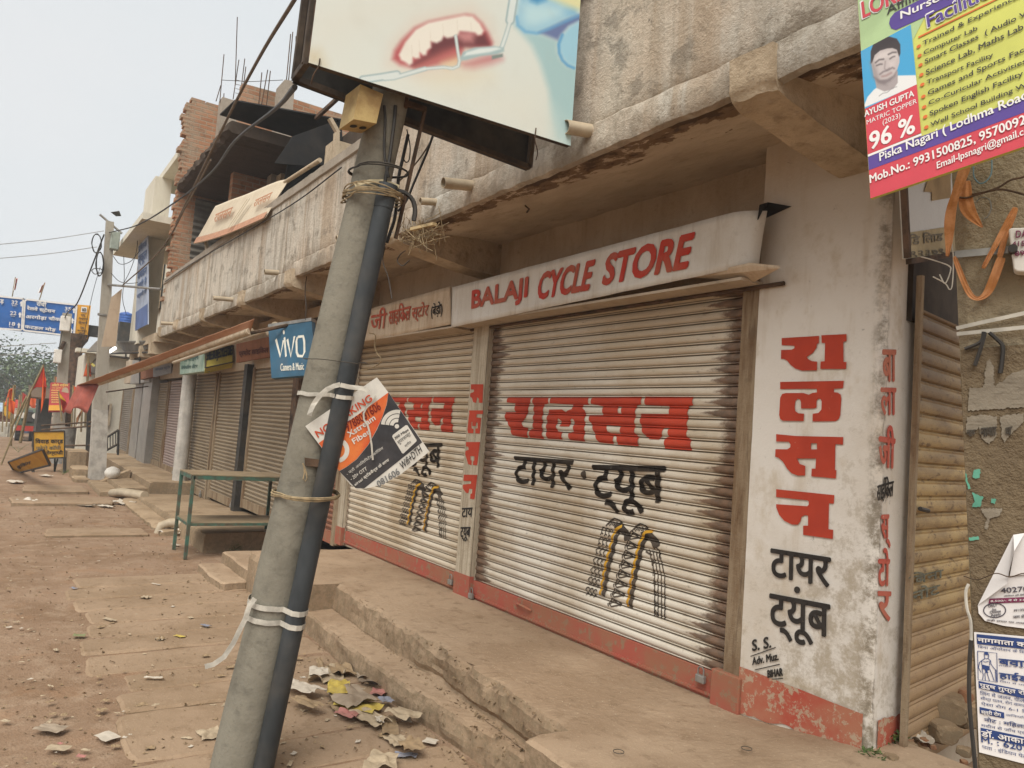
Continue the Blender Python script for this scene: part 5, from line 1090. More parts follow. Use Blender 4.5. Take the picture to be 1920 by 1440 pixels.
def bflat(name, pts, m, k): mbx = MB(); mbx.tess([[at(*p, pl=bpl(k)) for p in pts]]); return mbx.build(name, m, t)
bflat('green_corner', [(1596,-190),(1700,-190),(1760,-80),(1740,20),(1712,75),(1719,158),(1621.7,204)], M['pgrn'], 1)
bflat('red_band', [(1632,372),(2005,246),(1998,182),(1629,319)], M['pred'], 1); bflat('purple_band', [(1629,319),(1998,182),(1994,154),(1627.5,294)], M['ppur'], 1.5)
bflat('white_rule', [(1627.5,294),(1728,254),(1727.5,250),(1627,290)], M['pwht'], 2); bflat('red_box', [(1621.7,204),(1627,290),(1727,249),(1719,158)], M['pred'], 2)
bflat('purple_pill', [(1680,56),(1671,53),(1667,44),(1669,34),(1677,24),(1690,17),(1740,-8),(1850,-60),(1880,-36),(1802,0)], M['ppur'], 2); bflat('orange_rule', [(1722,71.5),(1885,-8.5),(1885,-11),(1721.5,68.5)], M['porg'], 2)
ZR = (.1666667, 1600, 0); ZS = (.28125, 1380, 0)
def btext(rows, m, k, z, name='printed_words'):
    for s, q, b in rows: mbx = MB(); text_px(mbx, s, *zt(q, *z), bold=b, pl=bpl(k), n=bn, eps=.00008); mbx.build(name, m, t)
btext([('Nursery to X', [(535,242),(1560,-240),(530,130)], .02), ('AYUSH GUPTA', [(128,1318),(684,1082),(124,1250)], .025), ('MATRIC TOPPER', [(152,1402),(716,1158),(148,1352)], .0), ('(2023)', [(332,1422),(532,1338),(328,1350)], .0)], M['pwht'], 3, ZR)
btext([('96 %', [(895,1000),(1192,882),(890,888)], .03), ('Piska Nagari ( Lodhma Road )', [(960,1092),(2010,650),(955,1020)], .015), ('Mob.No.: 9931500825, 9570092272', [(895,1230),(2080,778),(890,1168)], .02), ('Email-lpsnagri@gmail.com', [(1342,1140),(2010,880),(1338,1078)], .01)], M['pwht'], 3, ZS)
rows = ['Trained & Experienced Teacher', 'Computer Lab', 'Smart Classes  ( Audio Visual )', 'Science Lab, Maths Lab', 'Transport Facility', 'Games and Sports Facility', 'Co-Curicular Activities (Music)', 'Spoken English Facility', 'Well School Building With']
ends = [(785,528,2440,-290), (795,632,1398,352), (808,737,2240,56), (820,858,1915,338), (830,966,1575,652), (842,1090,2120,512), (850,1198,2380,532), (862,1322,1912,866), (872,1440,2080,936)]
btext([(s, [(a, b), (c, d), (a-4, b-62-(8 if s[0] in 'SG' else 0))], .012) for s, (a, b, c, d) in zip(rows, ends)], M['pdrk'], 3, ZR)
mb = MB()
for x, y in ((735,520),(745,625),(755,730),(765,840),(775,950),(787,1085),(797,1203),(808,1313),(820,1430)):
    c0 = at(*zt([(x, y)], *ZR)[0], pl=bpl(3)); mb.disc(c0, (v1.normalized()*-1)*.0042, v2.normalized()*.0042, 14)
mb.build('bullet_dots', M['porg'], t)
btext([('Facilities', [(838,318),(1640,-85),(815,165)], .045)], M['pwht'], 2.5, ZR); btext([('Facilities', [(842,306),(1636,-90),(822,172)], .02)], M['ppur'], 3.5, ZR)
btext([('LORD', [(105,218),(640,-40),(80,20)], .04)], M['pwht'], 2.5, ZR); btext([('LORD', [(112,204),(634,-44),(92,26)], .025)], M['pred'], 3.5, ZR); btext([('Affiliated', [(380,168),(1010,-150),(370,70)], .01)], M['pdrk'], 3, ZR)
def face(px, py):
    P = lambda z: zt(z, *ZR); n = len(px); rgb = np.tile(hexa('4596bf'), (n, 1))
    rgb = over(rgb, soft(px, py, P([(110,1215),(160,1090),(230,1010),(300,960),(500,850),(700,845),(760,960),(720,960)]), 1.2), 'd4d2ce')
    rgb = over(rgb, soft(px, py, P([(235,850),(260,990),(350,1030),(450,1000),(500,930),(500,800)]), 1.2), '9c9290')
    rgb = over(rgb, soft(px, py, P([(200,700),(210,560),(260,480),(350,430),(440,420),(500,460),(520,560),(520,700),(480,830),(430,910),(350,945),(280,925),(230,860)]), 1.0), 'b3a8a4')
    rgb = over(rgb, soft(px, py, P([(195,720),(195,580),(230,480),(300,425),(400,410),(490,435),(528,500),(530,600),(515,640),(490,560),(440,540),(380,545),(300,570),(240,620),(215,700)]), 1.2), '3c3537')
    rgb = over(rgb, soft(px, py, P([(230,700),(260,650),(300,600),(400,570),(480,590),(500,640),(470,660),(380,640),(290,690),(250,720)]), 4), 'c4b9b4', .8); rgb = over(rgb, soft(px, py, P([(190,700),(230,690),(270,800),(300,900),(380,960),(280,950),(220,870)]), 6), '7f7573', .6); rgb = over(rgb, soft(px, py, P([(400,700),(470,680),(460,760),(410,770)]), 5), 'c6bbb6', .6)
    for a in ([(250,705),(290,672),(340,665)], [(395,612),(440,590),(480,588)]): rgb = over(rgb, softline(px, py, P(a), 2.6, 2.0), '3b3436', .75)
    for a in ([(262,738),(300,722),(322,722)], [(412,662),(440,642),(465,634)]): rgb = over(rgb, softline(px, py, P(a), 2.6, 1.8), '4d4546', .75)
    rgb = over(rgb, softline(px, py, P([(360,690),(350,770),(375,790),(405,765)]), 2.2, 2), '8a7f7c', .8)
    rgb = over(rgb, softline(px, py, P([(300,835),(340,805),(390,790),(440,760),(460,770)]), 2.6, 2.4), '5a5052', .7); rgb = over(rgb, softline(px, py, P([(325,860),(370,850),(425,820)]), 4.0, 2.5), '8d7370', .7)
    rgb = over(rgb, soft(px, py, P([(225,860),(300,900),(380,890),(450,850),(490,790),(470,860),(420,915),(350,948),(280,930)]), 3), '6d6364', .8)
    rgb = over(rgb, softline(px, py, P([(290,1080),(330,1050),(380,1040),(440,990),(490,975)]), 1.4, 1), '85827f', .8); return rgb
picture('portrait', [at(*p, pl=bpl(2.2)) for p in ((1621.7,204),(1719,158),(1707.5,46),(1614,96))], 110, 130, face, .5, t)
# ------------------------------------------------------------------ upper floor of the shop building
def brick_mat(name, c1, c2, mort, axis, sc=1.0, grime='6b5a4b'):
    g = NG(name, .95, .05); x, y, z = g.xyz(); cmb = g.t.nodes.new('ShaderNodeCombineXYZ'); g.lk(y if axis == 'Y' else x, cmb.inputs[0]); g.lk(z, cmb.inputs[1])
    b = g.t.nodes.new('ShaderNodeTexBrick'); g.lk(cmb.outputs[0], b.inputs['Vector']); b.inputs['Scale'].default_value = 1.0/sc; b.inputs['Brick Width'].default_value = .235; b.inputs['Row Height'].default_value = .082
    b.inputs['Mortar Size'].default_value = .010; b.inputs['Mortar Smooth'].default_value = .3; b.inputs['Bias'].default_value = -.1
    b.inputs['Color1'].default_value = lin(c1); b.inputs['Color2'].default_value = lin(c2); b.inputs['Mortar'].default_value = lin(mort)
    k = g.mix(g.math('MULTIPLY', g.rng(g.noise(1.1, 6, .65), .46, .62), .7), b.outputs[0], mort); k = g.mix(g.math('MULTIPLY', g.rng(g.noise(6, 6, .7, off=5), .52, .7), .6), k, grime); g.col(k)
    h = g.math('ADD', g.math('MULTIPLY', b.outputs[1], -1.0), g.math('MULTIPLY', g.noise(40, 4, .7), .5)); g.bump(h, .7, .02); return g.m
M['brickY'] = brick_mat('rough_brick', 'ad7a62', '946550', '9e8c79', 'Y'); M['brickX'] = brick_mat('rough_brick_front', 'a8664c', '93563f', '8f7b68', 'X')
M['shaded'] = stained('shaded_plaster', '54473e', '443a33', '332b25', vs=(3, 3, 1), amt=.5, patch=.5, bump=.4, black='241f1b', blk=.6)  # darker plaster, carries the interior shade in its colour
M['tar'] = simple('dark_tin_and_shade', '211f1e', .7, .25, 5, .1, .15)  # dark roof tin, also colours the sheets that stand for shade
U = thing('upper_storey', 'unfinished brick upper storey with bare rods and a dark tin roof above the balcony', 'building', (-13, 3.5, 4.2))
mb = MB(); mb.box(-15.75, -15.52, 2.52, 6.5, 3.2, 7.72); k = 0; z = 3.4
while z < 7.6:
    y0 = 2.40 + .09*nz((z, 0, 0), 5) + (.03 if k % 2 else 0); mb.box(-15.74, -15.53, y0, 2.53, z, z+.075); k += 1; z += .082*(1 if k % 2 else 1)
for y, h in ((2.62, .1), (2.9, .09), (3.2, .03)): mb.box(-15.74, -15.53, y-.12, y+.14, 7.72, 7.72+h*.6)
mb.build('brick_wall', M['brickY'], U)
a, b = at(455, 156, X=-13.4), at(527, 173, X=-13.4); mb = MB(); mb.slab([V(-13.4, a.y, 5), V(-13.4, b.y+.1, 5), b+V(0, .1, -.02), a], (-.2, 0, 0)); mb.build('brick_wall', M['brickY'], U)
a, b = at(550, 185, X=-13.6), at(640, 212, X=-13.6); mb = MB(); mb.slab([V(-13.6, a.y, 5), V(-13.6, b.y+1.5, 5), b+V(0, 1.5, -.02), a], (-.2, 0, 0)); mb.build('brick_wall', M['brickY'], U)
a, b = at(526, 152, X=-13.0), at(556, 212, X=-13.0); mb = MB(); mb.slab([V(-13, a.y, b.z-1.5), V(-13, at(553, 200, X=-13).y, b.z-1.5), at(553, 158, X=-13), at(546, 151, X=-13), at(534, 149, X=-13), at(526, 158, X=-13)], (-.25, 0, 0)); mb.build('concrete_column', M['cap'], U)
a = at(432, 186, X=-15.2); mb = MB(); mb.box(-15.5, -15.2, a.y-.15, a.y+.15, 6.5, a.z); mb.build('concrete_column', M['cap'], U)
def rods(lst, X):
    for (x0, y0), (x1, y1) in lst: mbx = MB(); mbx.tube([at(x0, y0, X=X), at(x1, y1, X=X-.0)], .009, 6); mbx.build('reinforcing_rod', M['rustmetal'], U)
rods([((412,192),(420,102)), ((419,192),(420,175)), ((405,190),(414,160))], -15.3); rods([((437,186),(448,112)), ((441,160),(445,32)), ((449,192),(459,110)), ((453,190),(461,125))], -15.1)
rods([((485,198),(491,136)), ((490,199),(502,131)), ((499,203),(507,133))], -13.3); rods([((537,152),(545,64)), ((541,152),(549,60)), ((554,152),(555,68))], -13.1)
mb = MB()
for yy in (150, 158, 166, 174): mb.tube([at(441+ (174-yy)*.08, yy, X=-15.1), at(455+(174-yy)*.08, yy+3, X=-15.1)], .005, 5)
mb.build('rod_ties', M['rustmetal'], U); mb = MB(); mb.tube([at(415,150,X=-15.2), at(470,153,X=-14.6), at(530,150,X=-13.1)], .006, 5); mb.build('tie_wire', M['wirek'], U)
# floor slab with a broken edge, recess behind the balcony with its shade in the colour
mb = MB()
def prslab(x): return [(3.95, 6.05, 0), (2.46, 6.04, .5), (2.40, 6.0, 1.2), (2.40, 5.9, 1.3), (2.47, 5.86, .8), (3.95, 5.86, 0)]
sweep(mb, -15.5, -11.55, .07, prslab, .05, 31); outward(mb.build('floor_slab', M['shaded'], U))
mb = MB(); mb.box(-15.6, 1.0, 3.95, 4.1, 3.25, 6.05); mb.build('rear_wall', M['shaded'], U)
mb = MB(); mb.box(-15.55, -2.0, 2.5, 3.95, 3.30, 3.34); mb.build('balcony_floor', M['cap'], U)
M['corr'] = simple('corrugated_tin', '6a665f', .7, .2, 6, .1, .2)
mb = MB()
for i in range(40):
    pass
mb.grid(lambda u, v: (-15.44 + .02*math.sin(v*60), 2.75+1.15*u, 4.6+1.2*v), 6, 90); mb.build('tin_panel', M['corr'], U, True)
mb = MB(); mb.box(-9.0, -7.7, 3.85, 3.95, 3.3, 5.6); mb.build('doorway', M['darkmetal'], U)
mb = MB(); mb.box(-10.35, -10.0, 3.5, 3.9, 3.3, 5.6); mb.build('pier', M['bracket'], U); mb = MB(); mb.box(-12.9, -12.65, 3.55, 3.9, 3.3, 5.8); mb.build('pier', M['bracket'], U)
mb = MB(); mb.slab([V(-12.4, 3.5, 3.34), V(-10.4, 3.5, 3.34), V(-10.4, 3.5, 4.25), V(-12.4, 3.5, 4.15)], (0, .1, 0)); mb.build('low_partition', M['wall'], U)
c = [at(412, 216, Z=6.25), at(552, 257, Z=6.25), at(640, 225, Z=6.25), at(440, 189, Z=6.25)]
mb = MB(); mb.slab(c, (0, 0, .02)); mb.build('tin_roof', M['tar'], U)
c2 = [at(550, 257, Z=6.1), at(575, 330, Z=4.6), at(640, 300, Z=4.7), at(640, 225, Z=6.15)]
mb = MB(); mb.slab([at(550, 257, X=-11.9), V(-11.9, 4.0, 6.1), V(-11.9, 4.0, 4.2), V(-11.9, 3.3, 4.3)], (-.05, 0, 0)); mb.build('shade_sheet', M['tar'], U)  # dark sheet added for the deep shade under the roof
mb = MB(); mb.slab([at(p, q, X=-10.9) for p, q in ((548,256),(640,222),(645,300),(588,312),(515,306))], (-.03, 0, 0)); mb.build('shade_sheet', M['tar'], U)  # second added sheet, fills the shaded interior with dark colour
mb = MB(); mb.bar(at(640, 178, X=-10.2), at(592, 222, X=-11), .05, .05); mb.build('roof_strut', M['rustmetal'], U)
mb = MB(); mb.bar(at(618, 222, X=-9.5), at(634, 250, X=-9.5), .07, .05); mb.bar(at(631, 250, X=-9.5), at(630, 300, X=-9.5), .08, .06); mb.build('broken_post', M['bracket'], U)
# faded banner board leaning over the parapet
bq = [at(364, 457, Y=2.32), at(497, 409, Y=2.32), at(537, 334, Y=2.50), at(404, 386, Y=2.50)]; t = thing('banner_board', 'sagging beige advert banner with faded red writing leaning on the balcony parapet', 'banner', bq[0])
mb = MB(); mb.grid(lambda u, v: bq[0]*(1-u)*(1-v) + bq[1]*u*(1-v) + bq[2]*u*v + bq[3]*(1-u)*v + V(0, -.02*math.sin(u*3.1)*(1-v) + .06*max(0, u-.92)*v*6, -.05*math.sin(u*math.pi)*(1-v) + .02*nz((u*3, v*3, 1), 1)), 36, 16)
M['banner'] = stained('banner_cloth', 'c9b9a3', 'b8a48c', 'a08b73', vs=(2, 2, 2), amt=.3, patch=.35, bump=.05, rough=.7, black='8d7358', blk=.2)
o = mb.build('banner_sheet', M['banner'], t, True); sd2 = o.modifiers.new('thickness', 'SOLIDIFY'); sd2.thickness = .004
bnn = (bq[1]-bq[0]).cross(bq[3]-bq[0]).normalized(); bnn = bnn if bnn.dot(EYE-bq[0]) > 0 else -bnn; bo = lambda k=1: (bq[0] + bnn*(.045*k), bnn); ZT = (.1875, 340, 300)
mb = MB(); text_px(mb, 'रालसन', *zt([(318,628), (490,560), (345,545)], *ZT), bold=.04, pl=bo(), n=bnn); text_px(mb, 'रालसन', *zt([(712,475), (880,400), (745,400)], *ZT), bold=.04, pl=bo(), n=bnn); mb.build('banner_lettering', simple('faded_banner_red', 'bb7a5e', .8, .2, 20, 0), t)
mb = MB()
for a, b_ in (((465,685),(660,390)), ((485,685),(685,385))): mb.stroke([at(*p, pl=bo()) for p in zt([a, b_], *ZT)], .035, bnn)
mb.build('banner_lines', simple('faded_banner_grey', 'a89478', .8, .2, 20, 0), t)
mb = MB(); mb.add([bq[0]*(1-u)*(1-v) + bq[1]*u*(1-v) + bq[2]*u*v + bq[3]*(1-u)*v + V(0, -.02*math.sin(u*3.1)*(1-v), -.05*math.sin(u*math.pi)*(1-v)) + bnn*.012 for v in (.0, .16) for u in [i/24 for i in range(25)]], [(i, i+1, 26+i, 25+i) for i in range(24)]); mb.build('banner_border', simple('faded_banner_pink', 'c08a72', .8, .2, 20, 0), t)
mb = MB(); mb.tube([bq[2]+V(-.1, .02, -.02), at(600, 300, Y=2.55)], .025, 10); mb.build('bamboo_pole', M['bracket'], t, True)
mb = MB(); mb.tube([at(386, 442, Y=2.42), at(388, 470, Y=2.42)], .03, 8); mb.build('support', M['pvc'], t, True)

# ------------------------------------------------------------------ signs, awning and table on the row of shops
vq = para([(509, 709), (594, 702), (584, 602), (503, 614)], X=-8.05); vn = (vq[1]-vq[0]).cross(vq[3]-vq[0]).normalized(); vn = vn if vn.dot(EYE-vq[0]) > 0 else -vn
M['vivo'] = simple('blue_flex_sign', '2f5a72', .55, .2, 3, .03, .35, dark='274c60'); M['vivow'] = simple('sign_white', 'd8d4c6', .6, .12, 20, .03)
t = thing('hanging_sign', 'blue square phone shop sign with a white word hanging under the balcony', 'sign', vq[0])
mb = MB(); mb.slab(vq, -vn*.05); mb.build('sign_box', M['vivo'], t); mb = MB(); mb.slab([vq[3]+vn*.006, vq[2]+vn*.006, vq[2]+vn*.006+V(0, 0, .035), vq[3]+vn*.006+V(0, 0, .035)], -vn*.062); mb.build('top_rail', M['galv'], t)
vpl = lambda k=1: (vq[0]+vn*.003*k, vn); mb = MB(); sv = lambda pts, w=.027: mb.stroke([at(*p, pl=vpl()) for p in zt(pts, *ZI)], w, vn)
sv([(275,365),(316,522),(344,372)], .03); sv([(352,348),(366,522)]); sv([(378,365),(410,522),(442,338)], .03); mb.disc(at(*zt([(346,302)], *ZI)[0], pl=vpl()), (vq[1]-vq[0]).normalized()*.016, (vq[3]-vq[0]).normalized()*.03)
sv([(470,345),(520,338),(530,380),(532,480),(515,518),(475,515),(462,480),(460,380),(470,345)], .03); mb.build('logo_word', M['vivow'], t)
mb = MB(); text_px(mb, 'Camera & Music', *zt([(318,650), (528,640), (318,585)], *ZI), bold=.015, pl=vpl(), n=vn); mb.build('printed_words', M['vivow'], t)
mb = MB(); a = vq[2]; mb.slab([at(585, 601, X=-8.3), at(640, 595, X=-8.3), at(640, 700, X=-8.3), at(594, 702, X=-8.3)], (-.04, 0, 0)); tag(mb.build('sign_board', M['wall'], None), 'plain grey board behind the blue phone sign, mostly hidden by the leaning pole', 'board')
def board(name, lab, c, X=None, Y=None, m=None, th=.06, txt=(), txm=None, bold=.03, cat='sign', z=None, frame=None, bside=None):
    q = para(c, X=X, Y=Y); n0 = (q[1]-q[0]).cross(q[3]-q[0]).normalized(); n0 = n0 if n0.dot(EYE-q[0]) > 0 else -n0
    tt = thing(name, lab, cat, q[0]); mbx = MB(); mbx.slab(q, -n0*th); mbx.build('panel', m, tt)
    if txt:
        for s, p in txt: mbx = MB(); text_px(mbx, s, *(zt(p, *z) if z else p), bold=bold, pl=(q[0]+n0*.004, n0), n=n0, eps=.0006); mbx.build('lettering', txm, tt)
    if frame:
        mbx = MB(); w = frame[1]
        for i in range(4): mbx.bar(q[i]+n0*.004, q[(i+1) % 4]+n0*.004, w, w)
        mbx.build('frame', frame[0], tt)
    return tt, q, n0
ZU = (.208333, 260, 520)
M['redb'] = stained('red_brown_board', '8a5a49', '79503f', '5f4034', vs=(4, 4, .6), amt=.6, patch=.5, bump=.15, black='3b2a22', blk=.4)
board('shop_sign', 'long dull red painted board with illegible dark writing left of the blue phone sign', [(443, 680), (510, 668), (510, 630), (443, 645)], Y=2.96, m=M['redb'], txt=[('प्रमोद साइकिल', [(900,725), (1165,690), (905,655)])], txm=simple('dark_red_print', '5a2f26', .8, .3, 20, 0), z=ZU)
M['ylw'] = simple('yellow_light_box', 'b9a94e', .5, .2, 4, .03, .1); M['sgreen'] = simple('green_white_sign', '9fae9c', .5, .35, 3, .03, .1, dark='6f8a76'); M['dgreen'] = simple('dark_sign_print', '33383a', .7, .15, 20, 0)
t, q, n0 = board('shop_sign', 'yellow light box reading SHREE BALAJEE CYCLE STORES under the long awning', [(385, 690), (437, 679), (437, 648), (386, 658)], Y=2.72, m=M['ylw'], th=.14, txt=[('SHREE BALAJEE CYCLE STORES', [(612,775), (842,722), (617,665)])], txm=M['dgreen'], z=ZU, bold=.03, frame=(M['darkmetal'], .02))
board('shop_sign', 'pale green and white shop sign beside the yellow light box', [(337, 702), (382, 696), (382, 656), (338, 667)], Y=2.76, m=M['sgreen'], th=.1, txt=[('मोबाइल', [(395,770), (540,745), (398,705)]), ('रिपेयरिंग सेंटर', [(385,830), (530,815), (386,795)])], txm=simple('deep_green_print', '4a6a63', .7, .2, 20, 0), z=ZU, bold=.02)
board('shop_sign', 'small bluish white sign box left of the pale green sign', [(287, 707), (321, 699), (321, 680), (287, 688)], Y=2.85, m=simple('bluish_sign', '9fa3ab', .5, .15, 5, .03, .15), th=.12, txt=[('जनरल स्टोर', [(150,850), (285,825), (150,815)])], txm=simple('blue_grey_print', '6a7390', .7, .2, 20, 0), z=ZU, bold=.02)
board('shop_sign', 'brown stained wooden sign box at the left end of the shop signs', [(262, 712), (287, 706), (287, 682), (262, 690)], Y=2.9, m=M['redb'], th=.15)
# long brown tarpaulin awning on a roller with a fringe at its far end
A1, A2, A3, A4 = at(145, 722, X=-16.6), at(187, 719, X=-15.6), at(515, 601, X=-7.2), at(478, 597, X=-7.95)
t = thing('awning', 'long faded brown tarpaulin awning running under the balcony along the shops', 'awning', A2)
M['tarp'] = stained('brown_tarpaulin', 'b07f68', '9c6b57', '835645', vs=(2, 2, 2), amt=.3, patch=.4, bump=.1, rough=.8, black='5f3f34', blk=.2)
B1 = at(187, 719, X=-15.9); B2 = at(470, 621, X=-8.2)
mb = MB(); mb.grid(lambda u, v: (A1*(1-u)+A4*u)*(1-v) + (B1*(1-u)+B2*u)*v + V(0, 0, .03*math.sin(u*9)*v*(1-v)*4*.3 + .01*nz((u*20, v*3, 0), 1)), 60, 8); o = mb.build('tarpaulin', M['tarp'], t, True); sd2 = o.modifiers.new('thickness', 'SOLIDIFY'); sd2.thickness = .006
mb = MB(); mb.tube([B1 + V(0, 0, .0), B2 + V(0, 0, .0)], .04, 10); mb.build('roller_tube', M['bracket'], t, True)
mb = MB(); r1, r2 = at(325, 680, Y=2.45), at(515, 614, Y=2.45); mb.tube([r1, r2], .025, 8); mb.tube([r2 + V(.05, 0, .02), r2+V(-.1, -.02, -.06)], .05, 8); mb.build('roller_bar', M['pvc'], t, True)
mb = MB(); mb.grid(lambda u, v: A1*(1-u)+B1*u + V(.03*math.sin(u*14)*v - .12*v, -.16*v + .04*math.sin(u*9)*v, -.52*v*(1+.1*math.sin(u*8))), 24, 8); o = mb.build('hanging_fringe', simple('red_fringe', 'a2584a', .9, .3, 8, .1, 0, dark='8a4a3f'), t, True); sd2 = o.modifiers.new('thickness', 'SOLIDIFY'); sd2.thickness = .004
mb = MB(); mb.tube([at(200, 735, X=-15.9), at(280, 724, Y=3.1)], .015, 6); mb.build('support_arm', M['rustmetal'], t, True); mb = MB(); mb.tube([B2+V(0, 0, -.02), B2+V(.25, .75, .25)], .02, 6); mb.build('support_arm', M['rustmetal'], t, True)
# green iron table
TZ = .95; tc = [at(335, 880, Z=TZ), at(362, 889.5, Z=TZ), at(528, 890, Z=TZ), at(490, 881, Z=TZ)]
x0, x1 = -9.64, -8.98; y0, y1 = 1.88, 2.95
t = thing('table', 'green iron table with a dusty top and a lower shelf standing before the shops', 'table', (-9.3, 2.4, 0))
M['tabletop'] = simple('dusty_table_top', '8f8268', .9, .3, 6, .1, .6)
mb = MB(); mb.box(x0-.02, x1+.02, y0-.02, y1+.02, TZ-.012, TZ); mb.build('table_top', M['tabletop'], t)
mb = MB()
for a, b_ in (((x0, y0), (x1, y0)), ((x1, y0), (x1, y1)), ((x1, y1), (x0, y1)), ((x0, y1), (x0, y0))): mb.bar((*a, TZ-.035), (*b_, TZ-.035), .035, .045)
mb.build('apron', M['greenpaint'], t)
for (x, y), zf in (((x0, y0), 0), ((x1, y0), 0), ((x0, y1), .2), ((x1, y1), .0)): mb = MB(); mb.bar((x, y, TZ-.02), (x, y, zf), .035, .035, (0, 1, 0)); mb.build('leg', M['greenpaint'], t)
mb = MB(); mb.box(x0, x1, y0, y1, .395, .405); mb.build('shelf', M['tabletop'], t); mb = MB()
for a, b_ in (((x0, y0), (x1, y0)), ((x1, y0), (x1, y1)), ((x1, y1), (x0, y1)), ((x0, y1), (x0, y0))): mb.bar((*a, .385), (*b_, .385), .025, .03)
mb.build('shelf_frame', M['greenpaint'], t)
# rain pipe, drains
mb = MB(); px_ = at(346, 800, Y=3.02).x; mb.tube([(px_, 3.02, .1), (px_, 3.02, 2.35), (px_-.1, 3.05, 2.42)], .13, 16); tag(mb.build('rain_pipe', simple('white_washed_pipe', 'b9b2a8', .7, .2, 5, .05, .3), None, True), 'thick whitewashed rain pipe between the brown and pinkish shutters', 'pipe')
mb = MB(); a = at(232, 924, Z=.12); mb.tube([a + V(-.5, -.12, -.06), a + V(-.1, 0, 0), a + V(.6, .25, .02)], .075, 14); tag(mb.build('drain_pipe', M['pvc'], None, True), 'grey drain pipe lying at the foot of the far steps', 'pipe')
mb = MB(); a = at(303, 992, Z=.05); mb.tube([a + V(-.02, -.03, -.07), a + V(0, 0, .05), a + V(.05, .08, .09), a + V(.2, .5, .11)], .06, 14); tag(mb.build('drain_pipe', M['pvc'], None, True), 'drain pipe elbow coming out of the platform near the green table', 'pipe')

# ------------------------------------------------------------------ cream building beyond
M['cream'] = stained('cream_plaster', 'd0c9b9', 'bdb4a2', '9f9583', vs=(3, 3, .8), amt=.4, patch=.4, bump=.2, black='6f6453', blk=.3)
M['tile'] = simple('grey_tile', '928c85', .45, .15, 3, .03, .15); M['glass'] = simple('dark_window_glass', '3b3f40', .15, .2, 3, 0, 0, spec=.6)
C = thing('cream_building', 'cream two storey building with an overhanging balcony slab beyond the brick wall', 'building', (-20, 3.2, 0))
mb = MB(); mb.box(-26.5, -15.76, 3.25, 6, 3.0, 6.75); mb.build('wall', M['cream'], C)
mb = MB(); mb.slab([V(-20.3, 1.9, 5.27), V(-15.8, 1.9, 5.27), V(-15.8, 3.3, 5.27), V(-20.3, 3.3, 5.27)], (0, 0, .13)); mb.build('balcony_slab', M['cream'], C)
mb = MB(); mb.slab([V(-18.6, 2.4, 6.62), V(-15.8, 2.4, 6.62), V(-15.8, 3.3, 6.62), V(-18.6, 3.3, 6.62)], (0, 0, .14)); mb.build('roof_slab', M['cream'], C)
xa, xb = at(262, 440, Y=2.25).x, at(278, 440, Y=2.25).x
mb = MB(); mb.box(xa, xb, 2.27, 2.6, 3.0, 6.62); mb.build('corner_pillar', M['cream'], C)
mb = MB(); mb.box(-20, -15.8, 2.35, 3.3, 2.95, 3.12); mb.build('floor_slab', M['bracket'], C)
for bx in (-16.3, -17.6, -18.9): mb = MB(); mb.box(bx, bx+.3, 2.32, 3.3, 2.72, 2.95); mb.build('bracket', M['bracket'], C)
w0, w1 = at(281, 540, Y=3.2), at(302, 540, Y=3.2)
wo = MB(); wo.box(w0.x, w1.x, 3.19, 3.26, 4.3, 5.55); wo = wo.build('window', M['glass'], C); mb = MB()
for x in (w0.x, (w0.x*2+w1.x)/3, (w0.x+w1.x*2)/3, w1.x): mb.box(x-.05, x+.05, 3.14, 3.2, 4.28, 5.57)
for z in (4.28, 5.55): mb.box(w0.x, w1.x, 3.15, 3.2, z-.05, z+.05)
mb.build('window_frame', M['bracket'], wo)
for x0_, x1_, m_ in ((246, 259, 'tile'), (261, 277, 'tile')): mb = MB(); yq = 3.12 if x0_ == 246 else 3.05; mb.box(at(x0_, 800, Y=yq).x, at(x1_, 800, Y=yq).x-.02, yq, 3.4, .25, 2.5); mb.build('tiled_pillar', M[m_], C)
mb = MB(); mb.box(at(246, 700, Y=3.0).x, at(281, 700, Y=3.0).x, 3.0, 3.4, 2.3, 3.0); mb.build('lintel_beam', M['tile'], C)
# vertical banner
q = [at(253.6, 620, Y=2.22), at(277, 608, Y=2.22), at(277, 442, Y=2.22), at(259.5, 456, Y=2.22)]
t = thing('banner', 'tall narrow blue and white banner on the corner of the cream building', 'banner', q[0]); mb = MB(); mb.slab(q, (0, .02, 0)); mb.build('banner_cloth', simple('pale_blue_banner', 'a4adbd', .7, .25, 3, .03, .1, dark='8d97a8'), t)
mb = MB(); L = lambda u, v: q[0]*(1-u)*(1-v)+q[1]*u*(1-v)+q[2]*u*v+q[3]*(1-u)*v + V(0, -.004, 0); mb.add([L(0, 0), L(1, 0), L(1, .22), L(0, .2)], [(0, 1, 2, 3)]); mb.build('blue_panel', simple('blue_banner_panel', '566a97', .7, .2, 3, 0), t)
mb = MB()
for s, v0, v1_ in (('पब्लिक', .86, .97), ('स्कूल', .70, .83), ('नामांकन', .56, .66), ('जारी है', .44, .53), ('नर्सरी से', .33, .40)): put_text(mb, s, L(.08, v0)+V(0, -.004, 0), L(.92, v0)+V(0, -.004, 0), L(.08, v1_)+V(0, -.004, 0), bold=.03)
mb.build('banner_lettering', simple('banner_blue_print', '5a6c92', .7, .2, 9, 0), t)
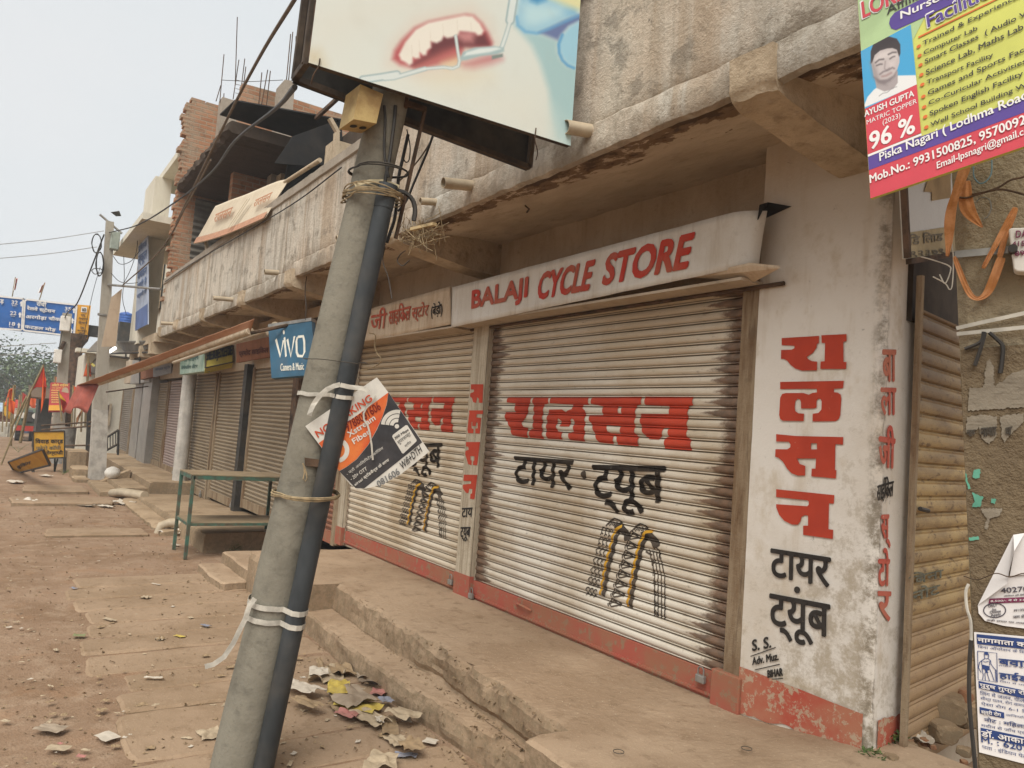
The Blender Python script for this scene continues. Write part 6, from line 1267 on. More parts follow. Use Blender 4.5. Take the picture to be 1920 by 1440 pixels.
# grey tin canopy with a tube light
t = thing('tin_canopy', 'grey tin canopy on thin struts with a tube light beneath the cream building', 'canopy', at(230, 650, X=-20))
c1 = para([(163, 660), (201, 661), (217, 642), (181, 641)], d0=21.5); mb = MB(); mb.slab(c1, (0, 0, .03)); mb.build('tin_sheet', M['corr'], t); mb = MB(); c2_ = [at(217, 642, X=-19.5), at(292, 641, X=-16.2), at(292, 652, X=-16.4), at(235, 661, X=-18.9)]; mb.slab(c2_, (0, 0, .03)); mb.build('tin_sheet', M['corr'], t)
mb = MB(); mb.tube([at(200, 663, X=-19.8), at(290, 660, X=-16.6)], .025, 6); mb.tube([at(205, 667, X=-19.8), at(262, 674, X=-18.4)], .025, 6); mb.tube([at(236, 661, X=-18.9), at(236, 672, X=-18.9)], .02, 6); mb.tube([at(262, 650, X=-18), at(262, 720, X=-18)], .018, 6); mb.build('strut', M['darkmetal'], t)
gl = bpy.data.materials.new('tube_light_glow'); gl.use_nodes = True; gl.node_tree.nodes['Principled BSDF'].inputs['Emission Color'].default_value = (1, 1, 1, 1); gl.node_tree.nodes['Principled BSDF'].inputs['Emission Strength'].default_value = 1.3
mb = MB(); mb.tube([at(203, 661, X=-19.4), at(216, 652.5, X=-19.1)], .035, 8); mb.build('tube_light', gl, t, True)
# ------------------------------------------------------------------ down the street
HZ = .074
# far pale house with a window, railing and plinth
H = thing('house', 'pale yellow single storey house with a brown window behind the railing down the street', 'house', (-29, 3, 0))
yl_, yr = at(148, 780, X=-28).y, at(243, 780, X=-28).y
mb = MB(); mb.box(-33, -28, yl_, 5.5, -.2, 3.3); mb.build('wall', M['cream'], H)
a, b = at(188, 758, X=-27.98), at(201, 795, X=-27.98); wv = MB(); wv.box(-28.02, -27.95, a.y, b.y, b.z, a.z); wo = wv.build('window', M['rustmetal'], H)
mb = MB()
for y in (a.y-.06, b.y): mb.box(-27.97, -27.90, y, y+.07, b.z-.05, a.z+.05)
mb.box(-27.97, -27.90, a.y, b.y, b.z-.08, b.z-.01); mb.build('window_frame', M['bracket'], wo)
mb = MB(); mb.box(-28.3, -27.6, yl_-.3, 5.5, 3.3, 3.42); mb.build('roof_edge', M['cream'], H)
t = thing('railing', 'rusty iron stair railing in front of the pale yellow house', 'railing', at(205, 850, X=-21.5)); mb = MB(); X_ = -21.5
r0, r1 = at(191, 826, X=X_), at(222, 806, X=X_); q0, q1 = at(191, 849, X=X_), at(222, 832, X=X_); mb.tube([r0, r1], .03, 6); mb.tube([q0, q1], .03, 6)
for i in range(7): u = i/6; mb.tube([r0*(1-u)+r1*u, q0*(1-u)+q1*u], .012, 5)
mb.tube([r1, at(221, 853, X=X_)], .03, 6); mb.build('rails', M['darkmetal'], t)
# sloping stair cheek, plinth block and steps
mb = MB(); P0, P1 = at(188, 903, X=-17.4), at(246, 880, X=-17.4); mb.slab([P0, P1, P1+V(0, 0, -.2), P0+V(0, 0, -.25)], (-.25, 0, 0)); tag(mb.build('stair_cheek', M['farplat'], None, bevel=.01), 'low sloping concrete cheek between the far pole and the shop steps', 'wall')
tag(rough_slab('plinth_block', -21.6, -20.4, at(124, 880, X=-20.4).y, at(164, 880, X=-20.4).y, at(140, 846, X=-20.4).z, .8, M['farplat'], 91, .04), 'square concrete plinth left of the far pole foot', 'plinth')
tag(rough_slab('stone_step', -19.9, -18.9, at(137, 890, X=-18.9).y, at(170, 890, X=-18.9).y, .22, .4, M['farplat'], 93, .04), 'stone step in front of the concrete plinth', 'step')
tag(rough_slab('stone_step', -18.8, -18.0, at(140, 905, X=-18).y, at(168, 905, X=-18).y, .08, .3, M['farplat'], 95, .04), 'lower stone step beside the far pole foot', 'step')
# far utility pole
fb, ft = at(181, 902, X=-18.7), at(206, 416, X=-18.7)
fb = V(-18.7, fb.y, 0)
t = thing('utility_pole', 'square tapered concrete pole with whitewashed foot and coiled wires before the cream building', 'pole', fb)
def square_pole(a, b, w0, w1, m, par, name='pole_shaft'):
    mbx = MB(); vs = []
    for p, w in ((a, w0), (b, w1)): vs += [p+V(-w, -w, 0)/1, p+V(w, -w, 0), p+V(w, w, 0), p+V(-w, w, 0)]
    mbx.add(vs, [(3,2,1,0), (4,5,6,7), (0,1,5,4), (1,2,6,5), (2,3,7,6), (3,0,4,7)]); return mbx.build(name, m, par)
square_pole(fb, ft, .155, .075, M['farpole'], t)
k = .27; mid = fb*(1-k)+ft*k; square_pole(fb + V(0, 0, .02), mid, .165, .14, simple('whitewash', 'b3aca2', .9, .25, 6, .1, .3), t, 'whitewashed_foot')
mb = MB(); c0 = at(215, 452, X=-18.6); mb.box(c0.x-.1, c0.x+.1, c0.y-.09, c0.y+.09, c0.z-.2, c0.z+.2); mb.build('fuse_box', simple('pale_green_box', '98a094', .6, .15, 6, .03, .1), t, bevel=.02)
mb = MB(); mb.tube([at(187, 402, X=-18.7), at(229, 438, X=-18.7)], .025, 6); mb.build('cross_arm', M['galv'], t); mb = MB(); mb.tube([at(183, 589, X=-18.6), at(199, 591, X=-18.6)], .03, 6); mb.build('cross_arm', M['galv'], t)
def coil(lab, cx, cy, rx, ry, X, n=3, par=None):
    mbx = MB(); pts = []
    for i in range(n*14+1): a = i/14*2*math.pi; pts.append(at(cx + (rx+nz((i*.3, 0, 0), 1)*3)*math.cos(a), cy + (ry+nz((0, i*.3, 0), 1)*4)*math.sin(a), X=X+.02*i/14))
    mbx.tube(pts, .010, 5); return tag(mbx.build('wire_coil', M['wirek'], None, True), lab, 'wire')
coil('loose wire coil left of the far pole top', 181, 456, 9, 17, -18.6, 2); coil('tangled wire coil hanging at mid height of the far pole', 187, 495, 7, 22, -18.55, 4); coil('flat loop of wire beside the mid height coil of the far pole', 182, 508, 10, 5, -18.5, 1)
mb = MB(); a = at(212, 397, X=-18.7); mb.add([a, a+V(0, .12, .05), a+V(0, .17, -.06), a+V(0, .07, -.09), a+V(0, -.05, -.02), a+V(.05, .06, .01)], [(0,1,5), (1,2,5), (2,3,5), (3,4,5), (4,0,5), (0,4,3), (0,3,2), (0,2,1)]); tag(mb.build('torn_rag', M['darkmetal'], None), 'dark torn rag caught on top of the far pole', 'rag')
bq = [at(190, 650, X=-18.2), at(217, 650, X=-18.2), at(229, 541, X=-18.2), at(209, 557, X=-18.2)]; mb = MB(); mb.slab(bq, (-.03, 0, 0)); tag(mb.build('notice_board', stained('brown_hardboard', 'b39b86', 'a0876f', '8d7460', vs=(3, 3, 1), amt=.4, patch=.4, bump=.1), None), 'blank brown hardboard tied slantwise to the far pole', 'board')
mb = MB(); mb.tube([at(203, 534, X=-18.6), at(302, 542, X=-15.9)], .025, 8); tag(mb.build('iron_rod', M['galv'], None, True), 'horizontal iron rod from the far pole to the balcony', 'rod')
# water tank on its dark beam
t = thing('water_tank', 'blue ribbed plastic water tank on a roof beam beyond the far pole', 'water tank', at(235, 608, X=-30)); c0 = at(235, 608, X=-30); r = (at(248, 600, X=-30)-at(222, 600, X=-30)).length/2; hh = at(235, 586, X=-30).z - c0.z
mb = MB(); pr = [(0, .96), (.06, 1), (.2, 1), (.23, .95), (.27, 1), (.42, 1), (.45, .95), (.49, 1), (.64, 1), (.67, .95), (.71, 1), (.86, 1), (.95, .85), (1.0, .5), (1.06, .3)]
mb.tube([c0 + V(0, 0, hh*a) for a, _ in pr], [r*b for _, b in pr], 24); mb.build('tank', simple('blue_tank_plastic', '3a62a8', .5, .2, 3, .02, .1), t, True)
mb = MB(); a, b = at(219, 612, X=-30), at(252, 614, X=-30); mb.box(-31, -29.2, a.y, b.y+2, a.z-.65, c0.z); o = mb.build('tank_platform', M['darkmetal'], None); tag(o, 'dark concrete platform carrying the blue water tank', 'platform')
mb = MB(); mb.box(-31.5, -29.5, at(200, 640, X=-30).y, 6, 0, at(225, 627, X=-30).z); tag(mb.build('far_shed', M['tile'], None), 'plain grey shed wall beneath the blue water tank', 'building')
# gantry road sign
GX = -31.0
t = thing('gantry_sign', 'wide blue road distance sign with white Hindi place names and yellow end panel', 'road sign', at(140, 640, X=GX))
M['roadblue'] = simple('road_sign_blue', '2a62a8', .5, .12, 2, .0, .05); M['roadyel'] = simple('road_sign_yellow', 'd89a2c', .5, .12, 2, .0, .1)
gp = lambda p, k=0: at(*p, X=GX+.03*k)
mb = MB(); mb.slab([gp((-60, 610)), gp((138, 632)), gp((145, 571)), gp((-60, 549))], (-.12, 0, 0)); mb.build('blue_panel', M['roadblue'], t); mb = MB(); mb.slab([gp((138.3, 632)), gp((163.5, 636)), gp((170.5, 573)), gp((145.3, 571))], (-.12, 0, 0)); mb.build('yellow_panel', M['roadyel'], t)
ZV = (.104167, 0, 540); gn = V(1, 0, 0); mb = MB(); ST = lambda pts, w: mb.stroke([gp(p, 1) for p in zt(pts, *ZV)], w, gn)
ST([(440,195),(420,200),(395,745),(360,755)], .06); ST([(480,205),(445,240),(415,730),(440,765)], .06); ST([(480,205),(1340,300),(1378,330),(1330,850),(1290,870)], .06); ST([(440,765),(900,815),(1290,870)], .06); ST([(-560,140),(0,150),(440,195)], .06); ST([(-560,690),(0,730),(370,755)], .06)
for x, y in ((380,282),(355,480),(335,672),(1328,402),(1302,588),(1280,775)):
    mb.tess([[gp(p, 1) for p in zt([(x-12,y+48),(x+16,y+50),(x+20,y),(x+34,y),(x+6,y-50),(x-28,y-4),(x-10,y-2)], *ZV)]])
mb.build('border_and_arrows', M['pwht'], t); mb = MB()
for s, q in (('32', [(205,292),(315,298),(210,225)]), ('22', [(180,482),(292,488),(185,418)]), ('18', [(165,672),(268,680),(172,610)]), ('35', [(1165,402),(1275,412),(1170,340)]), ('km', [(218,325),(292,330),(219,305)]), ('km', [(195,512),(268,518),(196,495)]), ('km', [(170,705),(242,712),(171,688)]), ('km', [(1180,438),(1240,444),(1181,418)]), ('15', [(1112,795),(1160,802),(1118,730)]),
    ('राँची', [(655,318),(830,340),(665,232)]), ('रेलवे स्टेशन', [(478,410),(985,470),(490,318)]), ('अरगोड़ा चौक', [(458,560),(1085,610),(470,470)]), ('कटहल मोड़', [(440,735),(995,800),(455,650)]), ('ड़', [(0,290),(68,296),(0,205)])): text_px(mb, s, *zt(q, *ZV), bold=.035, pl=(gp((0, 600), 1.2), gn), n=gn, eps=.003)
mb.build('sign_lettering', M['pwht'], t); mb = MB()
mb.tess([[gp(p, 1) for p in zt([(1455,430),(1558,440),(1568,345),(1465,335)], *ZV)]]); mb.build('emblem_patch', M['pwht'], t); mb = MB()
for s, q in (('पथ', [(1455,510),(1535,518),(1458,470)]), ('निर्माण', [(1415,575),(1580,585),(1418,528)]), ('विभाग', [(1412,640),(1570,650),(1415,595)]), ('पथ', [(1440,735),(1515,745),(1443,695)]), ('अवर प्रमंडल', [(1390,780),(1560,795),(1393,745)]), ('राँची', [(1415,835),(1520,850),(1418,795)])): text_px(mb, s, *zt(q, *ZV), bold=.03, pl=(gp((0, 600), 1.2), gn), n=gn, eps=.003)
text_px(mb, 'RCD', *zt([(1480,415),(1545,420),(1484,362)], *ZV), bold=.03, pl=(gp((0, 600), 1.2), gn), n=gn, eps=.003); mb.build('sign_lettering', M['pdrk'], t)
gb, gt = at(128, 860, X=GX-.2), at(141, 650, X=GX-.2); gb = V(gb.x, gb.y, -.3); w = .24
mb = MB(); mb.tube([gb, gt, gt+V(0, 0, .25), gt+V(0, 0, .45)], [w, w, .38, .42], 8); mb.build('gantry_post', M['rustmetal'], t)
a, b = at(163, 612, X=GX-.3), at(215, 618, X=GX-.3); mb = MB(); mb.box(GX-.6, GX-.25, -8, b.y, b.z-.35, b.z+.05); mb.build('gantry_beam', M['darkmetal'], t)
# second and third street poles
t = thing('utility_pole', 'slim concrete pole with pale transformer boxes in front of the blue road sign', 'pole', V(-26, at(108, 830, X=-26).y, 0)); a, b = at(108, 835, X=-26), at(126, 588, X=-26); a = V(-26, a.y, -.1); square_pole(a, b, .16, .12, M['farpole'], t)
mb = MB()
for px, py, sx, sz in ((122, 607, .13, .22), (108, 668, .10, .2)): c0 = at(px, py, X=-25.7); mb2 = MB(); mb2.box(c0.x-.1, c0.x+.1, c0.y-sx, c0.y+sx, c0.z-sz, c0.z+sz); mb2.build('fuse_box', M['white'], t, bevel=.02)
mb.tube([at(110, 664, X=-25.8), at(121, 640, X=-25.8)], .06, 6); mb.build('stay_arm', M['rustmetal'], t)
M['brownpole'] = simple('brown_wood_pole', '7d6a55', .9, .3, 6, .2)
# market signs
ZW = (.1388889, 0, 700)
t, q, n0 = board('advert_board', 'red advert board with yellow and white Hindi lines on the slim concrete pole', [(91, 771), (129, 771), (131, 718), (95, 717)], X=-24.5, m=simple('red_flex', 'a8383a', .6, .2, 4, 0), th=.04, txt=[('लोटो राईडर', [(700,180),(920,180),(705,138)]), ('नया ब्लॉक मार्केट', [(700,207),(910,207),(702,190)])] + [('सभी सामान मिलता है', [(690,240+32*i),(800,240+32*i),(692,218+32*i)]) for i in range(6)], txm=simple('pale_yellow_print', 'd8b868', .7, .1, 9, 0), z=ZW, bold=.02, cat='sign')
mb = MB(); mb.tess([[at(*p, pl=(q[0]+n0*.012, n0)) for p in zt([(655,500),(935,500),(938,430),(662,430)], *ZW)]]); mb.build('yellow_strip', M['roadyel'], t); mb = MB(); c0 = at(122, 735, pl=(q[0]+n0*.012, n0)); mb.disc(c0, V(0, .09, 0), V(0, 0, .14), 16); mb.build('round_picture', M['bracket'], t)
M['ysign'] = stained('rusty_yellow_sign', 'c79a3a', 'b57c2e', '94602a', vs=(2, 2, 2), amt=.4, patch=.55, bump=.05, rough=.7, black='6b4020', blk=.5)
ya, yb = -20.5, None
t, q, n0 = board('standing_sign', 'upright rusty yellow standing sign with black Hindi wedding card lettering', [(62, 860), (121, 858), (121, 808), (62, 809)], X=-20.5, m=M['ysign'], th=.03, txt=[('विवाह कार्ड', [(475,965),(850,962),(478,878)]), ('विडियोग्राफी', [(468,1118),(848,1112),(470,1042)])], txm=M['black'], z=ZW, bold=.03, frame=(M['darkmetal'], .03), cat='sign')
mb = MB(); text_px(mb, 'फोटो कॉपी', *zt([(485,1035),(820,1030),(488,975)], *ZW), bold=.02, pl=(q[0]+n0*.01, n0), n=n0); mb.build('lettering', simple('grey_print', '6f6a5a', .8, .2, 9, 0), t)
mb = MB(); mb.bar(q[0], at(62, 886, X=-20.4), .05, .05); mb.bar(q[1], at(121, 887, X=-20.4), .05, .05); mb.bar(at(103, 860, X=-20.7), at(102, 885, X=-20.7), .035, .035); mb.bar(at(108, 860, X=-20.7), at(102, 885, X=-20.7), .035, .035); mb.build('leg', M['darkmetal'], t)
board('fallen_sign', 'tilted rusty yellow sign fallen against the upright yellow one', [(30, 888), (94, 872), (80, 842), (16, 866)], X=-21.2, m=M['ysign'], th=.03, txt=[('बुकिंग', [(240,1300),(420,1240),(225,1240)])], txm=M['dgreen'], z=ZW, frame=(M['darkmetal'], .03))
# flags on bamboo, a leaning tripod
M['saffron'] = simple('saffron_flag', 'd9622a', .8, .2, 4, .0, 0, dark='c24f20'); M['flagred'] = simple('red_flag', 'b5362a', .8, .2, 4, 0); M['flagyel'] = simple('yellow_flag', 'd8a52f', .8, .2, 4, 0); M['ragbrown'] = simple('brown_rag', '9c6f4a', .9, .2, 4, 0)
M['bamboo'] = simple('bamboo', '8f7b5c', .8, .25, 8, .05)
def flag(lab, pole, pts, X, m, m2=None, name='flag', pm=None, r=.022, wav=.10):
    tt = thing(name, lab, 'flag', at(*pole[0], X=X)); mbx = MB(); mbx.tube([at(*p, X=X) for p in pole], r, 6); mbx.build('flag_pole', pm or M['bamboo'], tt, True)
    (a, b, c, d) = [at(*p, X=X) for p in pts]; mbx = MB(); mbx.grid(lambda u, v: a*(1-u)*(1-v)+b*u*(1-v)+c*u*v+d*(1-u)*v + V(wav*math.sin(u*5+v*2)*u, 0, 0), 12, 10); o = mbx.build('flag_cloth', m, tt, True); s_ = o.modifiers.new('thickness', 'SOLIDIFY'); s_.thickness = .004
    if m2: mbx = MB(); e = .28; mbx.grid(lambda u, v: (a*(1-u*e)+b*u*e)*(1-v)+(d*(1-u*e)+c*u*e)*v + V(.02+wav*math.sin(u*e*5+v*2)*u*e, 0, 0), 5, 8); mbx.build('flag_border', m2, tt, True)
    return tt
flag('large saffron flag drooping from a slanting bamboo over the yellow sign', [(2,872),(30,800),(58,733),(82,684)], [(76,775),(86,741),(86,712),(82,686)], -22.0, M['saffron'], None)
mb = MB(); mb.grid(lambda u, v: at(82,686,X=-22)*(1-u)*(1-v)+at(88,726,X=-22)*u*(1-v)+at(66,726,X=-22)*u*v+at(60,733,X=-22)*(1-u)*v, 6, 6); o = mb.build('flag_cloth', M['flagred'], bpy.data.objects['flag'], True)
mb = MB(); mb.tube([at(56, 738, X=-22.05), at(38, 830, X=-22.3)], .04, 6); mb.tube([at(50, 745, X=-22.1), at(22, 800, X=-22.4), at(20, 836, X=-22.5)], .03, 6); tag(mb.build('bamboo_stake', M['bamboo'], None, True), 'grey bamboo stakes propping the slanting flag bamboo', 'stake')
flag('saffron and yellow flag pair at the far left of the street', [(20,800),(26,722)], [(8,762),(20,758),(27,726),(17,730)], -34, M['saffron'], None, r=.04); flag('small yellow flag beside the saffron one at the far left', [(24,800),(27,722)], [(21,755),(28,745),(29,722),(26,724)], -33.5, M['flagyel'], None, r=.03)
flag('saffron pennant with yellow edge hanging before the red advert board', [(116,790),(110,733)], [(110,735),(119,776),(128,762),(122,750)], -23.5, M['flagred'], M['flagyel']); flag('orange flag in front of the black and yellow shop board', [(160,800),(166,668)], [(156,706),(172,706),(169,684),(166,668)], -26.5, M['saffron'], None, r=.04)
flag('drooping brown cloth flag beside the gantry post', [(139,820),(141,760)], [(142,800),(150,783),(158,762),(143,784)], -25, M['ragbrown'], None); flag('red and white striped flag above the left part of the road sign', [(23,556),(29,520)], [(25,545),(29,543),(33,522),(29,522)], -31.2, simple('pink_flag', 'c9726a', .8, .3, 12, 0), M['pwht'], r=.02); flag('red and white striped flag above the middle of the road sign', [(74,562),(84,530)], [(70,550),(79,548),(85,530),(76,538)], -31.2, simple('pink_flag_light', 'cf8079', .8, .3, 12, 0), M['pwht'], r=.02)
t, q, n0 = board('advert_board', 'black board with a big yellow letter behind the far pole', [(160,700),(181,700),(181,666),(162,668)], X=-27.5, m=M['darkmetal'], th=.05, txt=[('र', [(165,688),(179,687),(166,669)])], txm=M['ylw'], bold=.05)
for i, (px, py, hpx, X_, m, lab) in enumerate([(12, 790, 745, -30, 'saffron', 'small saffron flag low at the far left edge'), (38, 795, 735, -38, 'flagred', 'little red flag between the stalls'), (52, 790, 722, -42, 'saffron', 'thin orange flag behind the large drooping one'), (100, 800, 705, -29, 'saffron', 'orange flag peeking over the red advert board'), (134, 795, 722, -29.5, 'saffron', 'saffron flag left of the gantry post foot'), (148, 790, 690, -30, 'saffron', 'narrow saffron flag right of the gantry post'), (152, 800, 735, -27, 'flagred', 'red flag hanging between the gantry post and the far pole'), (4, 800, 752, -36, 'flagyel', 'yellow flag at the very left edge'), (70, 800, 740, -40, 'flagred', 'small red flag beside the dark stall')]):
    flag(lab, [(px, py+10), (px+3, hpx)], [(px+3, hpx+(py-hpx)*.55), (px+14, hpx+(py-hpx)*.72), (px+17, hpx+10), (px+3, hpx)], X_, M[m], None, r=.03)
for i, (px, X_, h, w, c, lab) in enumerate([(5, -52, .5, 3, 'b9a58c', 'low heap of pale goods at the far left'), (26, -48, .9, 1.6, '7a4f3e', 'brown goods crate beside the lorry'), (60, -46, .8, 1.4, '5a6b80', 'blue goods crate beyond the lorry'), (14, -40, .7, 1.0, 'c8c0b0', 'white cloth covered barrow near the left stall')]):
    p = at(px, 780, X=X_); o = rough_slab('goods_heap', X_-1.2, X_, p.y-w/2, p.y+w/2, h-.15, h+.6, simple('goods_%d' % i, c, .9, .3, 3, .1), 120+i*3, .15); tag(o, lab, 'goods')
# stalls, parked truck and people far off
t = thing('market_stall', 'dark open market stall with a sloping roof left of the gantry post', 'stall', V(-30, at(85, 800, X=-30).y, 0)); y0_, y1_ = at(70, 780, X=-30).y, at(97, 780, X=-30).y; zt_ = at(80, 748, X=-30).z
mb = MB(); mb.box(-32, -30, y0_, y1_, -.3, zt_); mb.build('stall_body', M['darkmetal'], t); mb = MB(); mb.slab([V(-29.5, y0_-.3, zt_), V(-29.5, y1_+.2, zt_-.05), V(-32.2, y1_+.2, zt_+.35), V(-32.2, y0_-.3, zt_+.4)], (0, 0, .06)); mb.build('stall_roof', M['rustmetal'], t)
TX = -36; t = thing('parked_truck', 'dusty green lorry parked far down the street behind the flags', 'truck', V(TX, at(50, 810, X=TX).y, 0)); ya, yb = at(28, 800, X=TX).y, at(75, 800, X=TX).y; g0 = -.12; zt_ = at(50, 765, X=TX).z
M['truckg'] = simple('dusty_green_paint', '4e6352', .6, .2, 4, .03, .3)
mb = MB(); mb.box(TX-4.5, TX, ya, yb, .55, zt_-.55); mb.build('body', M['truckg'], t, bevel=.05); mb = MB(); mb.slab([V(TX-.05, ya+.05, zt_-.55), V(TX-.05, yb-.05, zt_-.55), V(TX-.35, yb-.15, zt_), V(TX-.35, ya+.15, zt_)], (-1.6, 0, 0)); mb.build('cab', M['truckg'], t, bevel=.04)
mb = MB(); mb.slab([V(TX-.02, ya+.2, zt_-.5), V(TX-.02, yb-.2, zt_-.5), V(TX-.28, yb-.3, zt_-.08), V(TX-.28, ya+.3, zt_-.08)], (-.02, 0, 0)); mb.build('windscreen', M['glass'], t)
mb = MB(); mb.box(TX, TX+.06, ya+.25, yb-.25, .75, 1.15); mb.build('grille', M['darkmetal'], t)
for y in (ya+.2, yb-.2): mb = MB(); mb.tube([(TX, y, 1.0), (TX+.08, y, 1.0)], .12, 14); mb.build('headlight', M['white'], t, True)
mb = MB(); mb.box(TX, TX+.15, ya, yb, .38, .58); mb.build('bumper', M['flagred'], t)
for y in (ya+.18, yb-.18): mb = MB(); mb.tube([(TX-.7, y-.14, .36), (TX-.7, y+.14, .36)], .46, 18); mb.build('wheel', M['darkmetal'], t, True)
t = thing('market_stall', 'low stall with pale plastic sheets at the far left of the street', 'stall', V(-44, at(15, 780, X=-44).y, 0)); y0_, y1_ = at(-30, 780, X=-44).y, at(24, 780, X=-44).y; zt_ = at(10, 758, X=-44).z
mb = MB(); mb.box(-46, -44, y0_, y1_, -.4, zt_*.7); mb.build('stall_body', M['redb'], t); mb = MB(); mb.slab([V(-43.5, y0_, zt_*.75), V(-43.5, y1_, zt_*.7), V(-46, y1_, zt_), V(-46, y0_, zt_)], (0, 0, .05)); mb.build('plastic_sheet', simple('pale_blue_sheet', '9fb0bd', .6, .2, 3, .0), t)
t = thing('market_stall', 'small stall with a red cloth and white sacks between the flags and the lorry', 'stall', V(-40, at(34, 790, X=-40).y, 0)); y0_, y1_ = at(26, 780, X=-40).y, at(46, 780, X=-40).y; zt_ = at(36, 752, X=-40).z
mb = MB(); mb.box(-41, -40, y0_, y1_, -.4, zt_*.6); mb.build('stall_body', M['white'], t); mb = MB(); mb.slab([V(-39.6, y0_, zt_*.8), V(-39.6, y1_, zt_*.75), V(-41.2, y1_, zt_), V(-41.2, y0_, zt_)], (0, 0, .05)); mb.build('red_cloth', M['flagred'], t)
for px, X_, h, lab in ((36, -38, 740, 'leaning grey stake beside the small red stall'), (48, -37, 742, 'thin stake left of the lorry cab')): mb = MB(); mb.tube([at(px-6, 800, X=X_), at(px+2, h, X=X_)], .05, 6); tag(mb.build('stake', M['bamboo'], None), lab, 'stake')
# metal drum and fence rails by the gantry foot
mb = MB(); c0 = at(116, 860, X=-23.6); mb.tube([V(c0.x, c0.y, -.1), V(c0.x, c0.y, at(116, 800, X=-23.6).z)], .27, 16); tag(mb.build('metal_drum', M['galv'], None, True), 'tall grey metal drum behind the upright yellow sign', 'drum')
t = thing('fence', 'thin iron fence rails between the gantry post and the far pole', 'fence', at(150, 840, X=-22)); mb = MB()
for y0_, y1_ in ((795, 791), (803, 799), (833, 835)): mb.tube([at(78, y0_+3, X=-22.5), at(172, y1_, X=-21.5)], .022, 6)
mb.build('rail', M['rustmetal'], t); mb = MB(); mb.bar(at(168, 755, X=-21.6), at(164, 850, X=-21.6), .09, .09); mb.build('fence_post', M['darkmetal'], t)
# trees beyond the street
M['treeleaf'] = simple('far_tree_leaf', '65734f', .8, .4, .6, 0, dark='49573b'); M['treeleaf2'] = simple('far_tree_leaf_dark', '56664a', .8, .4, .6, 0, dark='3e4c36'); M['bark'] = simple('bark', '5d4d3f', .9, .3, 4, .3)
def tree(lab, x, y, h, r, m, seed, n=2600):
    rs = random.Random(seed); t = thing('tree', lab, 'tree', (x, y, -.4)); mbx = MB(); tp = V(x, y, -.4); mbx.tube([tp, tp+V(.1, .1, h*.3), tp+V(.3, -.1, h*.6)], [.04*h, .03*h, .015*h], 8); cl = []
    for i in range(16):
        a, e = rs.uniform(0, 6.28), rs.uniform(-.3, 1); q = V(math.cos(a)*r*rs.uniform(.3, .85), math.sin(a)*r*rs.uniform(.3, .85), h*.62 + e*h*.32); cl.append((tp + q, r*rs.uniform(.28, .5))); mbx.tube([tp+V(.1, .1, h*rs.uniform(.28, .45)), tp+q*.6+V(0, 0, h*.12), tp+q], [.016*h, .009*h, .003*h], 5)
    mbx.build('trunk', M['bark'], t); lf = MB()
    for i in range(n):
        c, cr = rs.choice(cl); d = V(rs.gauss(0, 1), rs.gauss(0, 1), rs.gauss(0, .8)).normalized()*cr*rs.uniform(.25, 1.05)**.7; p = c + d; s = rs.uniform(.14, .30)*h/9; a = V(rs.uniform(-1, 1), rs.uniform(-1, 1), rs.uniform(-.6, .6)).normalized(); b = a.orthogonal().normalized()
        lf.add([p-a*s, p+b*s*.6, p+a*s, p-b*s*.6], [(0, 1, 2, 3)])
    lf.build('crown', m, t)
for i, (px, X_, top, r, lab, mm) in enumerate([(8, -75, 668, 6.5, 'broad grey green tree at the left edge of the frame', 'treeleaf'), (47, -70, 672, 4.6, 'rounded tree between the left edge tree and the slim concrete pole', 'treeleaf2'), (82, -66, 686, 4.0, 'lower bushy tree just left of the slim concrete pole', 'treeleaf'), (-50, -80, 660, 7, 'tall tree partly outside the left edge', 'treeleaf2'), (30, -85, 690, 7, 'dark tree standing behind the rounded one', 'treeleaf2'), (118, -75, 702, 4, 'small tree seen between the slim pole and the gantry post', 'treeleaf')]):
    p = at(px, top, X=X_); tree(lab, X_, p.y, (p.z+.4)*1.0, r, M[mm], i+3)
# ------------------------------------------------------------------ wires, ties, litter
def pxs(lst): return [at(x, y, X=X) if k == 'X' else at(x, y, Y=X) for x, y, k, X in lst]
wire('cable', 'thick dark cable rising from the parapet past the hoarding to the top of the frame', [at(330, 420, Y=2.2), at(420, 235, X=-10), at(485, 110, X=-7.5), at(555, -5, X=-5.5)], .016, M['wirebrown'])
wire('cable', 'twisted black cable from the far pole sagging up to the hoarding corner', [at(205, 436, X=-18.6), at(260, 421, X=-16), at(330, 378, X=-13), at(395, 325, X=-10), at(440, 265, X=-7.5), at(515, 205, X=-5), at(553, 163, X=XH-.25)], .013, M['wirek'])
wire('cable', 'black cable dropping from the far pole top down over the road sign', [at(195, 440, X=-18.7), at(172, 500, X=-20), at(145, 568, X=-22), at(122, 595, X=-25.6), at(108, 665, X=-25.7), at(94, 680, X=-27)], .016, M['wirek'])
wire('cable', 'thin cable from the far pole rod across to the brick wall', [at(230, 535, X=-17.6), at(300, 470, X=-14), at(350, 385, X=-12), at(395, 300, X=-10.5)], .012, M['wirebrown'])
for lab, pts in (('upper thin overhead wire running left from the far pole', [(-20,460),(90,449),(195,433)]), ('lower thin overhead wire running left from the far pole', [(-20,486),(90,476),(182,463)]), ('faint overhead wire below the road sign, upper one', [(-20,651),(60,646),(106,643)]), ('faint overhead wire below the road sign, lower one', [(-20,667),(60,663),(104,661)])): wire('overhead_wire', lab, [at(x, y, X=-22) for x, y in pts], .008, M['galv'])
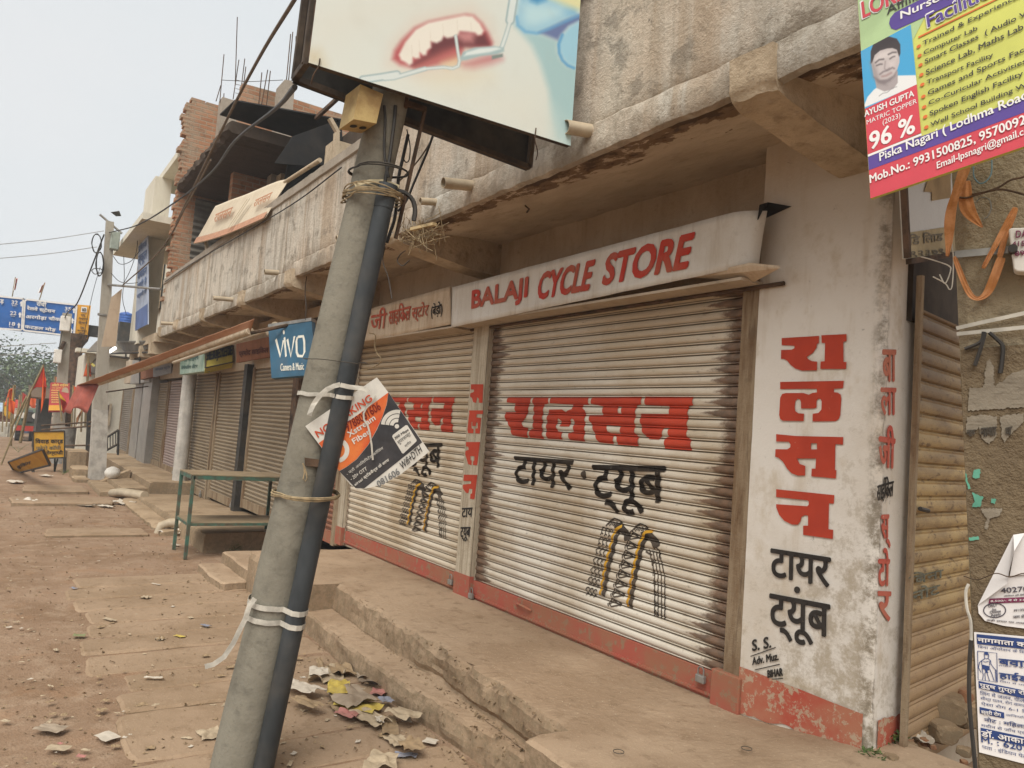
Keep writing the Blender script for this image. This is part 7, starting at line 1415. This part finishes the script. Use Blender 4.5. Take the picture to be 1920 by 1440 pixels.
for lab, pts, X in (('slack wire loop between the far pole and the cream building', [(212,480),(225,495),(245,490),(262,470)], -18), ('second slack wire from the far pole to the banner corner', [(208,512),(225,528),(250,531),(285,522)], -18), ('thin wire slanting from the beige board up to the cream slab', [(230,535),(245,505),(256,470),(258,440)], -18), ('thin wire from the far pole down past the yellow end panel', [(188,500),(175,545),(163,600),(150,668)], -21), ('vertical slack wire behind the brown board', [(232,480),(233,520),(230,560),(237,590)], -18.5)): wire('thin_wire', lab, [at(x, y, X=X) for x, y in pts], .007, M['wirek'])
wire('cable', 'thin cable lying along the top of the parapet', [at(310, 528, Y=2.365), at(360, 494, Y=2.365), at(480, 424, Y=2.365), at(560, 375, Y=2.36), at(640, 314, Y=2.36)], .007, M['wirek'])
pl_ = lambda q, k: (on_axis(q) + view*k, view)
def pw(pts, q=.9, k=.1): return [at(x, y, pl=pl_(q, k)) for x, y in pts]
ZX = (.236, 600, 120)
wire('cable', 'grey cable running down the pole front into the conduit mouth', pw(zt([(600,330),(592,440),(572,600),(550,760),(525,880),(515,950)], *ZX), .95, .10), .008, M['wirek'])
wire('cable', 'thinner cable looping down the pole front beside the grey one', pw(zt([(510,330),(518,450),(510,640),(520,780),(545,900)], *ZX), .95, .105), .006, M['wirek'])
wire('cable', 'stiff black cable bending out of the conduit top and down to the right', pw(zt([(610,1005),(680,1025),(735,1080),(755,1160),(745,1245)], *ZX), .88, .08), .011, M['wirek'])
wire('cable', 'dark cable hanging from the hoarding frame in front of the parapet', [at(x, y, pl=pl_(.93, -.15)) for x, y in zt([(895,575),(850,700),(800,820),(740,960),(690,1080),(620,1170)], *ZX)], .006, M['wirek'])
wire('thin_wire', 'thin brown wire slanting from the hoarding down to the pole', [at(x, y, pl=pl_(.93, -.2)) for x, y in zt([(890,600),(800,740),(690,870),(630,930)], *ZX)], .004, M['wirebrown'])
wire('cable', 'dark cable hanging along the right side of the pole below the hoarding', [at(x, y, pl=pl_(.93, -.06)) for x, y in zt([(700,560),(660,740),(625,900),(612,1080),(590,1240),(560,1330),(530,1420)], *ZX)], .008, M['wirek'])
wire('thin_wire', 'loop of thin wire hanging behind the pole under the bracket', [at(x, y, pl=pl_(.93, -.1)) for x, y in zt([(690,520),(715,650),(708,760),(680,780),(660,740)], *ZX)], .003, M['wirek'])
wire('thin_wire', 'rusty wire hanging from the hoarding corner edge', [at(1005, 240, X=XH+.02), at(1003, 262, X=XH+.02), at(1008, 285, X=XH+.01), at(1005, 300, X=XH)], .003, M['rustmetal'])
wire('thin_wire', 'rusty wire tied at the lower left of the hoarding', [at(600, 110, X=XH+.02), at(597, 125, X=XH+.025), at(588, 140, X=XH+.02), at(583, 158, X=XH)], .003, M['rustmetal'])
def wraps(lab, q, r, n, m, jit=.02, th=.0035, name='binding_wire', tilt=.25, seed=0):
    """turns of wire bound round pole and conduit"""
    c = on_axis(q); rr = .104 + .0; pts = []; axn = pd.normalized(); s1 = side; dconv = (cb + cdv*min(.99, max(0, (c.z-cb.z)/cdv.z))) - c
    dconv -= axn*dconv.dot(axn); dl = dconv.length; du = dconv.normalized(); dw = axn.cross(du)
    for i in range(n*22+1):
        a = i/22*2*math.pi; ex = .02*nz((i*.05, seed, 0), 1); v = du*math.cos(a) + dw*math.sin(a); R = r + .0
        k = max(0, math.cos(a)); R = r*(1-k) + (dl+.052)*k if math.cos(a) > .35 else r + .012
        pts.append(c + v*(R + ex*.3) + axn*(jit*nz((i*.11, seed, 3), 1)*2 + tilt*.1*math.sin(a+1)))
    mbx = MB(); mbx.tube(pts, th, 5); return tag(mbx.build(name, m, None, True), lab, 'wire')
wraps('bundle of old wire bound round the pole and the conduit mouth', .868, .098, 9, M['twine'], .03, .0032, seed=1)
wraps('dark wire turns round the pole just above the conduit mouth', .905, .097, 2, M['wirek'], .012, .004, seed=4)
wraps('jute twine bound round pole and conduit below the advert card', .42, .110, 5, M['twine'], .014, .004, seed=2)
wraps('thin dark wire turn round the conduit above the white tape', .62, .106, 1, M['wirek'], .008, .0022, seed=6)
mb = MB(); mb.tube(pw(zt([(165,1130),(185,1180),(205,1240),(215,1300),(195,1335),(170,1310),(185,1240),(180,1170)], *ZK), .42, .14), .0035, 5); tag(mb.build('twine_loop', M['twine'], None, True), 'dangling twine loop at the knot below the advert card', 'twine')
mb = MB(); mb.slab(pw([(571,858),(600,862),(600,876),(572,873)], .42, .125), -view*.01); tag(mb.build('wood_chip', M['rustmetal'], None), 'flat brown wood chip wedged under the twine below the advert card', 'wood')
def band(lab, q, r, w, m, tilt=0, seed=0):
    c = on_axis(q); axn = pd.normalized(); dconv = (cb + cdv*min(.99, max(0, (c.z-cb.z)/cdv.z))) - c; dconv -= axn*dconv.dot(axn); dl = dconv.length; du = dconv.normalized(); dw = axn.cross(du); vs = []; n = 48
    for i in range(n+1):
        a = i/n*2*math.pi; v = du*math.cos(a) + dw*math.sin(a); ca = math.cos(a); R = max(r, (r if ca < .2 else 0), (dl*ca + math.sqrt(max(0, .048**2 - (dl*math.sin(a))**2)) if (dl*math.sin(a))**2 < .048**2 and ca > 0 else 0))
        p = c + v*(R+.003) + axn*(tilt*math.sin(a+.8) + .004*nz((i*.3, seed, 0), 1)); vs += [p-axn*w/2, p+axn*w/2]
    mbx = MB(); mbx.add(vs, [(2*i, 2*i+1, 2*i+3, 2*i+2) for i in range(n)]); o = mbx.build('plastic_tape', m, None, False); s_ = o.modifiers.new('thickness', 'SOLIDIFY'); s_.thickness = .0012; s_.offset = 1; return tag(o, lab, 'tape')
qz = lambda y: max(0, min(1, (1440-y)/(1440-205)))
def q_at(px, py):
    best = min((abs((lambda p: p)(0)) if False else 0, 0), default=0); lo = None
    for i in range(201):
        q = i/200; p = on_axis(q)-EYE; d = Vector((RX*p.x + RY*p.y + RZ*p.z)); x, y = CX+FPX*d.x/d.z, CY+FPX*d.y/d.z
        if lo is None or abs(y-py) < lo[0]: lo = (abs(y-py), q)
    return lo[1]
band('upper turn of white plastic tape low on the leaning pole', q_at(520, 1126), .116, .024, M['tape'], .012, 1); band('lower turn of white plastic tape low on the leaning pole', q_at(520, 1149), .117, .024, M['tape'], .012, 5)
tape_px('plastic_tape', 'loose white tape end curling down left of the leaning pole', [(478,1122),(468,1135),(460,1160),(450,1180),(438,1205),(420,1232),(400,1246),(384,1250)], 9, 0, M['tape'], pl=pl_(.22, .12), tw=.5)
band('white cloth tape knotted round pole and conduit above the advert card', q_at(640, 735), .107, .018, M['tape'], .02, 9)
tape_px('cloth_tape', 'hanging white tape tail over the advert card left edge', zt([(590,245),(520,262),(440,300),(370,360),(320,420),(280,480),(255,540),(238,595)], *ZK), 9.5, 0, M['tape'], pl=pl_(.55, .155), tw=.7)
tape_px('cloth_tape', 'white tape strand from the knot to the top of the advert card', zt([(590,250),(700,275),(800,285),(870,295),(905,330)], *ZK), 9, 0, M['tape'], pl=pl_(.56, .175), tw=.9)
tape_px('cloth_tape', 'thin white string trailing down over the advert card', zt([(990,370),(950,440),(880,510),(850,570),(855,640),(895,700),(920,790),(940,920),(955,1095)], *ZK), 3.6, 0, M['tape'], pl=(cpo+cn*.012, cn), tw=.8)
tape_px('cloth_tape', 'cream paper tape round the pole above the conduit mouth', zt([(278,965),(330,945),(400,930),(500,930),(580,955),(628,975)], *ZX), 7, 0, simple('cream_tape', 'c9b896', .8, .2, 12, 0), pl=pl_(.885, .105), tw=.4)
wire('string', 'tan string hanging from the sign edge beside the conduit', [at(x, y, Y=2.95) for x, y in zt([(1115,310),(1170,330),(1165,420),(1185,490),(1225,545),(1200,590),(1120,630),(1040,645)], *ZI)], .006, M['twine'])
# straw and sticks lodged at the bracket beside the pole
t = thing('straw_nest', 'untidy clump of dry straw and twigs on the bracket end beside the leaning pole', 'nest', at(800, 440, Y=2.32)); mb = MB()
for i in range(90):
    c0 = at(random.gauss(792, 18), random.gauss(438, 12), Y=random.uniform(2.28, 2.42)); d = V(random.gauss(0, 1), random.gauss(0, .6), random.gauss(0, .5)).normalized()*random.uniform(.03, .14); mb.tube([c0-d, c0+V(0, 0, random.uniform(-.01, .02)), c0+d], .0025, 4)
mb.build('straw', M['twine'], t); mb = MB(); mb.bar(at(772, 430, Y=2.3), at(815, 420, Y=2.3), .03, .02); mb.build('stick', simple('pale_stick', 'c0a67e', .85, .2, 12, .1), t)
for lab, pts in (('loose strands hanging under the bracket beside the conduit', [(722,462),(718,490),(728,520),(735,560)]), ('thin stray wire under the bracket', [(760,470),(750,478),(745,490),(755,498),(768,488)]), ('long stray wire in front of the soffit left of the pole', [(575,518),(572,545),(574,575),(573,600)])): wire('thin_wire', lab, [at(x, y, Y=2.5) for x, y in pts], .004, M['wirek'])
mb = MB(); mb.tube([at(985, 386, Z=3.19), at(985, 386, Z=3.16), at(992, 392, Z=3.15), at(988, 398, Z=3.16)], .006, 6); tag(mb.build('iron_hook', M['rustmetal'], None, True), 'rusty iron hook in the balcony underside', 'hook')
mb = MB(); a, b = at(1424, 388, Y=3.33), at(1482, 386, Y=3.34); mb.add([at(1424, 384, Y=3.02), at(1440, 379, Y=3.1), at(1484, 387, Y=3.172), at(1430, 412, Y=3.17), at(1420, 412, Y=3.02)], [(0, 1, 2, 3, 4)]); tag(mb.build('gap_shade', M['tar'], None), 'dark sheet added for the shaded gap behind the right end of the BALAJI CYCLE STORE sign', 'shade sheet')  # dark polygon painted in for the shade of the gap
# litter ---------------------------------------------------------------------------
M['lt1'] = simple('pale_litter', 'b8a68e', .8, .25, 30, .1, .4, dustc='9c8268'); M['lt2'] = simple('brown_litter', '94795c', .8, .3, 30, .1, .4, dustc='9c8268'); M['lt3'] = simple('white_litter', 'd2cabd', .8, .15, 30, .05, .4, dustc='9c8268'); M['lt4'] = simple('blue_litter', '6f86a5', .8, .3, 20, .05, .4, dustc='9c8268'); M['lt5'] = simple('yellow_litter', 'd0b838', .8, .25, 20, .05, .4, dustc='9c8268'); M['lt6'] = simple('pink_litter', 'b3626a', .8, .3, 20, .05, .4, dustc='9c8268'); M['lt7'] = simple('plastic_grey', '9b8d80', .8, .3, 14, .05, .4, dustc='9c8268'); M['lt8'] = simple('green_litter', '5f7f4b', .8, .3, 20, .05, .4, dustc='9c8268'); M['lt9'] = simple('dark_litter', '4e4a48', .8, .3, 20, .05, .4, dustc='9c8268')
named = [(202,1382,.13,.10,'lt3','square white paper lying flat at the bottom left',.0,.05), (808,1391,.09,.07,'lt3','white card scrap below the litter heap',.3,.08), (762,1418,.14,.06,'lt4','white and blue crumpled wrapper at the bottom centre',.6,.5), (978,1363,.06,.04,'lt7','clear plastic scrap on the lower step',.2,.3), (288,1272,.12,.04,'lt3','twisted white tape strip on the dirt',.7,.5), (318,1000,.34,.26,'lt3','crumpled silver white sheet beside the green table leg',.6,.9), (330,1022,.15,.06,'lt3','white scrap by the green table foot',.1,.3),
    (236,945,.55,.30,'lt3','big white plastic bag at the foot of the far steps',.3,.7), (52,942,.30,.25,'lt3','crumpled white bag on the long slab at left',.2,.8), (200,950,.40,.16,'lt3','white plastic strip lying on the far slab',.1,.4), (160,948,.35,.16,'lt7','grey plastic sheet piece on the far slab',.4,.4), (30,905,.4,.25,'lt3','white litter bag near the tilted yellow sign',.1,.5), (230,998,.26,.10,'lt9','black plastic rag by the slab edge',.1,.5), (257,1000,.12,.08,'lt3','white rag beside the black plastic rag',.2,.4),
    (138,1104,.07,.05,'lt4','small blue wrapper on the dirt left of the path',.2,.4), (386,1174,.10,.05,'lt4','silver blue wrapper scrap left of the pole',.1,.4), (337,1194,.09,.05,'lt5','small yellow scrap left of the pole',.3,.4), (148,1193,.09,.07,'lt8','dull green leaf like scrap at the left slab edge',.9,.5), (205,1162,.16,.05,'lt1','long pale leaf shaped scrap on the slab',.1,.15), (108,1404,.12,.07,'lt1','flat pale brown cardboard piece at the bottom left',.6,.1), (393,1378,.12,.14,'lt1','torn tan carton at the left of the pole foot',1.2,.4), (292,1096,.12,.03,'lt3','white paper strip near the middle of the path',.2,.3), (272,1121,.10,.08,'lt1','crumpled pale scrap in the middle of the path',.4,.5), (445,1050,.05,.03,'lt8','green packet on the step beside the platform end',.3,.4), (112,1396,.03,.02,'lt6','tiny pink scrap at the bottom left',.1,.4), (152,1420,.05,.03,'lt6','pink scrap near the bottom edge',.5,.4), (95,1368,.16,.1,'lt7','pale foil bits in the trash patch at the bottom left',.4,.3), (85,892,.35,.2,'lt3','white plastic at the feet of the yellow signs',.2,.4), (500,1420,.08,.06,'lt6','reddish packet scrap at the foot of the pole',.5,.5)]
for i, (px, py, w, h, m, lab, rot, curl) in enumerate(named):
    Z = .155 if lab.endswith('lower step') else (.09 if 'on the step beside' in lab else .012)
    scrap(px, py, Z, w*.85, h*.85, M[m], lab, rot=rot+.4, curl=curl*.6, seed=i*1.7+.3)
# heap of litter against the lower step
heap = [(612,1268,.22,.15,'lt1','large tan crumpled paper at the back of the litter heap'), (640,1258,.16,.10,'lt2','folded brown paper at the back of the litter heap'), (597,1262,.10,.08,'lt3','white crumpled scrap at the left back of the litter heap'), (634,1292,.17,.09,'lt5','ochre yellow wrapper in the middle of the litter heap'), (690,1268,.15,.10,'lt7','grey clear plastic at the right of the litter heap'), (706,1282,.12,.09,'lt9','dark printed plastic at the right of the litter heap'), (660,1310,.24,.15,'lt7','large dusty grey plastic bag in the litter heap'), (566,1290,.18,.09,'lt3','white crumpled bag at the left of the litter heap'), (712,1300,.09,.07,'lt6','dark pink packet piece on the litter heap'), (672,1326,.20,.10,'lt5','bright yellow snack packet in front of the litter heap'), (724,1314,.07,.05,'lt4','blue packet corner beside the yellow one'), (575,1318,.15,.06,'lt2','brown rolled scrap at the left front of the litter heap'), (640,1330,.12,.08,'lt2','brown crumpled bag beside the yellow packet'), (690,1346,.20,.09,'lt1','tan paper sheet at the front of the litter heap'), (712,1351,.06,.03,'lt3','small white foil piece in front of the litter heap'), (755,1340,.13,.09,'lt1','crumpled paper ball in the gutter right of the heap'), (730,1362,.2,.06,'lt2','flat brown strip in front of the litter heap'), (760,1352,.07,.04,'lt3','white and pale blue scrap right of the paper ball'), (715,1430,.12,.1,'lt1','tan paper crumpled at the bottom edge'), (770,1400,.1,.08,'lt2','brown paper by the blue white wrapper'), (745,1392,.1,.07,'lt1','pale crumpled scrap near the white card'), (600,1245,.14,.03,'lt2','thin brown stick like scrap behind the heap'), (650,1340,.09,.05,'lt6','red and green printed bit on the heap')]
for i, (px, py, w, h, m, lab) in enumerate(heap): scrap(px, py, .015+.014*(i % 4), w*1.4, h*1.45, M[m], lab, rot=random.uniform(-.6, .6), curl=.33, seed=i*2.3+40)
src = [scrap(300, 1200, .01, .06, .04, M[m], 'small scrap of paper or leaf lying on the dusty path', 'litter_scrap', 'litter', 'small litter scraps on the path', rot=i, curl=.5, seed=i*3.1+90) for i, m in enumerate(['lt1', 'lt2', 'lt2', 'lt1', 'lt3', 'lt2'])]
for i in range(230):
    if random.random() < .6: px, py = random.uniform(0, 560), 1000 + 440*random.random()**.8
    else: px, py = random.gauss(640, 110), random.gauss(1310, 55)
    p = at(px, py, Z=.012)
    if p.y > 2.05 or p.x < -17 or py > 1500: continue
    o = random.choice(src).copy(); COL.objects.link(o); s = .2 + .85*random.random()**1.6; o.scale = (s, s*random.uniform(.4, 1), s*.6); o.rotation_euler = (0, 0, random.uniform(0, 6.28)); o.location = (p.x, p.y, .012 + max(0, gh(p.x, p.y)))
mb = MB()
for i in range(9000):
    k = random.random(); x = -2.6 - 13*k**1.6; y = random.uniform(-2.2, 2.12); s = (.0015 + .010*random.random()**3)*(1 + .6*k); z = gh(x, y) + (.014 if .7 < y < 2.1 and x > -8 else .004); a = random.uniform(0, 6.28)
    mb.add([(x+s*math.cos(a), y+s*math.sin(a), z), (x-s*math.sin(a)*.7, y+s*math.cos(a)*.7, z+s*.8), (x-s*math.cos(a), y-s*math.sin(a), z), (x+s*math.sin(a)*.6, y-s*math.cos(a)*.6, z+s*.1)], [(0, 1, 2, 3), (0, 3, 2, 1)] if i % 2 else [(0, 1, 2), (0, 2, 3)])
mb.cur = 0; tag(mb.build('grit', M['lt2'], None), kind='stuff')
mb = MB()
for i in range(3000):
    k = random.random(); x = -2.6 - 12*k**1.5; y = random.uniform(-2.2, 2.12); s = (.003 + .011*random.random()**3)*(1+.5*k); z = gh(x, y) + (.014 if .7 < y < 2.1 and x > -8 else .005); a = random.uniform(0, 6.28)
    mb.add([(x+s*math.cos(a), y+s*math.sin(a), z), (x-s*math.sin(a)*.5, y+s*math.cos(a)*.5, z+s*.3), (x-s*math.cos(a), y-s*math.sin(a), z+s*.1), (x+s*math.sin(a)*.4, y-s*math.cos(a)*.4, z)], [(0, 1, 2, 3)])
tag(mb.build('leaf_litter', M['lt1'], None), kind='stuff')
mb = MB()
for i in range(900):
    x = random.uniform(-6.2, -2.0); y = random.uniform(2.4, 3.15); s = random.uniform(.001, .004); z = .357; a = random.uniform(0, 6.28); mb.add([(x+s*math.cos(a), y+s*math.sin(a), z), (x-s*math.sin(a), y+s*math.cos(a), z+s), (x-s*math.cos(a), y-s*math.sin(a), z)], [(0, 1, 2)])
tag(mb.build('grit', M['lt1'], None), kind='stuff')
mb = MB()
for i in range(1500):
    x = random.uniform(-5.4, -2.4); lo = random.random() < .45; w = min(1, max(.15, (x+5.2)/1.5)); y, z = (edge_y(x) + random.gauss(.01, .03*w), random.choice([.155, .16, .25, .34])) if not lo else (2.15 + random.gauss(0, .03), random.choice([.01, .012, .08, .145]))
    if z < .02: y = 2.12 - abs(random.gauss(0, .05))
    elif z < .17 and not lo: y = edge_y(x) - abs(random.gauss(0, .03))
    s = (.002 + .013*random.random()**3)*(.5+w*.7); d = [V(random.gauss(0, 1), random.gauss(0, 1), random.gauss(0, .7)).normalized()*s*random.uniform(.6, 1.1) for _ in range(5)]; c = V(x, y, z)
    mb.add([c+d[0], c+d[1], c+d[2], c+d[3], c-d[0]], [(0, 1, 2), (0, 2, 3), (0, 3, 1), (4, 2, 1), (4, 3, 2), (4, 1, 3)])
tag(mb.build('mortar_crumbs', M['rubble'], None), kind='stuff')
for i, (px, py) in enumerate(((1160, 1409), (1400, 1403))):
    mb = MB(); c0 = at(px, py, Z=.39); mb.tube([c0 + V(.022*math.cos(a*math.pi/8), .022*math.sin(a*math.pi/8), 0) for a in range(17)], .0018, 5); tag(mb.build('wire_ring', M['wirek'], None, True), ['small dark ring lying on the concrete corner by the steps', 'small dark ring lying on the platform before the white pillar'][i], 'ring')
weed(440, 1032, .02, .10, 'low green weed patch at the foot of the platform near the green table', 150); weed(34, 848, .0, .35, 'green weed clump beside the tilted yellow sign', 120); weed(118, 890, 0, .2, 'grass tuft at the foot of the upright yellow sign', 80)
mb = MB(); c0 = at(211, 885, X=-17.2); mb.tube([c0+V(0, 0, -.12), c0+V(0, 0, -.06), c0, c0+V(0, 0, .07), c0+V(0, 0, .11)], [.09, .14, .15, .11, .03], 14); tag(mb.build('white_sack', M['white'], None, True), 'round white bag sitting on the far steps', 'bag')
# dusty air
hz = MB(); hz.box(-115, 6, -70, 70, -3, 9.6); hb = hz.build('haze', [], None); hb.data.materials.clear(); hm = bpy.data.materials.new('haze'); hm.use_nodes = True; hm.node_tree.nodes.clear(); ho = hm.node_tree.nodes.new('ShaderNodeOutputMaterial'); hv = hm.node_tree.nodes.new('ShaderNodeVolumePrincipled'); hv.inputs['Color'].default_value = (.92, .94, .95, 1); hv.inputs['Density'].default_value = HAZE; hm.node_tree.links.new(hv.outputs[0], ho.inputs['Volume']); hb.data.materials.append(hm); tag(hb, kind='stuff')
